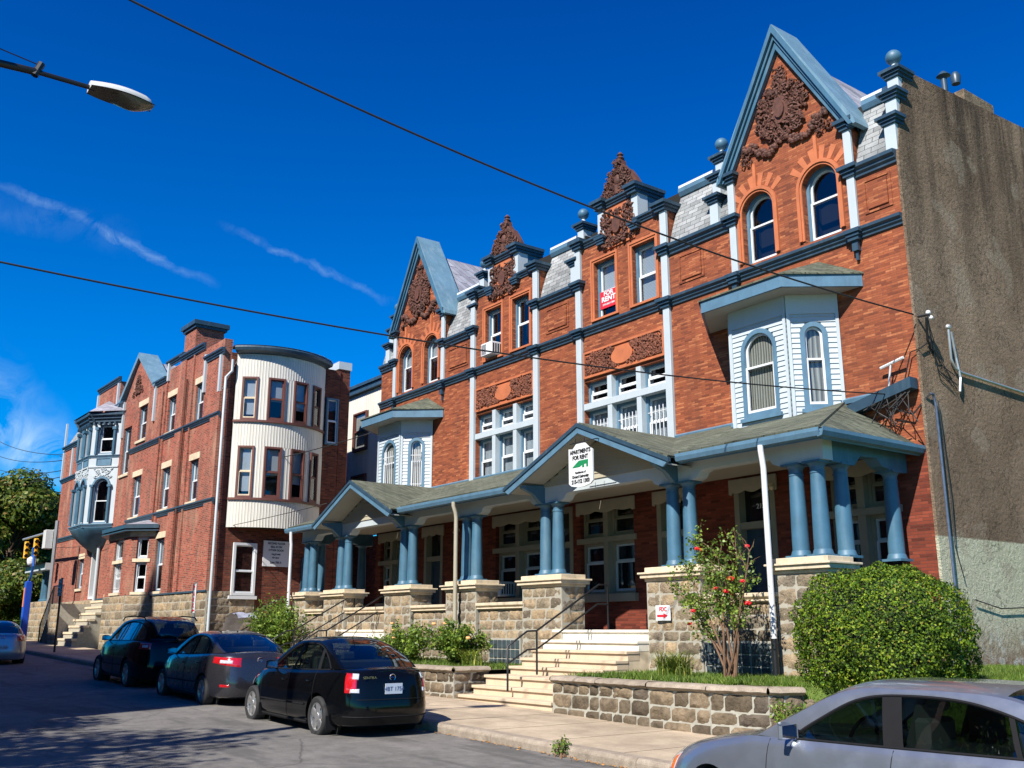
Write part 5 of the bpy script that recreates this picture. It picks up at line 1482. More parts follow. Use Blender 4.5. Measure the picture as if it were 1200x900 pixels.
# rose bush
RB = (-11.9, 13.5, .8)
rose = root('rose_bush', RB, 'tall leggy rose bush with scattered red blooms in front of the porch', 'bush')
rn = random.Random(12); m = MB(); P = []; NN = []; tips = []
rg = np.random.default_rng(12)
def cane(b, tip, r0, n=6, bend=.15):
    b = np.array(b); tip = np.array(tip); off = np.array((rn.uniform(-bend, bend), rn.uniform(-bend, bend)*.6, bend*.8))
    pts = [b+(tip-b)*i/n+off*math.sin(math.pi*i/n)+np.array((rn.uniform(-.02, .02), rn.uniform(-.02, .02), 0)) for i in range(n+1)]
    m.tube(pts, [r0*(1-.75*i/n) for i in range(n+1)], 6); return pts
mains = [(-.95, .1, 1.9), (-.6, 0, 2.35), (-.35, .1, 2.0), (-.1, .0, 2.05), (.1, -.1, 1.75), (.35, .1, 1.6), (-.75, -.1, 1.3), (.6, .0, 2.15), (.25, .1, 2.2), (-1.15, 0, 1.55)]
for k, (dx, dy, dz) in enumerate(mains):
    pts = cane((RB[0]+rn.uniform(-.12, .12), RB[1]+rn.uniform(-.1, .1), RB[2]-.05), (RB[0]+dx, RB[1]+dy-.1, RB[2]+dz), .024)
    for j in range(3, 7):
        for _ in range(3):
            p = pts[j]; q = p+np.array((rn.uniform(-.35, .35), rn.uniform(-.3, .2), rn.uniform(.0, .4)))
            sp = cane(p, q, .008, 3, .05); tips.append(q)
            if k in (7,) : continue
            kk = 34
            t = rg.random((kk, 1)); P.append(p+(q-p)*t+rg.normal(0, .06, (kk, 3))); NN.append(rg.normal(0, 1, (kk, 3))+np.array((0, -.3, .7)))
for p in [pts for pts in []]: pass
m.build('canes', m_stem, rose)
quads_from(np.concatenate(P), np.concatenate(NN), .062, 'leaves', m_rosel, rose, .7, .4, seed=12)
rn.shuffle(tips)
for q in tips[:15]:
    f = MB(); s_ = rn.uniform(.028, .045)
    for k in range(9): b = k*.7; f.sphere((q[0]+s_*.7*math.cos(b), q[1]-.03+s_*.7*math.sin(b), q[2]+s_*.3*(k % 3)), s_*.75, 4, 1, 1, .8)
    f.build('rose_bloom', m_rose, rose)
# grass and ground cover
def blades(name, n, fn, h, mat, seed, w=.007):
    rg = np.random.default_rng(seed); xy = np.array([fn(rg) for _ in range(n)])
    a = rg.uniform(0, 6.28, n); hh = h*rg.uniform(.4, 1.2, n); d = np.stack([np.cos(a), np.sin(a)], 1); lean = rg.normal(0, .5, (n, 2))*hh[:, None]
    b0 = np.column_stack([xy[:, :2]-d*w, xy[:, 2]]); b1 = np.column_stack([xy[:, :2]+d*w, xy[:, 2]]); t = np.column_stack([xy[:, :2]+lean, xy[:, 2]+hh])
    v = np.stack([b0, b1, t], 1).reshape(-1, 3); me = bpy.data.meshes.new(name)
    me.vertices.add(n*3); me.vertices.foreach_set('co', v.ravel()); me.loops.add(n*3); me.polygons.add(n)
    me.polygons.foreach_set('loop_start', np.arange(0, n*3, 3)); me.polygons.foreach_set('loop_total', np.full(n, 3)); me.loops.foreach_set('vertex_index', np.arange(n*3).astype(np.int32))
    me.update(calc_edges=True); me.materials.append(mat); o = bpy.data.objects.new(name, me); COL.objects.link(o); o['kind'] = 'stuff'; return o
def gcx(r):
    while True:
        x = -10.9-21*r.random()**1.6
        if not (-18.35 < x < -14.95 or -29.2 < x < -26): return x
blades('lawn_grass', 70000, lambda r: (lambda x, y: (x, y, rlawnz(x, y)))(r.uniform(-10.85, -3), 12.2+7*r.random()**1.3), .075, m_grass, 2)
blades('garden_ground_cover', 15000, lambda r: (lambda x, y: (x, y, .80+max(0, (-x-19)*.018)))(gcx(r), r.uniform(12.3, 14.6)), .10, m_grass, 3, .014)
wd = shrub('kerb_weed', (-11.25, 9.18, g(-11.25)+.0), (.16, .12, .24), 260, .05, m_rosel, 'small green weed growing from the kerb joint', 'weed', seed=31, stems=3)
# fallen leaves in the gutter
fm = MB(); rr = random.Random(5)
for i in range(160):
    x = rr.uniform(-16, -8); y = KY-.03-abs(rr.gauss(0, .07)); a = rr.uniform(0, 6.28); s_ = rr.uniform(.015, .035); z = g(x)+.012
    fm.quad((x+s_*math.cos(a), y+s_*math.sin(a), z+rr.uniform(0, .02)), (x-s_*.6*math.sin(a), y+s_*.6*math.cos(a), z), (x-s_*math.cos(a), y-s_*math.sin(a), z+rr.uniform(0, .02)), (x+s_*.6*math.sin(a), y-s_*.6*math.cos(a), z))
o = fm.build('fallen_leaves', M_island('fallen_leaves', [(0, (.3, .12, .03)), (.5, (.45, .25, .08)), (1, (.2, .1, .04))], bst=0), None); o['kind'] = 'stuff'
# trees
def tree(base, h, cr, n, label, seed, size=.3, group='street trees'):
    rn = random.Random(seed); rg = np.random.default_rng(seed)
    r = root('tree', base, label, 'tree', group)
    m = MB(); top = np.array(base)+np.array((0, 0, h))
    b0 = np.array(base)
    m.tube([b0-np.array((0, 0, .2)), b0+np.array((.05, 0, h*.35)), b0+np.array((-.1, .1, h*.7)), b0+np.array((0, 0, h*.92))], [h*.03, h*.022, h*.014, h*.004], 10)
    C = []
    for i in range(26):
        t = rn.uniform(.22, 1); a = rn.uniform(0, 6.28); q = rn.uniform(.35, 1)*math.sin(math.pi*(.15+.8*(t-.3)/.7))**.6
        c = b0+np.array((cr*q*math.cos(a), cr*q*math.sin(a), h*(t*.95)))
        C.append(c); s = b0+np.array((0, 0, h*(.28+.5*(t-.3))))
        m.tube([s, (s+c)/2+np.array((0, 0, .2)), c], [h*.010, h*.006, h*.002], 6)
    m.build('trunk', m_bark, r, smooth=60)
    P = []; NN = []
    for c in C:
        rad = cr*rn.uniform(.32, .5); k = n//26
        v = rg.normal(0, 1, (k, 3)); v /= np.linalg.norm(v, axis=1)[:, None]; q = rg.random(k)**.45
        P.append(c+v*q[:, None]*rad*np.array((1, 1, .75))); NN.append(v+np.array((0, 0, .5)))
    quads_from(np.concatenate(P), np.concatenate(NN), size, 'crown', m_treel, r, .65, .6, seed=seed)
    return r
tree((-85, 14.6, .9), 12.2, 4.6, 60000, 'big green tree with rusty tints at the left edge of the view', 41, .34)
tree((-92, 24, .9), 12.5, 5.0, 30000, 'darker tree behind the far corner porch, close to the red house', 42, .36)
tree((-74, 13.3, .9), 5.0, 2.8, 22000, 'low bright green tree beside the blue pole', 43, .26)
tree((-110, 13, .9), 10, 6, 24000, 'distant tree closing the end of the street', 44, .4)
tree((-97, 17, .9), 8.5, 5, 24000, 'small dark tree deep behind the traffic lights', 47, .36)
tree((-12.4, -5.4, .2), 10.6, 3.3, 22000, 'street tree standing across the road left of the lamp pole', 45, .2)
tree((-17.0, -4.6, .2), 8.8, 2.6, 16000, 'smaller street tree across the road before the brick row', 46, .2)
# ================================================================== STREET FURNITURE
def polyline_sag(a, b, sag, n=24):
    a, b = Vector(a), Vector(b); return [a.lerp(b, i/n)+Vector((0, 0, -4*sag*(i/n)*(1-i/n))) for i in range(n+1)]
PX, PYY = -13.2, -.6
up = root('utility_pole', (PX, PYY, g(PX)), 'wooden utility pole on the opposite pavement carrying wires and the lamp arm', 'pole')
m = MB(); m.tube([(PX, PYY, 0), (PX, PYY, 11.6)], [.17, .12], 14); m.build('pole', m_bark, up, smooth=40)
m = MB(); m.wbox(PX-1.1, PX+1.1, PYY-.06, PYY+.06, 10.9, 11.03)
for dx in (-1, -.5, .5, 1): m.lathe((PX+dx, PYY, 11.03), [(.03, 0), (.05, .05), (.02, .12)], 8)
m.build('crossarm', m_bark, up)
lamp = root('street_lamp', (PX, PYY, 8.3), 'pale grey cobra-head street lamp on a long arm in the sky', 'street lamp')
m = MB(); m.tube([(PX, PYY, 8.25), (PX, PYY+.6, 8.72), (PX, 1.9, 8.86)], .05, 10); m.tube([(PX, 1.85, 8.86), (PX, 2.62, 8.87)], .033, 10); m.build('arm', m_iron, lamp, smooth=50)
m = MB(); m.tube([(PX, PYY, 9.3), (PX, 1.9, 8.97)], .008, 6); m.tube([(PX, 1.86, 8.80), (PX, 1.93, 9.0)], .05, 8); m.build('stay', m_iron, lamp)
def lampshell(z0f, flat):
    P = []
    for i in range(15):
        t = i/14; y = 2.55+.86*t; w = .075+.13*math.sin(math.pi*min(.97, t*.82+.12))
        if t > .97: w *= .55
        hh = (.12+.04*math.sin(math.pi*t))*(1 if t < .9 else (1-t)/.1*.7+.3)
        row = []
        for k in range(13):
            a = math.pi*k/12; row.append((PX+w*math.cos(a), y, 8.84+(hh*math.sin(a) if flat > 0 else -.11*math.sin(a)*math.sin(math.pi*min(1, max(0, (t-.35)/.65))))))
        P.append(row)
    return P
m = MB(); m.grid(lampshell(0, 1)); b = len(m.V)-13; m.F.append(tuple(range(b, b+13))); m.F.append(tuple(range(0, 13))); m.build('lamp_housing', m_lampgrey, lamp, smooth=60)
m = MB(); m.grid(lampshell(0, -1)); m.build('lamp_lens', M_plain('dark_lamp_lens', (.10, .085, .07), .2, .2, 5, 0), lamp, smooth=60)
m = MB()
for s in (-1, 1): m.tube([(PX+s*(.075+.13*math.sin(math.pi*min(.97, t*.82+.12))+.004), 2.55+.86*t, 8.84) for t in [i/14 for i in range(15)]], .008, 5)
m.build('lamp_rim', m_iron, lamp)
m = MB(); m.lathe((PX, 2.95, 8.955), [(.03, 0), (.03, .05), (.015, .06)], 8); m.build('photocell', M_plain('green_photocell', (.02, .35, .08), .4), lamp)
def wire(pts, r, label, grp='overhead wires'):
    m = MB(); m.tube(pts, r, 6); o = m.build('overhead_wire', m_wire, None, smooth=180, org=pts[0]); tag(o, label, 'wire', grp); return o
A = Vector((PX, PYY, 11.0)); B = Vector((-10.15, 17.3, 7.66)); p = []
zs = [(0, 11.05), (.169, 9.93), (.358, 8.90), (.569, 8.08), (.764, 7.68), (.9, 7.6), (1.0, 7.66)]
for i in range(31):
    t = i/30
    # quadratic sag fit
    z = 11.05*(1-t)+7.66*t-4*.62*t*(1-t)
    p.append((A.x+(B.x-A.x)*t, A.y+(B.y-A.y)*t, z))
wire(p, .016, 'upper wire running from the top of the sky down to the stucco wall corner')
A = Vector((PX, PYY, 6.2)); B = Vector((-10.85, 17.3, 6.18)); p = []
for i in range(31):
    t = i/30; p.append((A.x+(B.x-A.x)*t, A.y+(B.y-A.y)*t, 6.2-.02*t-4*.36*t*(1-t)))
wire(p, .013, 'lower wire crossing the gables toward the junction box above the porch corner')
def pix(x, y, Yp):   # helper used only to size the long service wires
    pass
wire(polyline_sag((-66.5, 13.6, 12.3), (-31.6, 17.3, 8.8), 1.3), .018, 'drooping service cable in front of the curved cream bay')
for k, (z, dx) in enumerate(((10.6, 0), (10.15, .0), (9.5, .0), (9.1, 0))):
    wire(polyline_sag((-105, 16+.1*k, (19.3, 17.9, 16.6, 15.6)[k]), (-66.5, 13.8, (12.4, 12.05, 11.4, 11.0)[k]), .3), .025, ['topmost', 'second', 'third', 'lowest'][k]+' of the thin wires left of the far corner house')
wire(polyline_sag((-66, 12.2, 6.5), (-32, 15.5, 6.0), .5), .012, 'thin wire crossing the red houses just above the ground floor')
# service drop hardware at the right corner
sd = root('cable_bracket', (-10.15, 17.45, 7.6), 'tangle of service cables and bracket where the upper wire meets the stucco', 'cable')
m = MB(); rr = random.Random(6)
def ps(y, z, o=.06): return (-10.2+o, y, z)
m.tube([ps(17.5, 7.66, .02), ps(17.55, 7.66, .25)], .03, 6); m.tube([ps(17.5, 7.6, .2), ps(17.7, 7.2, .06), ps(17.95, 6.95, .04)], .025, 6)
for k in range(5):
    a = ps(17.55, 7.62, .2); e = (18.5+rr.uniform(-.1, .15), 6.9-rr.uniform(0, .7)); mid = ps((17.55+e[0])/2+rr.uniform(-.1, .1), (7.6+e[1])/2-rr.uniform(0, .5))
    m.tube([a, ps(17.75, 7.5-.12*k, .1), mid, ps(*e)], .009, 5)
m.tube([ps(17.7, 7.15), ps(17.45, 7.0, .05), (-10.35, 17.4, 6.95), (-10.6, 17.4, 6.2)], .014, 5)
m.build('service_cables', m_wire, sd)
m = MB(); m.sphere(ps(17.55, 7.7, .22), .05, 5); m.sphere(ps(17.6, 7.6, .24), .045, 5); m.build('insulators', m_whiteP, sd)
cd = root('wall_conduit', (-10.1, 18.4, 7.0), 'grey bent conduit climbing high on the brown stucco wall', 'conduit')
m = MB(); m.tube([ps(18.45, 7.55, .1), ps(18.5, 6.95, .06), ps(18.62, 6.78, .05), ps(18.85, 6.72, .05), ps(21.5, 6.65, .05), ps(26, 6.6, .05)], .028, 8); m.build('pipe', m_galv, cd, smooth=50)
m = MB(); m.sphere(ps(18.45, 7.6, .1), .06, 6); m.tube([ps(18.5, 7.5, .12), ps(18.7, 7.0, .06), ps(18.78, 6.6, .06), ps(18.7, 6.3, .06)], .025, 6); m.build('weatherhead', m_galv, cd)
c2 = root('wall_conduit', (-10.1, 17.75, 1.0), 'striped vertical cable riser on the stucco wall behind the bush', 'conduit')
m = MB(); m.tube([ps(17.75, 1.0, .06), ps(17.75, 5.9, .06), ps(17.7, 6.1, .06), ps(17.6, 6.1, .06)], .026, 8); m.build('pipe', M_plain('blue_grey_conduit', (.07, .10, .16), .5, .4, 8, 0), c2, smooth=50)
m = MB(); m.tube([ps(17.85, 6.0), ps(17.95, 4.2), ps(17.9, 3.2), ps(18.1, 2.6)], .01, 5); m.tube([ps(18.4, 2.2), ps(19.3, 2.05), ps(21, 2.1), ps(24, 2.0)], .012, 5); m.tube([ps(17.6, 6.1, .06), (-10.4, 17.35, 5.7), (-10.8, 17.3, 5.9)], .02, 5); m.build('loose_cables', m_wire, c2)
jb = root('junction_box', (-10.9, 17.4, 6.2), 'dark cable junction box with a white arm and tangled wires above the porch roof corner', 'junction box')
m = MB(); m.prism(F0, [(-11.75, 6.1), (-10.3, 6.42), (-10.3, 6.2), (-11.7, 5.9)], .03, .3); m.build('box', m_navy, jb)
m = MB(); m.tube([(-11.0, 17.35, 6.75), (-10.45, 17.3, 6.85)], .03, 6); m.tube([(-10.9, 17.4, 6.3), (-10.75, 17.33, 6.8)], .02, 6); m.build('bracket_arm', m_whiteP, jb)
m = MB()
for k in range(16):
    a = (-11.4+rr.uniform(0, 1.1), 17.25, 6.1+rr.uniform(-.1, .15)); b = (-11.2+rr.uniform(0, .9), 17.2, 5.6+rr.uniform(-.25, .4)); mid = ((a[0]+b[0])/2+rr.uniform(-.3, .3), 17.1, (a[2]+b[2])/2-rr.uniform(0, .35))
    m.tube([a, mid, b], .011, 5)
m.build('tangled_wires', m_wire, jb)
# window air conditioners
def aircon(x, y, z, label):
    r = root('air_conditioner', (x, y, z), label, 'air conditioner', 'window air conditioners'); m = MB(); m.wbox(x-.3, x+.3, y-.35, y+.2, z, z+.42); m.build('casing', m_whiteP, r, bevel=.02)
    m = MB()
    for i in range(9): m.wbox(x-.25, x+.0, y-.357, y-.352, z+.05+i*.037, z+.065+i*.037)
    for i in range(5): m.wbox(x+.301, x+.304, y-.3+i*.09, y-.25+i*.09, z+.06, z+.36)
    m.build('grille', m_iron, r)
aircon(-24.65, FY+.05, 10.08, 'white window air conditioner in the third-floor window under the carved crest')
aircon(-24.05, FY-.02, 2.6, 'white window air conditioner in the ground-floor window under the porch')
# signs
def sign_root(nm, loc, label, cat='sign', group=None): return root(nm, loc, label, cat, group)
s = sign_root('hanging_sign', (-16.5, 14.05, 5.4), 'white hanging apartments-for-rent board with green emblem in the porch gable')
sx, sy, sz0, sz1 = -16.33, 13.98, 4.72, 5.56
w_ = .40
m = MB(); m.prism(FR(0, sy), [(sx-w_, sz0+.06), (sx-w_+.08, sz0), (sx-.1, sz0-.04), (sx+.1, sz0-.04), (sx+w_-.08, sz0), (sx+w_, sz0+.06), (sx+w_, sz1-.10), (sx+w_-.14, sz1-.02), (sx+.14, sz1+.08), (sx-.14, sz1+.08), (sx-w_+.14, sz1-.02), (sx-w_, sz1-.0)], 0, .04); m.build('board', m_whiteP, s)
m_txt = M_plain('black_lettering', (.01, .01, .01), .6, 0, 5, 0); m_grn = M_plain('green_emblem', (.01, .20, .07), .5, 0, 5, 0); m_redl = M_plain('red_lettering', (.6, .02, .04), .5, 0, 5, 0)
for t, z, q, b in (('APARTMENTS', 5.46, .125, .004), ('FOR RENT', 5.33, .125, .004), ('Residences of', 5.0, .07, .001), ('Drexel University', 4.91, .085, .003), ('215-662 1300', 4.80, .12, .004)):
    text_obj('lettering', t, q, (sx, sy-.045, z), FACE, m_txt, s, bold=b, sx=.9)
m = MB(); m.prism(FR(0, sy-.04), [(sx-.27, 5.13), (sx-.05, 5.26), (sx+.26, 5.26), (sx+.26, 5.10), (sx+.20, 5.10), (sx+.20, 5.17), (sx+.13, 5.17), (sx+.13, 5.10), (sx+.06, 5.10), (sx+.06, 5.16), (sx-.02, 5.12), (sx-.27, 5.12)], 0, .006); m.build('emblem', m_grn, s)
m = MB()
for u in (-.2, .1): m.tube([(sx+u, sy, sz1), (sx+u, sy, sz1+.2)], .008, 5)
m.tube([(sx-.4, sy-.0, sz1+.12), (sx+.5, sy, sz1+.12)], .012, 5); m.tube([(sx+.5, sy, sz1+.12), (sx+.5, 14.8, sz1+.12)], .012, 5)
m.build('hanger', m_iron, s)
s = sign_root('pier_sign', (-14.7, 14.55, 1.95), 'small white card with a red arrow on the stone porch pier by the steps')
m = MB(); m.wbox(-14.78, -14.37, 14.555, 14.565, 1.83, 2.13); m.build('card', m_whiteP, s)
text_obj('lettering', 'FDC', .11, (-14.57, 14.55, 2.05), FACE, m_redl, s, bold=.002)
m = MB(); m.prism(FR(0, 14.553), [(-14.74, 1.90), (-14.56, 1.90), (-14.56, 1.87), (-14.44, 1.925), (-14.56, 1.975), (-14.56, 1.945), (-14.74, 1.945)], 0, .004); m.build('arrow', m_redl, s)
s = sign_root('window_sign', (-19.3, FY, 10.4), 'red for-rent sign with white letters inside the upper dormer window')
m = MB(); m.wbox(-19.68, -18.98, FY+.135, FY+.145, 10.35, 10.85); m.build('card', m_redl, s)
text_obj('lettering', 'FOR', .17, (-19.33, FY+.13, 10.76), FACE, m_whiteP, s, bold=.006, sx=1.2); text_obj('lettering', 'RENT', .2, (-19.33, FY+.13, 10.6), FACE, m_whiteP, s, bold=.008, sx=1.15); text_obj('lettering', '215-662-1300', .075, (-19.33, FY+.13, 10.45), FACE, m_whiteP, s, bold=.002, sx=1.15)
# writing of the wall sign on the side wall (faces +x)
for t, z, q in (('SECOND FLOOR', 5.14, .115), ('BELL IS ON', 5.0, .115), ('OTHER DOOR', 4.86, .115), ('ring & wait', 4.7, .1), ('for door', 4.56, .1), ('Suite 700 A', 4.36, .12)):
    o = text_obj('lettering', t, q, (.065, 2.82, z), (math.pi/2, 0, math.pi/2), m_txt, sgo, sx=.9, bold=.002)
# far street sign pole, blue
s = root('street_sign', (-44.6, 9.75, g(-44)), 'dark blue parking sign on a slim dark pole at the far kerb', 'sign')
m = MB(); m.tube([(-44.6, 9.75, .6), (-44.6, 9.75, 3.75)], .045, 8); m.build('pole', m_iron, s)
m = MB(); m.wbox(-44.85, -44.2, 9.68, 9.70, 3.0, 3.7); m.build('sign_plate', M_plain('blue_sign', (.02, .06, .25), .5), s)
text_obj('lettering', '2 HR', .2, (-44.52, 9.672, 3.52), FACE, m_whiteP, s); text_obj('lettering', 'PARKING', .13, (-44.52, 9.672, 3.32), FACE, m_whiteP, s); text_obj('lettering', '8AM-6PM', .12, (-44.52, 9.672, 3.15), FACE, m_whiteP, s)
s = root('street_sign', (-27.9, 9.6, g(-28)), 'narrow white sign with red letters showing above the black suv', 'sign')
m = MB(); m.tube([(-27.9, 9.62, .3), (-27.9, 9.62, 2.95)], .03, 8); m.build('pole', m_galv, s)
m = MB(); m.wbox(-28.03, -27.77, 9.585, 9.59, 2.1, 2.9); m.build('sign_plate', m_whiteP, s)
for i, ch in enumerate('PARK'): text_obj('lettering', ch, .17, (-27.9, 9.58, 2.78-.16*i), FACE, m_redl, s, bold=.004)
m = MB(); m.prism(FR(0, 9.583), [(-28.0, 2.17), (-27.9, 2.12), (-27.9, 2.15), (-27.8, 2.15), (-27.8, 2.19), (-27.9, 2.19), (-27.9, 2.22)], 0, .003); m.build('arrow', m_redl, s)
# blue emergency phone pylon
s = root('emergency_phone', (-52.5, 10.0, .75), 'tall blue emergency call pylon with orange stripe and dome camera', 'call box')
m = MB(); m.wbox(-52.68, -52.32, 9.85, 10.15, .75, 3.9); m.build('pylon', M_plain('safety_blue_paint', (.01, .06, .42), .4), s, bevel=.03)
m = MB(); m.wbox(-52.6, -52.4, 9.835, 9.85, 2.7, 3.6); m.build('stripe', M_plain('orange_decal', (.75, .22, .05), .5), s)
m = MB(); m.tube([(-52.5, 10, 3.9), (-52.2, 10, 4.1), (-51.9, 10, 4.6), (-52.0, 10, 5.05), (-52.4, 10, 5.1)], .06, 8); m.tube([(-52.4, 10, 5.0), (-52.4, 10, 5.5)], .05, 6); m.build('camera_arm', M_plain('safety_blue_arm', (.01, .10, .40), .4), s)
m = MB(); m.sphere((-52.45, 10, 4.8), .2, 8); m.lathe((-52.45, 10, 4.82), [(.21, 0), (.21, .15), (.08, .25)], 12); m.build('dome_camera', m_whiteP, s, smooth=50)
# traffic lights
def tlight(x, y, z, label):
    r = root('traffic_light', (x, y, z), label, 'traffic light', 'yellow traffic signals on the mast')
    m = MB(); yel = bpy.data.materials.get('signal_yellow') or M_plain('signal_yellow', (.75, .42, .02), .45, .05, 4, 0)
    m.wbox(x-.16, x+.16, y-.1, y+.1, z, z+1.0); m.build('housing', yel, r, bevel=.02)
    m = MB()
    for k in range(3):
        zc = z+.17+k*.33
        for s_ in (0,):
            P = []
            for i in range(9):
                a = math.pi*i/8; P.append([(x+.19, y+.125*math.cos(a), zc+.125*math.sin(a)), (x+.38, y+.12*math.cos(a), zc+.12*math.sin(a)-.0)])
            m.grid(P)
    m.build('visors', yel, r)
    m = MB()
    for k in range(3): m.lathe((x+.165, y, z+.17+k*.33), [(.11, 0), (.09, .02), (0.01, .03)], 12, 'x')
    m.build('lenses', m_iron, r)
tlight(-64.9, 12.0, 5.75, 'left yellow traffic signal against the trees'); tlight(-62.3, 12.0, 5.75, 'right yellow traffic signal beside the far red house')
ml = root('signal_mast', (-57, 11.7, .9), 'white mast arm and control box of the far traffic signals', 'mast')
m = MB(); m.tube([(-66, 12.0, 6.95), (-57.9, 12.1, 6.9)], .07, 8); m.tube([(-57.9, 12.1, .9), (-57.9, 12.1, 7.4)], .1, 8); m.build('mast', m_galv, ml)
m = MB(); m.wbox(-58.6, -58.0, 11.6, 12.0, 5.9, 6.9); m.build('control_box', m_lampgrey, ml, bevel=.02)
# porch lamps
for x, lab in ((-14.35, 'small glowing-brass porch wall lamp near the number door'), (-17.15, 'small pale twin spotlight on the dark brick right of the centre steps'), (-26.9, 'small pale spotlight on the porch wall above the farther steps')):
    r = root('porch_light', (x+.35, FY-.08, 4.7), lab, 'light', 'porch wall lights'); m = MB(); m.sphere((x+.3, FY-.12, 4.68), .06, 6); m.sphere((x+.42, FY-.12, 4.68), .06, 6); m.wbox(x+.28, x+.44, FY-.1, FY-.02, 4.7, 4.78); m.build('lamp_body', m_cap, r)
# tarp and cream bin by the side yard
r = root('tarpaulin', (-32.4, 12.9, 1.6), 'folded dark and white tarpaulin bundle on the side steps behind the cars', 'tarpaulin')
m = MB(); rr = random.Random(8)
m.grid([[(-34.6+1.6*i/12, 12.9+.7*j/6, 1.55+.35*math.sin(i*.25)+.12*rr.random()+.4*i/12) for j in range(7)] for i in range(13)]); m.build('cloth', M_island('tarp_cloth', [(0, (.12, .13, .2)), (1, (.4, .42, .5))], .5, 4, .6, .05), r, smooth=80)
sC = root('side_steps', (-34.5, 13.2, .5), 'narrow side steps with thin iron rail behind the grey sedan', 'steps')
m = MB()
for k in range(5): m.wbox(-35.2, -33.2, 13.3+.3*k, 15.2, .4, .8+.2*k)
m.build('treads', m_cap, sC); m = MB(); m.tube([(-35.2, 12.9, .5), (-35.2, 12.9, 1.5), (-34.2, 14.8, 2.7), (-33.2, 14.8, 2.7)], .025, 6); m.tube([(-33.2, 12.9, .5), (-33.2, 12.9, 1.5), (-33.2, 14.8, 2.6), (-33.2, 14.8, 1.6)], .025, 6); m.build('rail', m_iron, sC)

# ================================================================== OPPOSITE ROW (throws the shade on the far street)
SUN_EL, SUN_AZ = 38.0, None
ox = -15.6
for i in range(12):
    x0, x1 = ox-6.2*(i+1), ox-6.2*i
    r = root('row_house', ((x0+x1)/2, -6.2, g(x0)), 'brick row house across the street, number %s from the lamp pole end' % ('first second third fourth fifth sixth seventh eighth ninth tenth eleventh twelfth'.split()[i]), 'house', 'brick houses across the street')
    fo = FR(0, -6.2, -1, 0)  # outward +y
    f = FR(x1, -6.2, -1, 0); L = x1-x0; zb = g(x0); ev = zb+17.6+(.6 if i % 2 else 0)
    hs = [(L*.12, L*.12+1.1, zb+z, zb+z+1.9) for z in (1.9, 5.6, 9.3, 13.0)]+[(L*.62, L*.62+1.1, zb+z, zb+z+1.9) for z in (5.6, 9.3, 13.0)]+[(L*.62, L*.62+1.1, zb+.3, zb+3.2)]
    m = MB(); wallgrid(m, f, 0, L-.01, zb-.2, ev, hs, -.3, 0)
    m.prism(f, [(L*.22, ev), (L*.78, ev), (L*.5, ev+2.6)], -.3, 0)
    m.box(f, 0, L-.01, -8, -7.7, zb, ev-1); m.box(f, 0, L-.01, -7.7, -.31, ev-.6, ev-.4); m.build('wall', m_brick2 if i % 2 else m_brick3, r)
    m = MB()
    for h in hs: m.box(f, *h[:2], -.22, -.2, *h[2:])
    m.build('window_panes', m_gblk, r)
    m = MB()
    for h in hs: frame_rect(m, f, *h, .08, -.2, -.1); m.box(f, h[0]-.1, h[1]+.1, 0, .08, h[2]-.15, h[2]-.01)
    cornice(m, f, 0, L-.01, ev, .8) if i % 2 else None
    m.build('window_frames', m_white, r)
    if i in (3, 8):
        m = MB(); c = L*.5; m.lathe(((x0+x1)/2-.3, -7.5, ev), [(1.5, 0), (1.5, 1.2), (.75, 3.6), (.02, 7.2)], 8); m.build('spire', m_slatedk, r)

# rubble and low weeds where the wall meets the bank
rb = root('rubble', (-9.3, 11.9, .05), 'loose broken stones lying at the end of the low wall below the bush', 'rubble')
rr = random.Random(17); m = MB()
for i in range(34):
    x = rr.uniform(-9.8, -8.2); y = rr.uniform(11.75, 12.7); s_ = rr.uniform(.03, .11); z = max(g(x)+.15, rlawnz(x, y))
    m.sphere((x, y, z+s_*.3), s_, 3, rr.uniform(.8, 1.3), rr.uniform(.8, 1.2), .6)
m.build('stones', m_stoneblk, rb)
shrub('bank_weed', (-9.6, 12.0, .25), (.35, .25, .4), 700, .05, m_rosel, 'leafy weeds at the end of the low wall by the bush foot', 'weed', seed=61, stems=5)
# ================================================================== CARS
def catmull(P, n=8):
    P = [np.array(p, float) for p in P]; Q = [2*P[0]-P[1]]+P+[2*P[-1]-P[-2]]; out = []
    for i in range(1, len(Q)-2):
        for k in range(n):
            t = k/n; a, b, c, d = Q[i-1], Q[i], Q[i+1], Q[i+2]
            out.append(.5*((2*b)+(c-a)*t+(2*a-5*b+4*c-d)*t*t+(3*b-a-3*c+d)*t**3))
    out.append(P[-1]); return np.array(out)
def interp(xs, ys): return lambda x: float(np.interp(x, xs, ys))
def paint(name, c, rough=.22, metal=.3, coat=1.0, dust=.08):
    m, n, b = nt(name)
    r = ramp(n, noise(n, objco(n), 2.5, 6, .7), [(.35, c), (.75, [min(1, x*(1-dust)+dust*.25) for x in c])]); n.links.new(r.outputs[0], b.inputs['Base Color'])
    b.inputs['Metallic'].default_value = metal; b.inputs['Roughness'].default_value = rough; b.inputs['Specular IOR Level'].default_value = .3; b.inputs['Coat Weight'].default_value = coat; b.inputs['Coat Roughness'].default_value = .04
    r2 = ramp(n, noise(n, objco(n), 6, 5), [(.4, rough), (.7, rough+.1)]); n.links.new(r2.outputs[0], b.inputs['Roughness']); return m
m_trimb = M_plain('black_plastic_trim', (.010, .010, .011), .75, .1, 10, .1, spec=.15)
m_chrome = M_plain('chrome', (.75, .75, .76), .12, .02, 4, 0, metal=1)
m_tail = M_plain('red_tail_lens', (.42, .008, .012), .12, .3, 8, 0, spec=.8, coat=1)
m_clear = M_plain('clear_lamp_lens', (.45, .46, .50), .1, .3, 14, .2, spec=.8, coat=1)
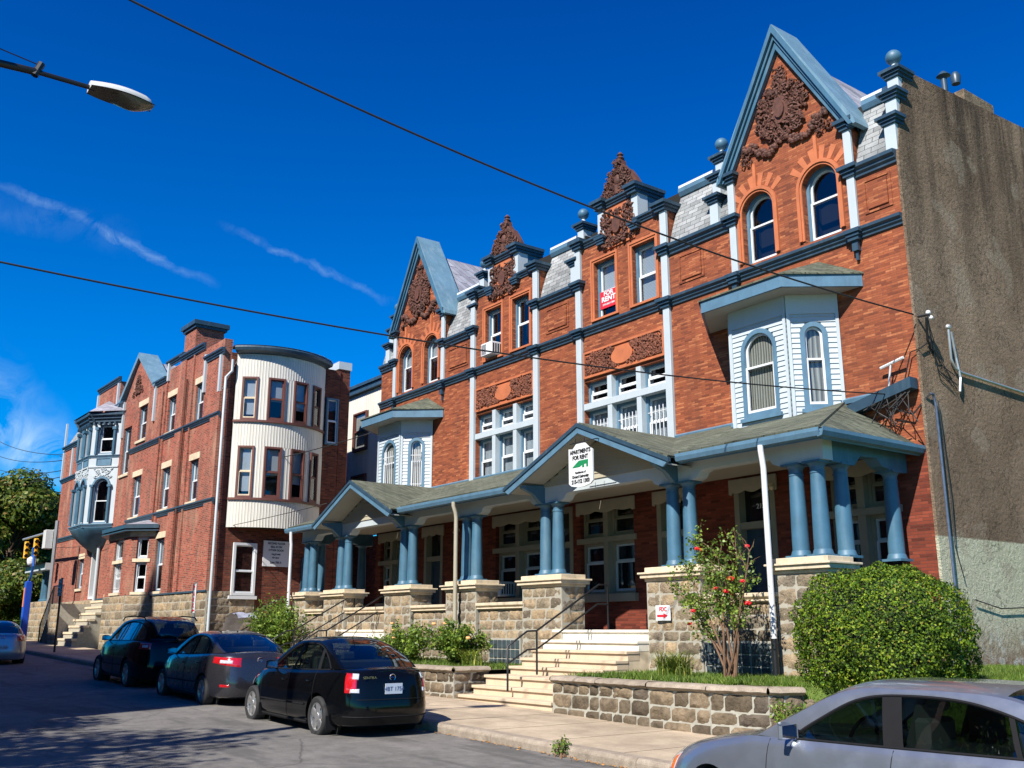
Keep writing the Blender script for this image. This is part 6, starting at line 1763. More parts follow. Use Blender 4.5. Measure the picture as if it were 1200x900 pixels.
m_amber = M_plain('amber_lens', (.70, .12, .01), .15, .2, 10, 0, coat=1)
m_seat = M_plain('grey_car_seat', (.20, .19, .18), .9, .1, 6, 0)
m_plate = M_plain('number_plate', (.45, .52, .60), .5, .05, 5, 0)
m_under = M_plain('car_underside', (.01, .01, .01), .9, .1, 5, 0)
def car(name, X, Yc, label, L, W, Hh, wb, fo, mat, top, rim, dlo, out, sills=.20, wr=.315, nfr=3.0, nrr=5.0, tail='sedan', pillars=(), seams=(), extra=None, plate=None, detail=True, lampspec=None, cat='car', wind=(0.1, 0.9), spokes=5, tw=.21, bulge=(.2, .14), rh=None):
    """X = world x of the nose; the car points towards -x.
       rim: [(x,z)] height of the body shoulder ; out: greenhouse outline [(x,z)] ; dlo: window opening top curve"""
    gz = g(X+L/2); slope = math.atan((g(X+L)-g(X))/L)
    r = root(name, (0, 0, 0), label, cat, None, world=(X, Yc, gz)); r.rotation_euler = (0, -slope, 0)
    rimf = interp([p[0] for p in rim], [p[1] for p in rim])
    a = L/2; w = W/2; NTH = 60
    # profile multipliers over v
    vs = [0, .04, .12, .25, .4, .55, .68, .80, .90, .96, 1.0]
    wv = [.90, .955, .985, .995, 1.0, 1.0, .99, .975, .95, .925, .895]
    fv = [.06, .02, .0, -.015, -.02, .0, .03, .07, .14, .2, .28]; rv = [.10, .03, .0, -.02, -.015, .01, .03, .05, .07, .09, .13]
    fwv, ffv, frv = interp(vs, wv), interp(vs, fv), interp(vs, rv)
    def S(th, v, off=0):
        """th 0=nose ..pi=tail along +y side; returns point"""
        c, s = math.cos(th), math.sin(th)
        nn = nfr if c > 0 else nrr
        xx = math.copysign(abs(c)**(2/nn), c); yy = abs(s)**(2/nn)
        lenf = a-ffv(v)*1.0; lenr = a-frv(v)
        x = a-(xx*lenf) if c > 0 else a-xx*lenr
        taper = 1-.06*max(0, (.9-x)/.9)**2-.05*max(0, (x-(L-.9))/.9)**2
        y = yy*w*fwv(v)*taper
        z = sills+(rimf(min(max(x, 0), L))-sills)*v
        if off:
            nx, ny = -math.copysign(abs(c)**(2-2/nn), c), abs(s)**(2-2/nn); l = math.hypot(nx, ny)+1e-9
            x += nx/l*off; y += ny/l*off
        return x, y, z
    def th_at(x, v=.6, side=1):
        lo, hi = 0.0, math.pi
        for _ in range(40):
            mid = (lo+hi)/2
            if S(mid, v)[0] < x: lo = mid
            else: hi = mid
        return (lo+hi)/2
    # theta samples: even arc length
    tt = np.linspace(0, math.pi, 1200); PP = np.array([S(t, .5)[:2] for t in tt]); sl = np.concatenate([[0], np.cumsum(np.linalg.norm(np.diff(PP, axis=0), axis=1))])
    ths = np.interp(np.linspace(0, sl[-1], NTH*2+1), sl, tt)
    bm = bmesh.new(); rows = []
    V = vs
    def ring(v): return [S(t, v) for t in ths]
    grid_ = {}
    for j, v in enumerate(V):
        pts = ring(v)
        for i, (x, y, z) in enumerate(pts):
            if i in (0, len(pts)-1): grid_[(j, i, 1)] = grid_[(j, i, -1)] = bm.verts.new((x, 0, z))
            else: grid_[(j, i, 1)] = bm.verts.new((x, y, z)); grid_[(j, i, -1)] = bm.verts.new((x, -y, z))
    n_ = len(ths)
    for s in (1, -1):
        for j in range(len(V)-1):
            for i in range(n_-1): bm.faces.new([grid_[(j, i, s)], grid_[(j, i+1, s)], grid_[(j+1, i+1, s)], grid_[(j+1, i, s)]])
    # top & bottom
    for j, sgn in ((len(V)-1, 1), (0, 0)):
        K = 12; cols = {}
        for i in range(n_):
            x, y, z = S(ths[i], V[j])
            for k in range(K+1):
                q = -1+2*k/K
                if k == 0: cols[(i, k)] = grid_[(j, i, -1)]
                elif k == K: cols[(i, k)] = grid_[(j, i, 1)]
                elif i in (0, n_-1): cols[(i, k)] = grid_[(j, i, 1)]
                else:
                    cr = (.055 if sgn else 0)*(1-q*q)**.7*min(1, y/(w*.7))*(1 if True else 0); cols[(i, k)] = bm.verts.new((x, q*y, z+cr))
        for i in range(n_-1):
            for k in range(K):
                vv = []
                for u in (cols[(i, k)], cols[(i, k+1)], cols[(i+1, k+1)], cols[(i+1, k)]):
                    if u not in vv: vv.append(u)
                if len(vv) > 2:
                    try: bm.faces.new(vv)
                    except ValueError: pass
    bmesh.ops.recalc_face_normals(bm, faces=bm.faces)
    me = bpy.data.meshes.new('body'); bm.to_mesh(me); bm.free()
    tmp = bpy.data.objects.new('tmpbody', me); COL.objects.link(tmp)
    cut = MB(); wx = (fo, fo+wb)
    for x in wx:
        for s in (1, -1): cut.lathe((x, s*(w-.12), wr+.0), [(wr+.055, -.16), (wr+.055, .3)], 40, 'y')
    cu = cut.build('tmpcut', m_under)
    cu.hide_render = True
    md = tmp.modifiers.new('b', 'BOOLEAN'); md.object = cu; md.operation = 'DIFFERENCE'; md.solver = 'EXACT'
    bpy.context.view_layer.update(); dg = bpy.context.evaluated_depsgraph_get(); me2 = bpy.data.meshes.new_from_object(tmp.evaluated_get(dg))
    bpy.data.objects.remove(tmp); bpy.data.objects.remove(cu)
    for p in me2.polygons: p.use_smooth = True
    me2.set_sharp_from_angle(angle=R(35)); me2.materials.clear(); me2.materials.append(mat)
    body = bpy.data.objects.new('body', me2); COL.objects.link(body); body.parent = r; ORG[body] = Vector((0, 0, 0))
    m = MB()
    for x in wx:
        for s in (1, -1): m.lathe((x, s*(w-.3), wr), [(wr+.045, -.02), (wr+.045, .02)], 30, 'y')
    m.build('wheel_well', m_under, body)
    # wheels
    def wheel(x, s):
        c = (x, s*(w-tw/2-.015), wr)
        t = MB(); hw = tw/2
        prof = [(wr*.70, -hw*.9), (wr*.90, -hw), (wr*.975, -hw*.85), (wr, -hw*.6), (wr, hw*.6), (wr*.975, hw*.85), (wr*.90, hw), (wr*.70, hw*.9)]
        t.lathe(c, prof, 36, 'y', False); wt = t.build('wheel', m_rubber, r, smooth=40)
        q = MB(); o = s*hw*.82
        # outer lip
        def ringp(r0, r1, y0, y1, n=36):
            for i in range(n):
                a0, a1 = 2*math.pi*i/n, 2*math.pi*(i+1)/n
                pts = [(r0, y0, a0), (r0, y0, a1), (r1, y1, a1), (r1, y1, a0)]
                q.quad(*[(c[0]+rr*math.cos(aa), c[1]+yy, c[2]+rr*math.sin(aa)) for rr, yy, aa in pts])
        R_ = wr*.70
        ringp(R_+.012, R_-.02, o*1.0, o*1.04); ringp(R_-.02, R_-.03, o*1.04, o*.2)
        for k in range(spokes):
            a0 = 2*math.pi*k/spokes+.3
            for d_, wd0, wd1 in ((0, .30, .17),):
                P = []
                for t_ in (.0, .25, .6, 1.0):
                    rr = .045+(R_-.06)*t_; wd = (.055+.03*t_) if spokes <= 6 else .018+.012*t_
                    yy = o*(.92+.10*t_)
                    ca, sa = math.cos(a0), math.sin(a0)
                    P.append([(c[0]+rr*ca-wd*e*sa, c[1]+yy-(.02*s if abs(e) == 1 else 0), c[2]+rr*sa+wd*e*ca) for e in (-1, -.7, .7, 1)])
                q.grid(P)
        q.lathe((c[0], c[1]+o*.9, c[2]), [(.07, -.01), (.07, .01), (.03, .02*1)], 14, 'y')
        q.build('rim', m_rim, wt, smooth=50, recalc=True)
        q = MB(); q.lathe((c[0], c[1]+o*.3, c[2]), [(R_, -.01), (R_, .01)], 30, 'y'); q.build('brake_shadow', m_under, wt)
    for x in wx:
        for s in (-1, 1): wheel(x, s)
    # greenhouse
    O = catmull(out, 8); T = catmull(dlo, 8)
    def ip(C, n):
        s_ = np.concatenate([[0], np.cumsum(np.linalg.norm(np.diff(C, axis=0), axis=1))]); q = np.linspace(0, s_[-1], n); return np.column_stack([np.interp(q, s_, C[:, 0]), np.interp(q, s_, C[:, 1])])
    O = ip(O, 61); T = ip(T, 61)
    tum = .40
    def sy(x, z):
        wv_ = S(th_at(x, 1.0), 1.0)[1]-.015
        zb = rimf(x); return wv_-tum*max(0, z-zb)-.10*max(0, z-zb)**2*2
    xw0, zw0 = out[0]; 
    iA = int(np.argmax(np.cumsum(np.linalg.norm(np.diff(O, axis=0), axis=1)) > 1e9)) if False else None
    # roof front/rear index from params
    def near(x): return int(np.argmin(np.abs(O[:, 0]-x)))
    ia, ir = near(wind[0]), near(wind[1])
    K = 16
    def G(i, q, off=0):
        x, z = O[i]; y = sy(x, z)
        fb = max(0, 1-i/ia) if i <= ia else 0; rb = max(0, (i-ir)/(60-ir)) if i >= ir else 0
        bx = -bulge[0]*(fb)**.8*(1-q*q)+bulge[1]*rb**.8*(1-q*q)
        cz = (.045*(1-max(fb, rb))+.02)*(1-q**4)
        return (x+bx-off*0, q*y, z+cz+off)
    qs = [-1, -.93]+[-.93+1.86*k/K for k in range(1, K)]+[.93, 1]
    pm = MB(); pm.grid([[G(i, q) for q in qs] for i in range(ia, ir+1)])
    for s in (-1, 1):
        pm.grid([[G(i, s*q) for q in (.93, .965, 1)] for i in range(0, ia+1)]); pm.grid([[G(i, s*q) for q in (.93, .965, 1)] for i in range(ir, 61)])
    # side frames
    for s in (-1, 1):
        pm.grid([[(O[i][0], s*sy(*O[i]), O[i][1]), ((O[i][0]+T[i][0])/2, s*(sy((O[i][0]+T[i][0])/2, (O[i][1]+T[i][1])/2)+.006), (O[i][1]+T[i][1])/2), (T[i][0], s*sy(*T[i]), T[i][1])] for i in range(61)])
    pm.build('roof', mat, r, smooth=50, recalc=True)
    gm = MB(); gm.grid([[G(i, q) for q in qs[1:-1]] for i in range(0, ia+1)]); gm.build('windshield', m_carglass, r, smooth=60)
    gm = MB(); gm.grid([[G(i, q) for q in qs[1:-1]] for i in range(ir, 61)]); gm.build('rear_window', m_carglass, r, smooth=60)
    for s in (-1, 1):
        gm = MB(); gm.grid([[(T[i][0], s*(sy(*T[i])-.012), T[i][1]), (T[i][0], s*(sy(T[i][0], rimf(T[i][0]))-.014), rimf(T[i][0])-.02)] for i in range(61)]); gm.build('side_window', m_carglass, r, smooth=60)
        # black seal along the opening and belt
        se = MB(); se.tube([(T[i][0], s*(sy(*T[i])), T[i][1]) for i in range(61)], .013, 5); se.tube([(T[0][0]+(T[60][0]-T[0][0])*k/20, s*(sy(T[0][0]+(T[60][0]-T[0][0])*k/20, 0)+.003), rimf(T[0][0]+(T[60][0]-T[0][0])*k/20)+.008) for k in range(21)], .012, 5)
        for (x0, x1, wd) in pillars:   # pillar: bottom x, top x, width
            zt = float(np.interp(x1, T[:, 0], T[:, 1])); zb = rimf(x0)-.01
            P = []
            for k in range(7):
                t = k/6; x = x0+(x1-x0)*t; z = zb+(zt-zb)*t; P.append([(x-wd/2, s*(sy(x-wd/2, z)+.004), z), (x+wd/2, s*(sy(x+wd/2, z)+.004), z)])
            se.grid(P)
        se.build('window_seal', m_trimb, r)
        # seams, handles, moulding
        dm = MB()
        for x in seams:
            P = []
            for k in range(13):
                v = .06+.93*k/12; t = th_at(x, v); p_ = S(t, v, .0025); P.append((p_[0], s*p_[1], p_[2]))
            dm.tube(P, .0035, 4)
        P = [(x, s*(S(th_at(x, .34), .34, .004)[1]), S(th_at(x, .34), .34)[2]) for x in np.linspace(fo+wr+.12, fo+wb-wr-.12, 14)]
        dm.tube(P, .016, 6); P = [(x, s*(S(th_at(x, .02), .02)[1]+.0), sills+.0) for x in np.linspace(fo+wr+.1, fo+wb-wr-.1, 10)]; dm.tube(P, .03, 6)
        dm.build('door_trim', m_trimb, body)
        hd = MB()
        for x in [q+.0 for q in seams[1:3]]:
            xh = x-.17; v = .80; P = []
            for k in range(6):
                xx = xh-.09+.18*k/5; p_ = S(th_at(xx, v), v, .02 if 0 < k < 5 else .002); P.append((xx, s*p_[1], p_[2]))
            hd.tube(P, .013, 6)
        hd.build('door_handle', mat, body, smooth=60)
        # mirror
        mx = out[0][0]+.42; mz = rimf(mx)+.07; my = s*(w*fwv(1.0)+.10)
        mi = MB(); n1 = 8; P = []
        for i in range(n1+1):
            a_ = math.pi*i/n1; P.append([(mx-.055*math.sin(a_)-.0, my+(-.105*math.cos(a_))*s, mz+hh_*(.65+.35*math.sin(a_))) for hh_ in (-.072, -.06, 0, .06, .072)])
        mi.grid(P); mi.grid([[ (mx+.0, my-.105*s, mz-.06), (mx, my-.105*s, mz+.06)], [(mx+.03, my-.1*s, mz-.055), (mx+.03, my-.1*s, mz+.055)]])
        mi.grid([[ (mx+.0, my+.105*s, mz-.05), (mx, my+.105*s, mz+.05)], [(mx+.03, my+.1*s, mz-.05), (mx+.03, my+.1*s, mz+.05)]])
        mi.tube([(mx-.0, my-.08*s, mz-.05), (mx-.03, my-.17*s, mz-.10)], .022, 6)
        mo_ = mi.build('wing_mirror', mat, r, smooth=60)
        mg = MB(); mg.quad((mx+.024, my-.095*s, mz-.058), (mx+.024, my+.095*s, mz-.05), (mx+.024, my+.095*s, mz+.05), (mx+.024, my-.095*s, mz+.058)); mg.build('mirror_glass', m_chrome, mo_)
    # lamps & patches
    def patch(x_or_th0, th1, v0, v1, s, off, nm, mt, par=body, nu=14, nv=6, lift=None, shape=None):
        m = MB(); P = []
        for i in range(nu+1):
            t = x_or_th0+(th1-x_or_th0)*i/nu; row = []
            for j in range(nv+1):
                v = v0+(v1-v0)*j/nv
                if shape: vv0, vv1 = shape(i/nu); v = v0+(v1-v0)*(vv0+(vv1-vv0)*j/nv)
                e = off*(1 if 0 < i < nu and 0 < j < nv else .1); p_ = S(t, v, e); row.append((p_[0], s*p_[1], p_[2]))
            P.append(row)
        m.grid(P); return m.build(nm, mt, par, smooth=60)
    def TH(x, v): return th_at(x, v)
    if lampspec:
        for it in lampspec:
            (nm, mt, xa, ya, v0, v1, off) = it[:7]
            # xa: distance from the end along the side where the patch starts; ya: |y| where it ends; sign of xa chooses end (+ rear, - front)
            for s in (-1, 1):
                vm = (v0+v1)/2
                if xa > 0:
                    t0 = th_at(L-xa, vm); 
                    ts = np.linspace(math.pi/2, math.pi-.0005, 500); ys = [S(t, vm)[1] for t in ts]; t1 = ts[int(np.argmin(np.abs(np.array(ys)-ya)))]
                else:
                    t0 = th_at(-xa, vm); ts = np.linspace(.0005, math.pi/2, 500); ys = [S(t, vm)[1] for t in ts]; t1 = ts[int(np.argmin(np.abs(np.array(ys)-ya)))]
                o = patch(t0, t1, v0, v1, s, off, nm, mt, shape=it[7] if len(it) > 7 else None)
    def rear_x(y, v):
        ts = np.linspace(math.pi/2, math.pi-.0005, 400); ys = np.array([S(t, v)[1] for t in ts]); t = ts[int(np.argmin(np.abs(ys-abs(y))))]; return S(t, v)[0]
    r_ctx = dict(S=S, th_at=th_at, rimf=rimf, rear_x=rear_x, root=r, body=body, w=w, L=L, G=G, sy=sy, patch=patch, sills=sills)
    def vz(z, x=L-.1): return (z-sills)/(rimf(x)-sills)
    r_ctx['vz'] = vz
    if plate:
        z = plate[0]; v = vz(z); x = rear_x(.2, v)+.012
        m = MB(); fr = FR(x, 0, 0, 1); m.box(fr, -.155, .155, .0, .012, z-.08, z+.08); pl = m.build('number_plate', m_plate, body)
        text_obj('plate_text', plate[1], .09, (x+.014, 0, z-.005), (math.pi/2, 0, math.pi/2), M_plain('plate_text', (.02, .05, .15), .6, 0, 4, 0) if 'plate_text' not in bpy.data.materials else bpy.data.materials['plate_text'], pl, ext=.001)
    # interior
    m = MB(); x0 = out[0][0]+.25; x1 = out[-1][0]-.2
    zf = rimf(x0)
    def seat(x, y, back=True):
        m.wbox(x-.25, x+.28, y-.25, y+.25, zf-.35, zf-.18)
        P = []
        for i in range(6): t = i/5; P.append([(x+.28+.18*t-.05*math.cos(k*1.57), y+(-.24+.48*k/4)*(1-.15*t), zf-.2+.55*t) for k in range(5)])
        m.grid(P); m.wbox(x+.36, x+.5, y-.2, y+.2, zf-.2, zf+.25); m.wbox(x+.42, x+.52, y-.12, y+.12, zf+.3, zf+.46)
    for y in (-.38, .38): seat(x0+.75, y)
    m.wbox(x0+1.9, x0+2.1, -w+.3, w-.3, zf-.2, zf+.22)
    for y in (-.38, .38): m.wbox(x0+2.0, x0+2.08, y-.12, y+.12, zf+.22, zf+.36)
    m.build('seats', m_seat, r, bevel=.03)
    m = MB(); 
    c_ = (x0+.52, -.36, zf+.03)
    m.tube([(c_[0]+.06*math.sin(a_), c_[1]+.18*math.cos(a_), c_[2]+.17*math.sin(a_)) for a_ in np.linspace(0, 2*math.pi, 20)], .014, 6); m.tube([(c_[0]-.15, c_[1], c_[2]-.1), c_], .03, 6)
    m.wbox(x0+.02, x0+.35, -w+.2, w-.2, zf-.25, zf-.02); m.build('steering_wheel_and_dash', m_trimb, r)
    m = MB(); m.wbox(x0, x1, -w+.12, w-.12, zf-.42, zf-.38); m.build('cabin_floor', m_under, r)
    return r_ctx
p_black = paint('black_car_paint', (.002, .0024, .003), .08, 0, .12, .003)
p_grey = paint('dark_grey_car_paint', (.055, .055, .065), .25, .7, 1, .02)
p_black2 = paint('blue_black_car_paint', (.002, .0026, .0035), .08, 0, .15, .003)
p_silver = paint('silver_blue_car_paint', (.29, .32, .37), .3, .75, 1, .03)
p_silver2 = paint('cool_silver_car_paint', (.32, .36, .42), .28, .75, 1, .03)
sedan_rim = [(0, .70), (.25, .76), (1.1, .93), (1.5, .96), (2.6, .99), (3.6, 1.03), (4.0, 1.05), (4.57, 1.03)]
cA = car('parked_car', -18.9, 8.25, 'shiny black compact sedan with white rear plate, nearest of the row by the steps', 4.57, 1.79, 1.51, 2.685, .92, p_black, None,
         sedan_rim, [(1.62, .985), (1.9, 1.19), (2.25, 1.38), (2.75, 1.43), (3.2, 1.39), (3.6, 1.22), (3.82, 1.06)],
         [(1.38, .99), (1.72, 1.2), (2.12, 1.42), (2.62, 1.475), (3.15, 1.455), (3.62, 1.30), (4.08, 1.065)],
         pillars=((2.48, 2.52, .09), (3.45, 3.33, .10)), seams=(1.30, 2.48, 3.45), wind=(2.05, 3.35), plate=(.78, 'HBT 1754'),
         lampspec=(('tail_light', m_tail, .30, .60, .62, .97, .014, lambda t: (.0+.25*(1-t)*0, 1.0)), ('reversing_lens', m_clear, .20, .57, .62, .70, .02), ('lamp_lens', m_clear, .22, .56, .86, .97, .02), ('headlight', m_clear, -.55, .45, .70, .95, .012)))
def emblem(ctx, z, r_=.05, mt=None, word=None, wy=-.5):
    v = ctx['vz'](z); x = ctx['rear_x'](.0, v)+.004
    m = MB(); P = [(x, r_*math.cos(a), z+r_*math.sin(a)) for a in np.linspace(0, 2*math.pi, 20)]; m.tube(P, .007, 5, False); m.tube([(x, -r_*1.2, z), (x, r_*1.2, z)], .008, 5); m.build('badge', m_chrome, ctx['body'])
    if word: text_obj('badge_letters', word, .055, (x+.0, wy, z), (math.pi/2, 0, math.pi/2), m_chrome, ctx['body'], ext=.003, align='LEFT', sx=1.2)
emblem(cA, .95, .05, word='SENTRA', wy=-.53)
def bumper_line(ctx, z, ysp, mt, r_=.01, nm='bumper_line'):
    m = MB(); P = []
    for k in range(21):
        y = -ysp+2*ysp*k/20; v = ctx['vz'](z); P.append((ctx['rear_x'](y, v)+.003, y, z))
    m.tube(P, r_, 5); m.build(nm, mt, ctx['body'])
bumper_line(cA, .62, .62, m_trimb, .006, 'trunk_seam'); bumper_line(cA, .36, .75, m_trimb, .012)
m = MB(); m.tube([(4.1, .0, 1.10), (4.12, .0, 1.4)], .004, 4) if False else m.tube([(3.0, .0, 1.49), (3.3, .0, 1.72)], .006, 5); m.build('antenna', m_trimb, cA['root'])
def mudflap(ctx, xs):
    m = MB()
    for x in xs:
        for s in (-1, 1): m.wbox(x, x+.02, s*(ctx['w']-.1)-.09, s*(ctx['w']-.1)+.09, .14, .36)
    m.build('mudflap', m_trimb, ctx['root'])
mudflap(cA, (.92+2.685+.37, .92+.37))
cB = car('parked_car', -24.75, 8.45, 'dark grey sedan with chrome-centred red tail lamps, second in the parked row', 4.53, 1.82, 1.47, 2.65, .93, p_grey, None,
         [(0, .70), (.25, .78), (1.1, .95), (1.5, .98), (2.6, 1.01), (3.6, 1.06), (4.0, 1.08), (4.53, 1.06)], [(1.5, .99), (1.9, 1.2), (2.25, 1.37), (2.75, 1.41), (3.2, 1.36), (3.6, 1.2), (3.8, 1.08)],
         [(1.2, .99), (1.65, 1.23), (2.1, 1.41), (2.62, 1.455), (3.15, 1.43), (3.65, 1.28), (4.15, 1.10)],
         pillars=((2.48, 2.52, .09), (3.4, 3.3, .08)), seams=(1.30, 2.48, 3.42), wind=(2.0, 3.35), plate=None,
         lampspec=(('tail_light', m_tail, .55, .40, .72, .93, .012, lambda t: (.35*(1-t), 1)), ('lamp_lens', m_clear, .35, .55, .79, .88, .018), ('reflector', m_tail, .25, .62, .26, .32, .01), ('headlight', m_clear, -.6, .4, .70, .92, .012)))
emblem(cB, .96, .05)
m = MB(); m.tube([(3.05, 0, 1.47), (3.12, 0, 1.5)], .02, 6); m.build('antenna', m_trimb, cB['root'])
cC = car('parked_suv', -30.4, 8.5, 'tall black suv with roof rails, farthest of the three parked at the kerb', 4.7, 1.9, 1.75, 2.7, .93, p_black2, None,
         [(0, .80), (.25, .92), (1.0, 1.08), (1.4, 1.12), (2.6, 1.14), (3.8, 1.18), (4.7, 1.16)], [(1.6, 1.13), (1.95, 1.38), (2.3, 1.58), (3.0, 1.63), (3.7, 1.60), (4.2, 1.45), (4.35, 1.2)],
         [(1.25, 1.14), (1.7, 1.42), (2.1, 1.63), (2.9, 1.70), (3.8, 1.69), (4.35, 1.56), (4.62, 1.2)], sills=.26, wr=.36, tw=.24,
         pillars=((2.5, 2.55, .10), (3.5, 3.5, .10)), seams=(1.35, 2.5, 3.5), wind=(2.0, 4.1), nrr=6, bulge=(.2, .06),
         lampspec=(('tail_light', m_tail, .40, .62, .80, .97, .014), ('lamp_lens', m_clear, .30, .68, .84, .92, .02), ('headlight', m_clear, -.6, .5, .70, .92, .012)))
m = MB()
for s in (-1, 1): m.tube([(2.1, s*.66, 1.66), (2.25, s*.66, 1.74), (3.0, s*.65, 1.78), (3.9, s*.65, 1.76), (4.1, s*.65, 1.68)], .018, 6)
m.build('roof_rail', m_trimb, cC['root'], smooth=50)
cD = car('moving_car', -42.9, 6.7, 'silver-blue sedan seen from behind at the far left edge of the street', 4.6, 1.8, 1.46, 2.65, .93, p_silver2, None,
         sedan_rim, [(1.62, .985), (1.9, 1.19), (2.25, 1.36), (2.75, 1.40), (3.2, 1.36), (3.6, 1.2), (3.82, 1.06)],
         [(1.38, .99), (1.72, 1.2), (2.12, 1.38), (2.62, 1.43), (3.15, 1.41), (3.62, 1.27), (4.08, 1.065)],
         pillars=((2.48, 2.52, .09), (3.45, 3.33, .10)), seams=(1.30, 2.48, 3.45), wind=(2.05, 3.35), plate=(.62, 'KDV 2085'),
         lampspec=(('tail_light', m_tail, .35, .45, .74, .95, .012), ('headlight', m_clear, -.55, .45, .70, .95, .012)))
emblem(cD, .92, .06)
cE = car('parked_car', -7.5, 7.8, 'pale silver-blue sedan at the bottom right, seen from above its roof', 4.75, 1.76, 1.41, 2.7, 1.0, p_silver, None,
         [(0, .66), (.25, .73), (1.0, .89), (1.45, .97), (2.6, 1.0), (3.6, 1.03), (4.0, 1.04), (4.75, 1.0)], [(1.86, .975), (2.1, 1.14), (2.45, 1.33), (2.85, 1.385), (3.4, 1.37), (3.9, 1.24), (4.2, 1.045)],
         [(1.52, .98), (1.85, 1.16), (2.3, 1.385), (2.75, 1.43), (3.6, 1.425), (4.08, 1.27), (4.42, 1.05)], sills=.18,
         pillars=((2.84, 2.74, .17), (3.80, 3.70, .04)), seams=(1.68, 2.85, 3.88), wind=(2.2, 3.65), bulge=(.24, .14),
         lampspec=(('tail_light', m_tail, .35, .5, .70, .92, .012), ('headlight', m_clear, -.42, .40, .62, .90, .012), ('turn_signal', m_amber, -.34, .62, .60, .88, .018)))
# ================================================================== LIGHT, SKY, CAMERA
az = (.36, -.93); el = R(43)
ah = math.hypot(*az); sd = Vector((az[0]/ah*math.cos(el), az[1]/ah*math.cos(el), math.sin(el)))
L_ = bpy.data.lights.new('sun', 'SUN'); L_.energy = 5.0; L_.angle = R(.53); L_.color = (1, .94, .85)
so = bpy.data.objects.new('sun', L_); COL.objects.link(so); so.rotation_euler = sd.to_track_quat('Z', 'Y').to_euler(); so.location = (20, -30, 40)
w = bpy.data.worlds.new('World'); scene.world = w; w.use_nodes = True; n = w.node_tree; n.nodes.clear()
out = n.nodes.new('ShaderNodeOutputWorld'); bg = n.nodes.new('ShaderNodeBackground'); sk = n.nodes.new('ShaderNodeTexSky')
sk.sky_type = 'NISHITA'; sk.sun_disc = False; sk.sun_elevation = el; sk.sun_rotation = math.atan2(sd.x, sd.y); sk.air_density = 1.0; sk.dust_density = .15; sk.ozone_density = 4.0; sk.altitude = 300
hs = n.nodes.new('ShaderNodeHueSaturation'); hs.inputs['Saturation'].default_value = 1.75; hs.inputs['Value'].default_value = 1.0
n.links.new(sk.outputs[0], hs.inputs['Color'])
tc = n.nodes.new('ShaderNodeTexCoord')
def vm(op, a, b=None):
    x = n.nodes.new('ShaderNodeVectorMath'); x.operation = op; n.links.new(a, x.inputs[0])
    if b is not None:
        if isinstance(b, (tuple, Vector)): x.inputs[1].default_value = b
        else: n.links.new(b, x.inputs[1])
    return x
def mt(op, a, b=0.0):
    x = n.nodes.new('ShaderNodeMath'); x.operation = op
    for i, v in enumerate((a, b)):
        if isinstance(v, (int, float)): x.inputs[i].default_value = v
        else: n.links.new(v, x.inputs[i])
    return x.outputs[0]
dirn = vm('NORMALIZE', tc.outputs['Generated']).outputs[0]
wn = n.nodes.new('ShaderNodeTexNoise'); wn.inputs['Scale'].default_value = 9; wn.inputs['Detail'].default_value = 7; wn.inputs['Roughness'].default_value = .62; n.links.new(dirn, wn.inputs[0])
wisp = n.nodes.new('ShaderNodeTexNoise'); wisp.inputs['Scale'].default_value = 26; wisp.inputs['Detail'].default_value = 8; wisp.inputs['Roughness'].default_value = .65; wisp.inputs['Distortion'].default_value = 1.2; n.links.new(dirn, wisp.inputs[0])
wr_ = ramp(n, wisp.outputs[0], [(.36, 0.0), (.72, 1.0)]).outputs[0]
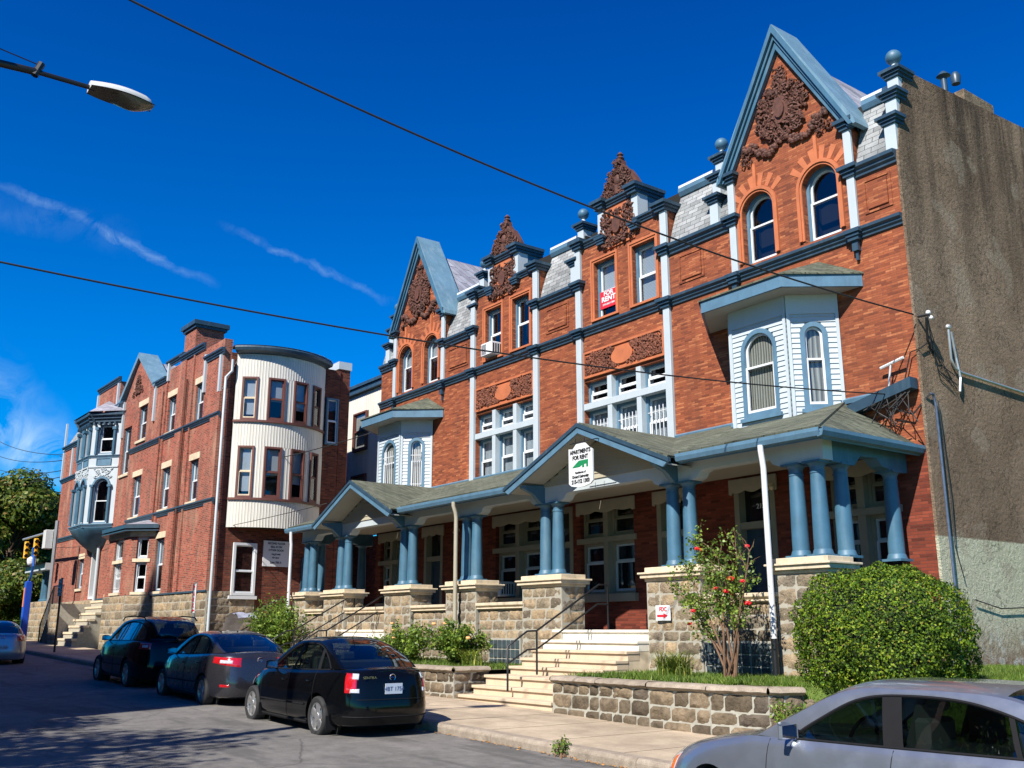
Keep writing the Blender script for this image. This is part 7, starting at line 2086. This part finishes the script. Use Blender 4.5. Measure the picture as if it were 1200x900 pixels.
def streak(A, B, wd, st):
    A, B = Vector(A), Vector(B); nn = A.cross(B).normalized(); c = (A+B).normalized(); half = (A-B).length*.62
    dd = vm('DOT_PRODUCT', dirn, nn).outputs['Value']; wob = mt('MULTIPLY', mt('SUBTRACT', wn.outputs[0], .5), .05)
    dd = mt('ABSOLUTE', mt('ADD', dd, wob)); al = mt('DIVIDE', vm('DISTANCE', dirn, c).outputs['Value'], half)
    f = mt('MAXIMUM', mt('SUBTRACT', 1.0, mt('DIVIDE', dd, wd)), 0.0); e = mt('MAXIMUM', mt('SUBTRACT', 1.0, mt('MULTIPLY', al, al)), 0.0)
    return mt('MULTIPLY', mt('MULTIPLY', mt('MULTIPLY', f, e), wr_), st)
tot = None
for A_, B_, w_, s_ in (((-.917, .1207, .3802), (-.8985, .2914, .3283), .006, .38), ((-.93, .09, .36), (-.905, .22, .352), .02, .10), ((-.8726, .312, .3758), (-.8305, .4544, .3221), .005, .3),
                       ((-.9699, .1916, .1503), (-.975, .10, .23), .05, .5), ((-.96, .26, .12), (-.97, .16, .15), .04, .55), ((-.985, .05, .17), (-.964, .20, .16), .03, .5)):
    q = streak(A_, B_, w_, s_); tot = q if tot is None else mt('ADD', tot, q)
class _o: pass
r1 = _o(); r1.outputs = [mt('MINIMUM', tot, .8)]
sx_ = N(n, 'ShaderNodeSeparateXYZ'); n.links.new(tc.outputs['Generated'], sx_.inputs[0]); gr_ = ramp(n, sx_.outputs[2], [(0.0, (.4, 1.65, 1.9)), (.28, (.06, 1.45, 1.9)), (.6, (.02, .92, 1.6))])
tn = mix(n, 1.0, hs.outputs[0], gr_.outputs[0], 'MULTIPLY')
cl = mix(n, r1.outputs[0], tn, (6.0, 9.0, 12.0))
n.links.new(cl, bg.inputs[0]); bg.inputs[1].default_value = .052
n.links.new(bg.outputs[0], out.inputs[0])
cam = bpy.data.cameras.new('camera'); co = bpy.data.objects.new('camera', cam); COL.objects.link(co); scene.camera = co
cam.sensor_width = 36; cam.lens = 1155/1200*36; cam.clip_end = 3000
pitch = math.atan(288/1155); yaw = R(36.474368)
hd = math.pi-yaw; fw = Vector((math.cos(hd)*math.cos(pitch), math.sin(hd)*math.cos(pitch), math.sin(pitch)))
co.location = (0, 0, 1.65); co.rotation_euler = fw.to_track_quat('-Z', 'Y').to_euler()
scene.render.engine = 'CYCLES'; scene.view_settings.view_transform = 'Standard'; scene.view_settings.look = 'None'; scene.view_settings.exposure = 0.75; scene.view_settings.gamma = 1
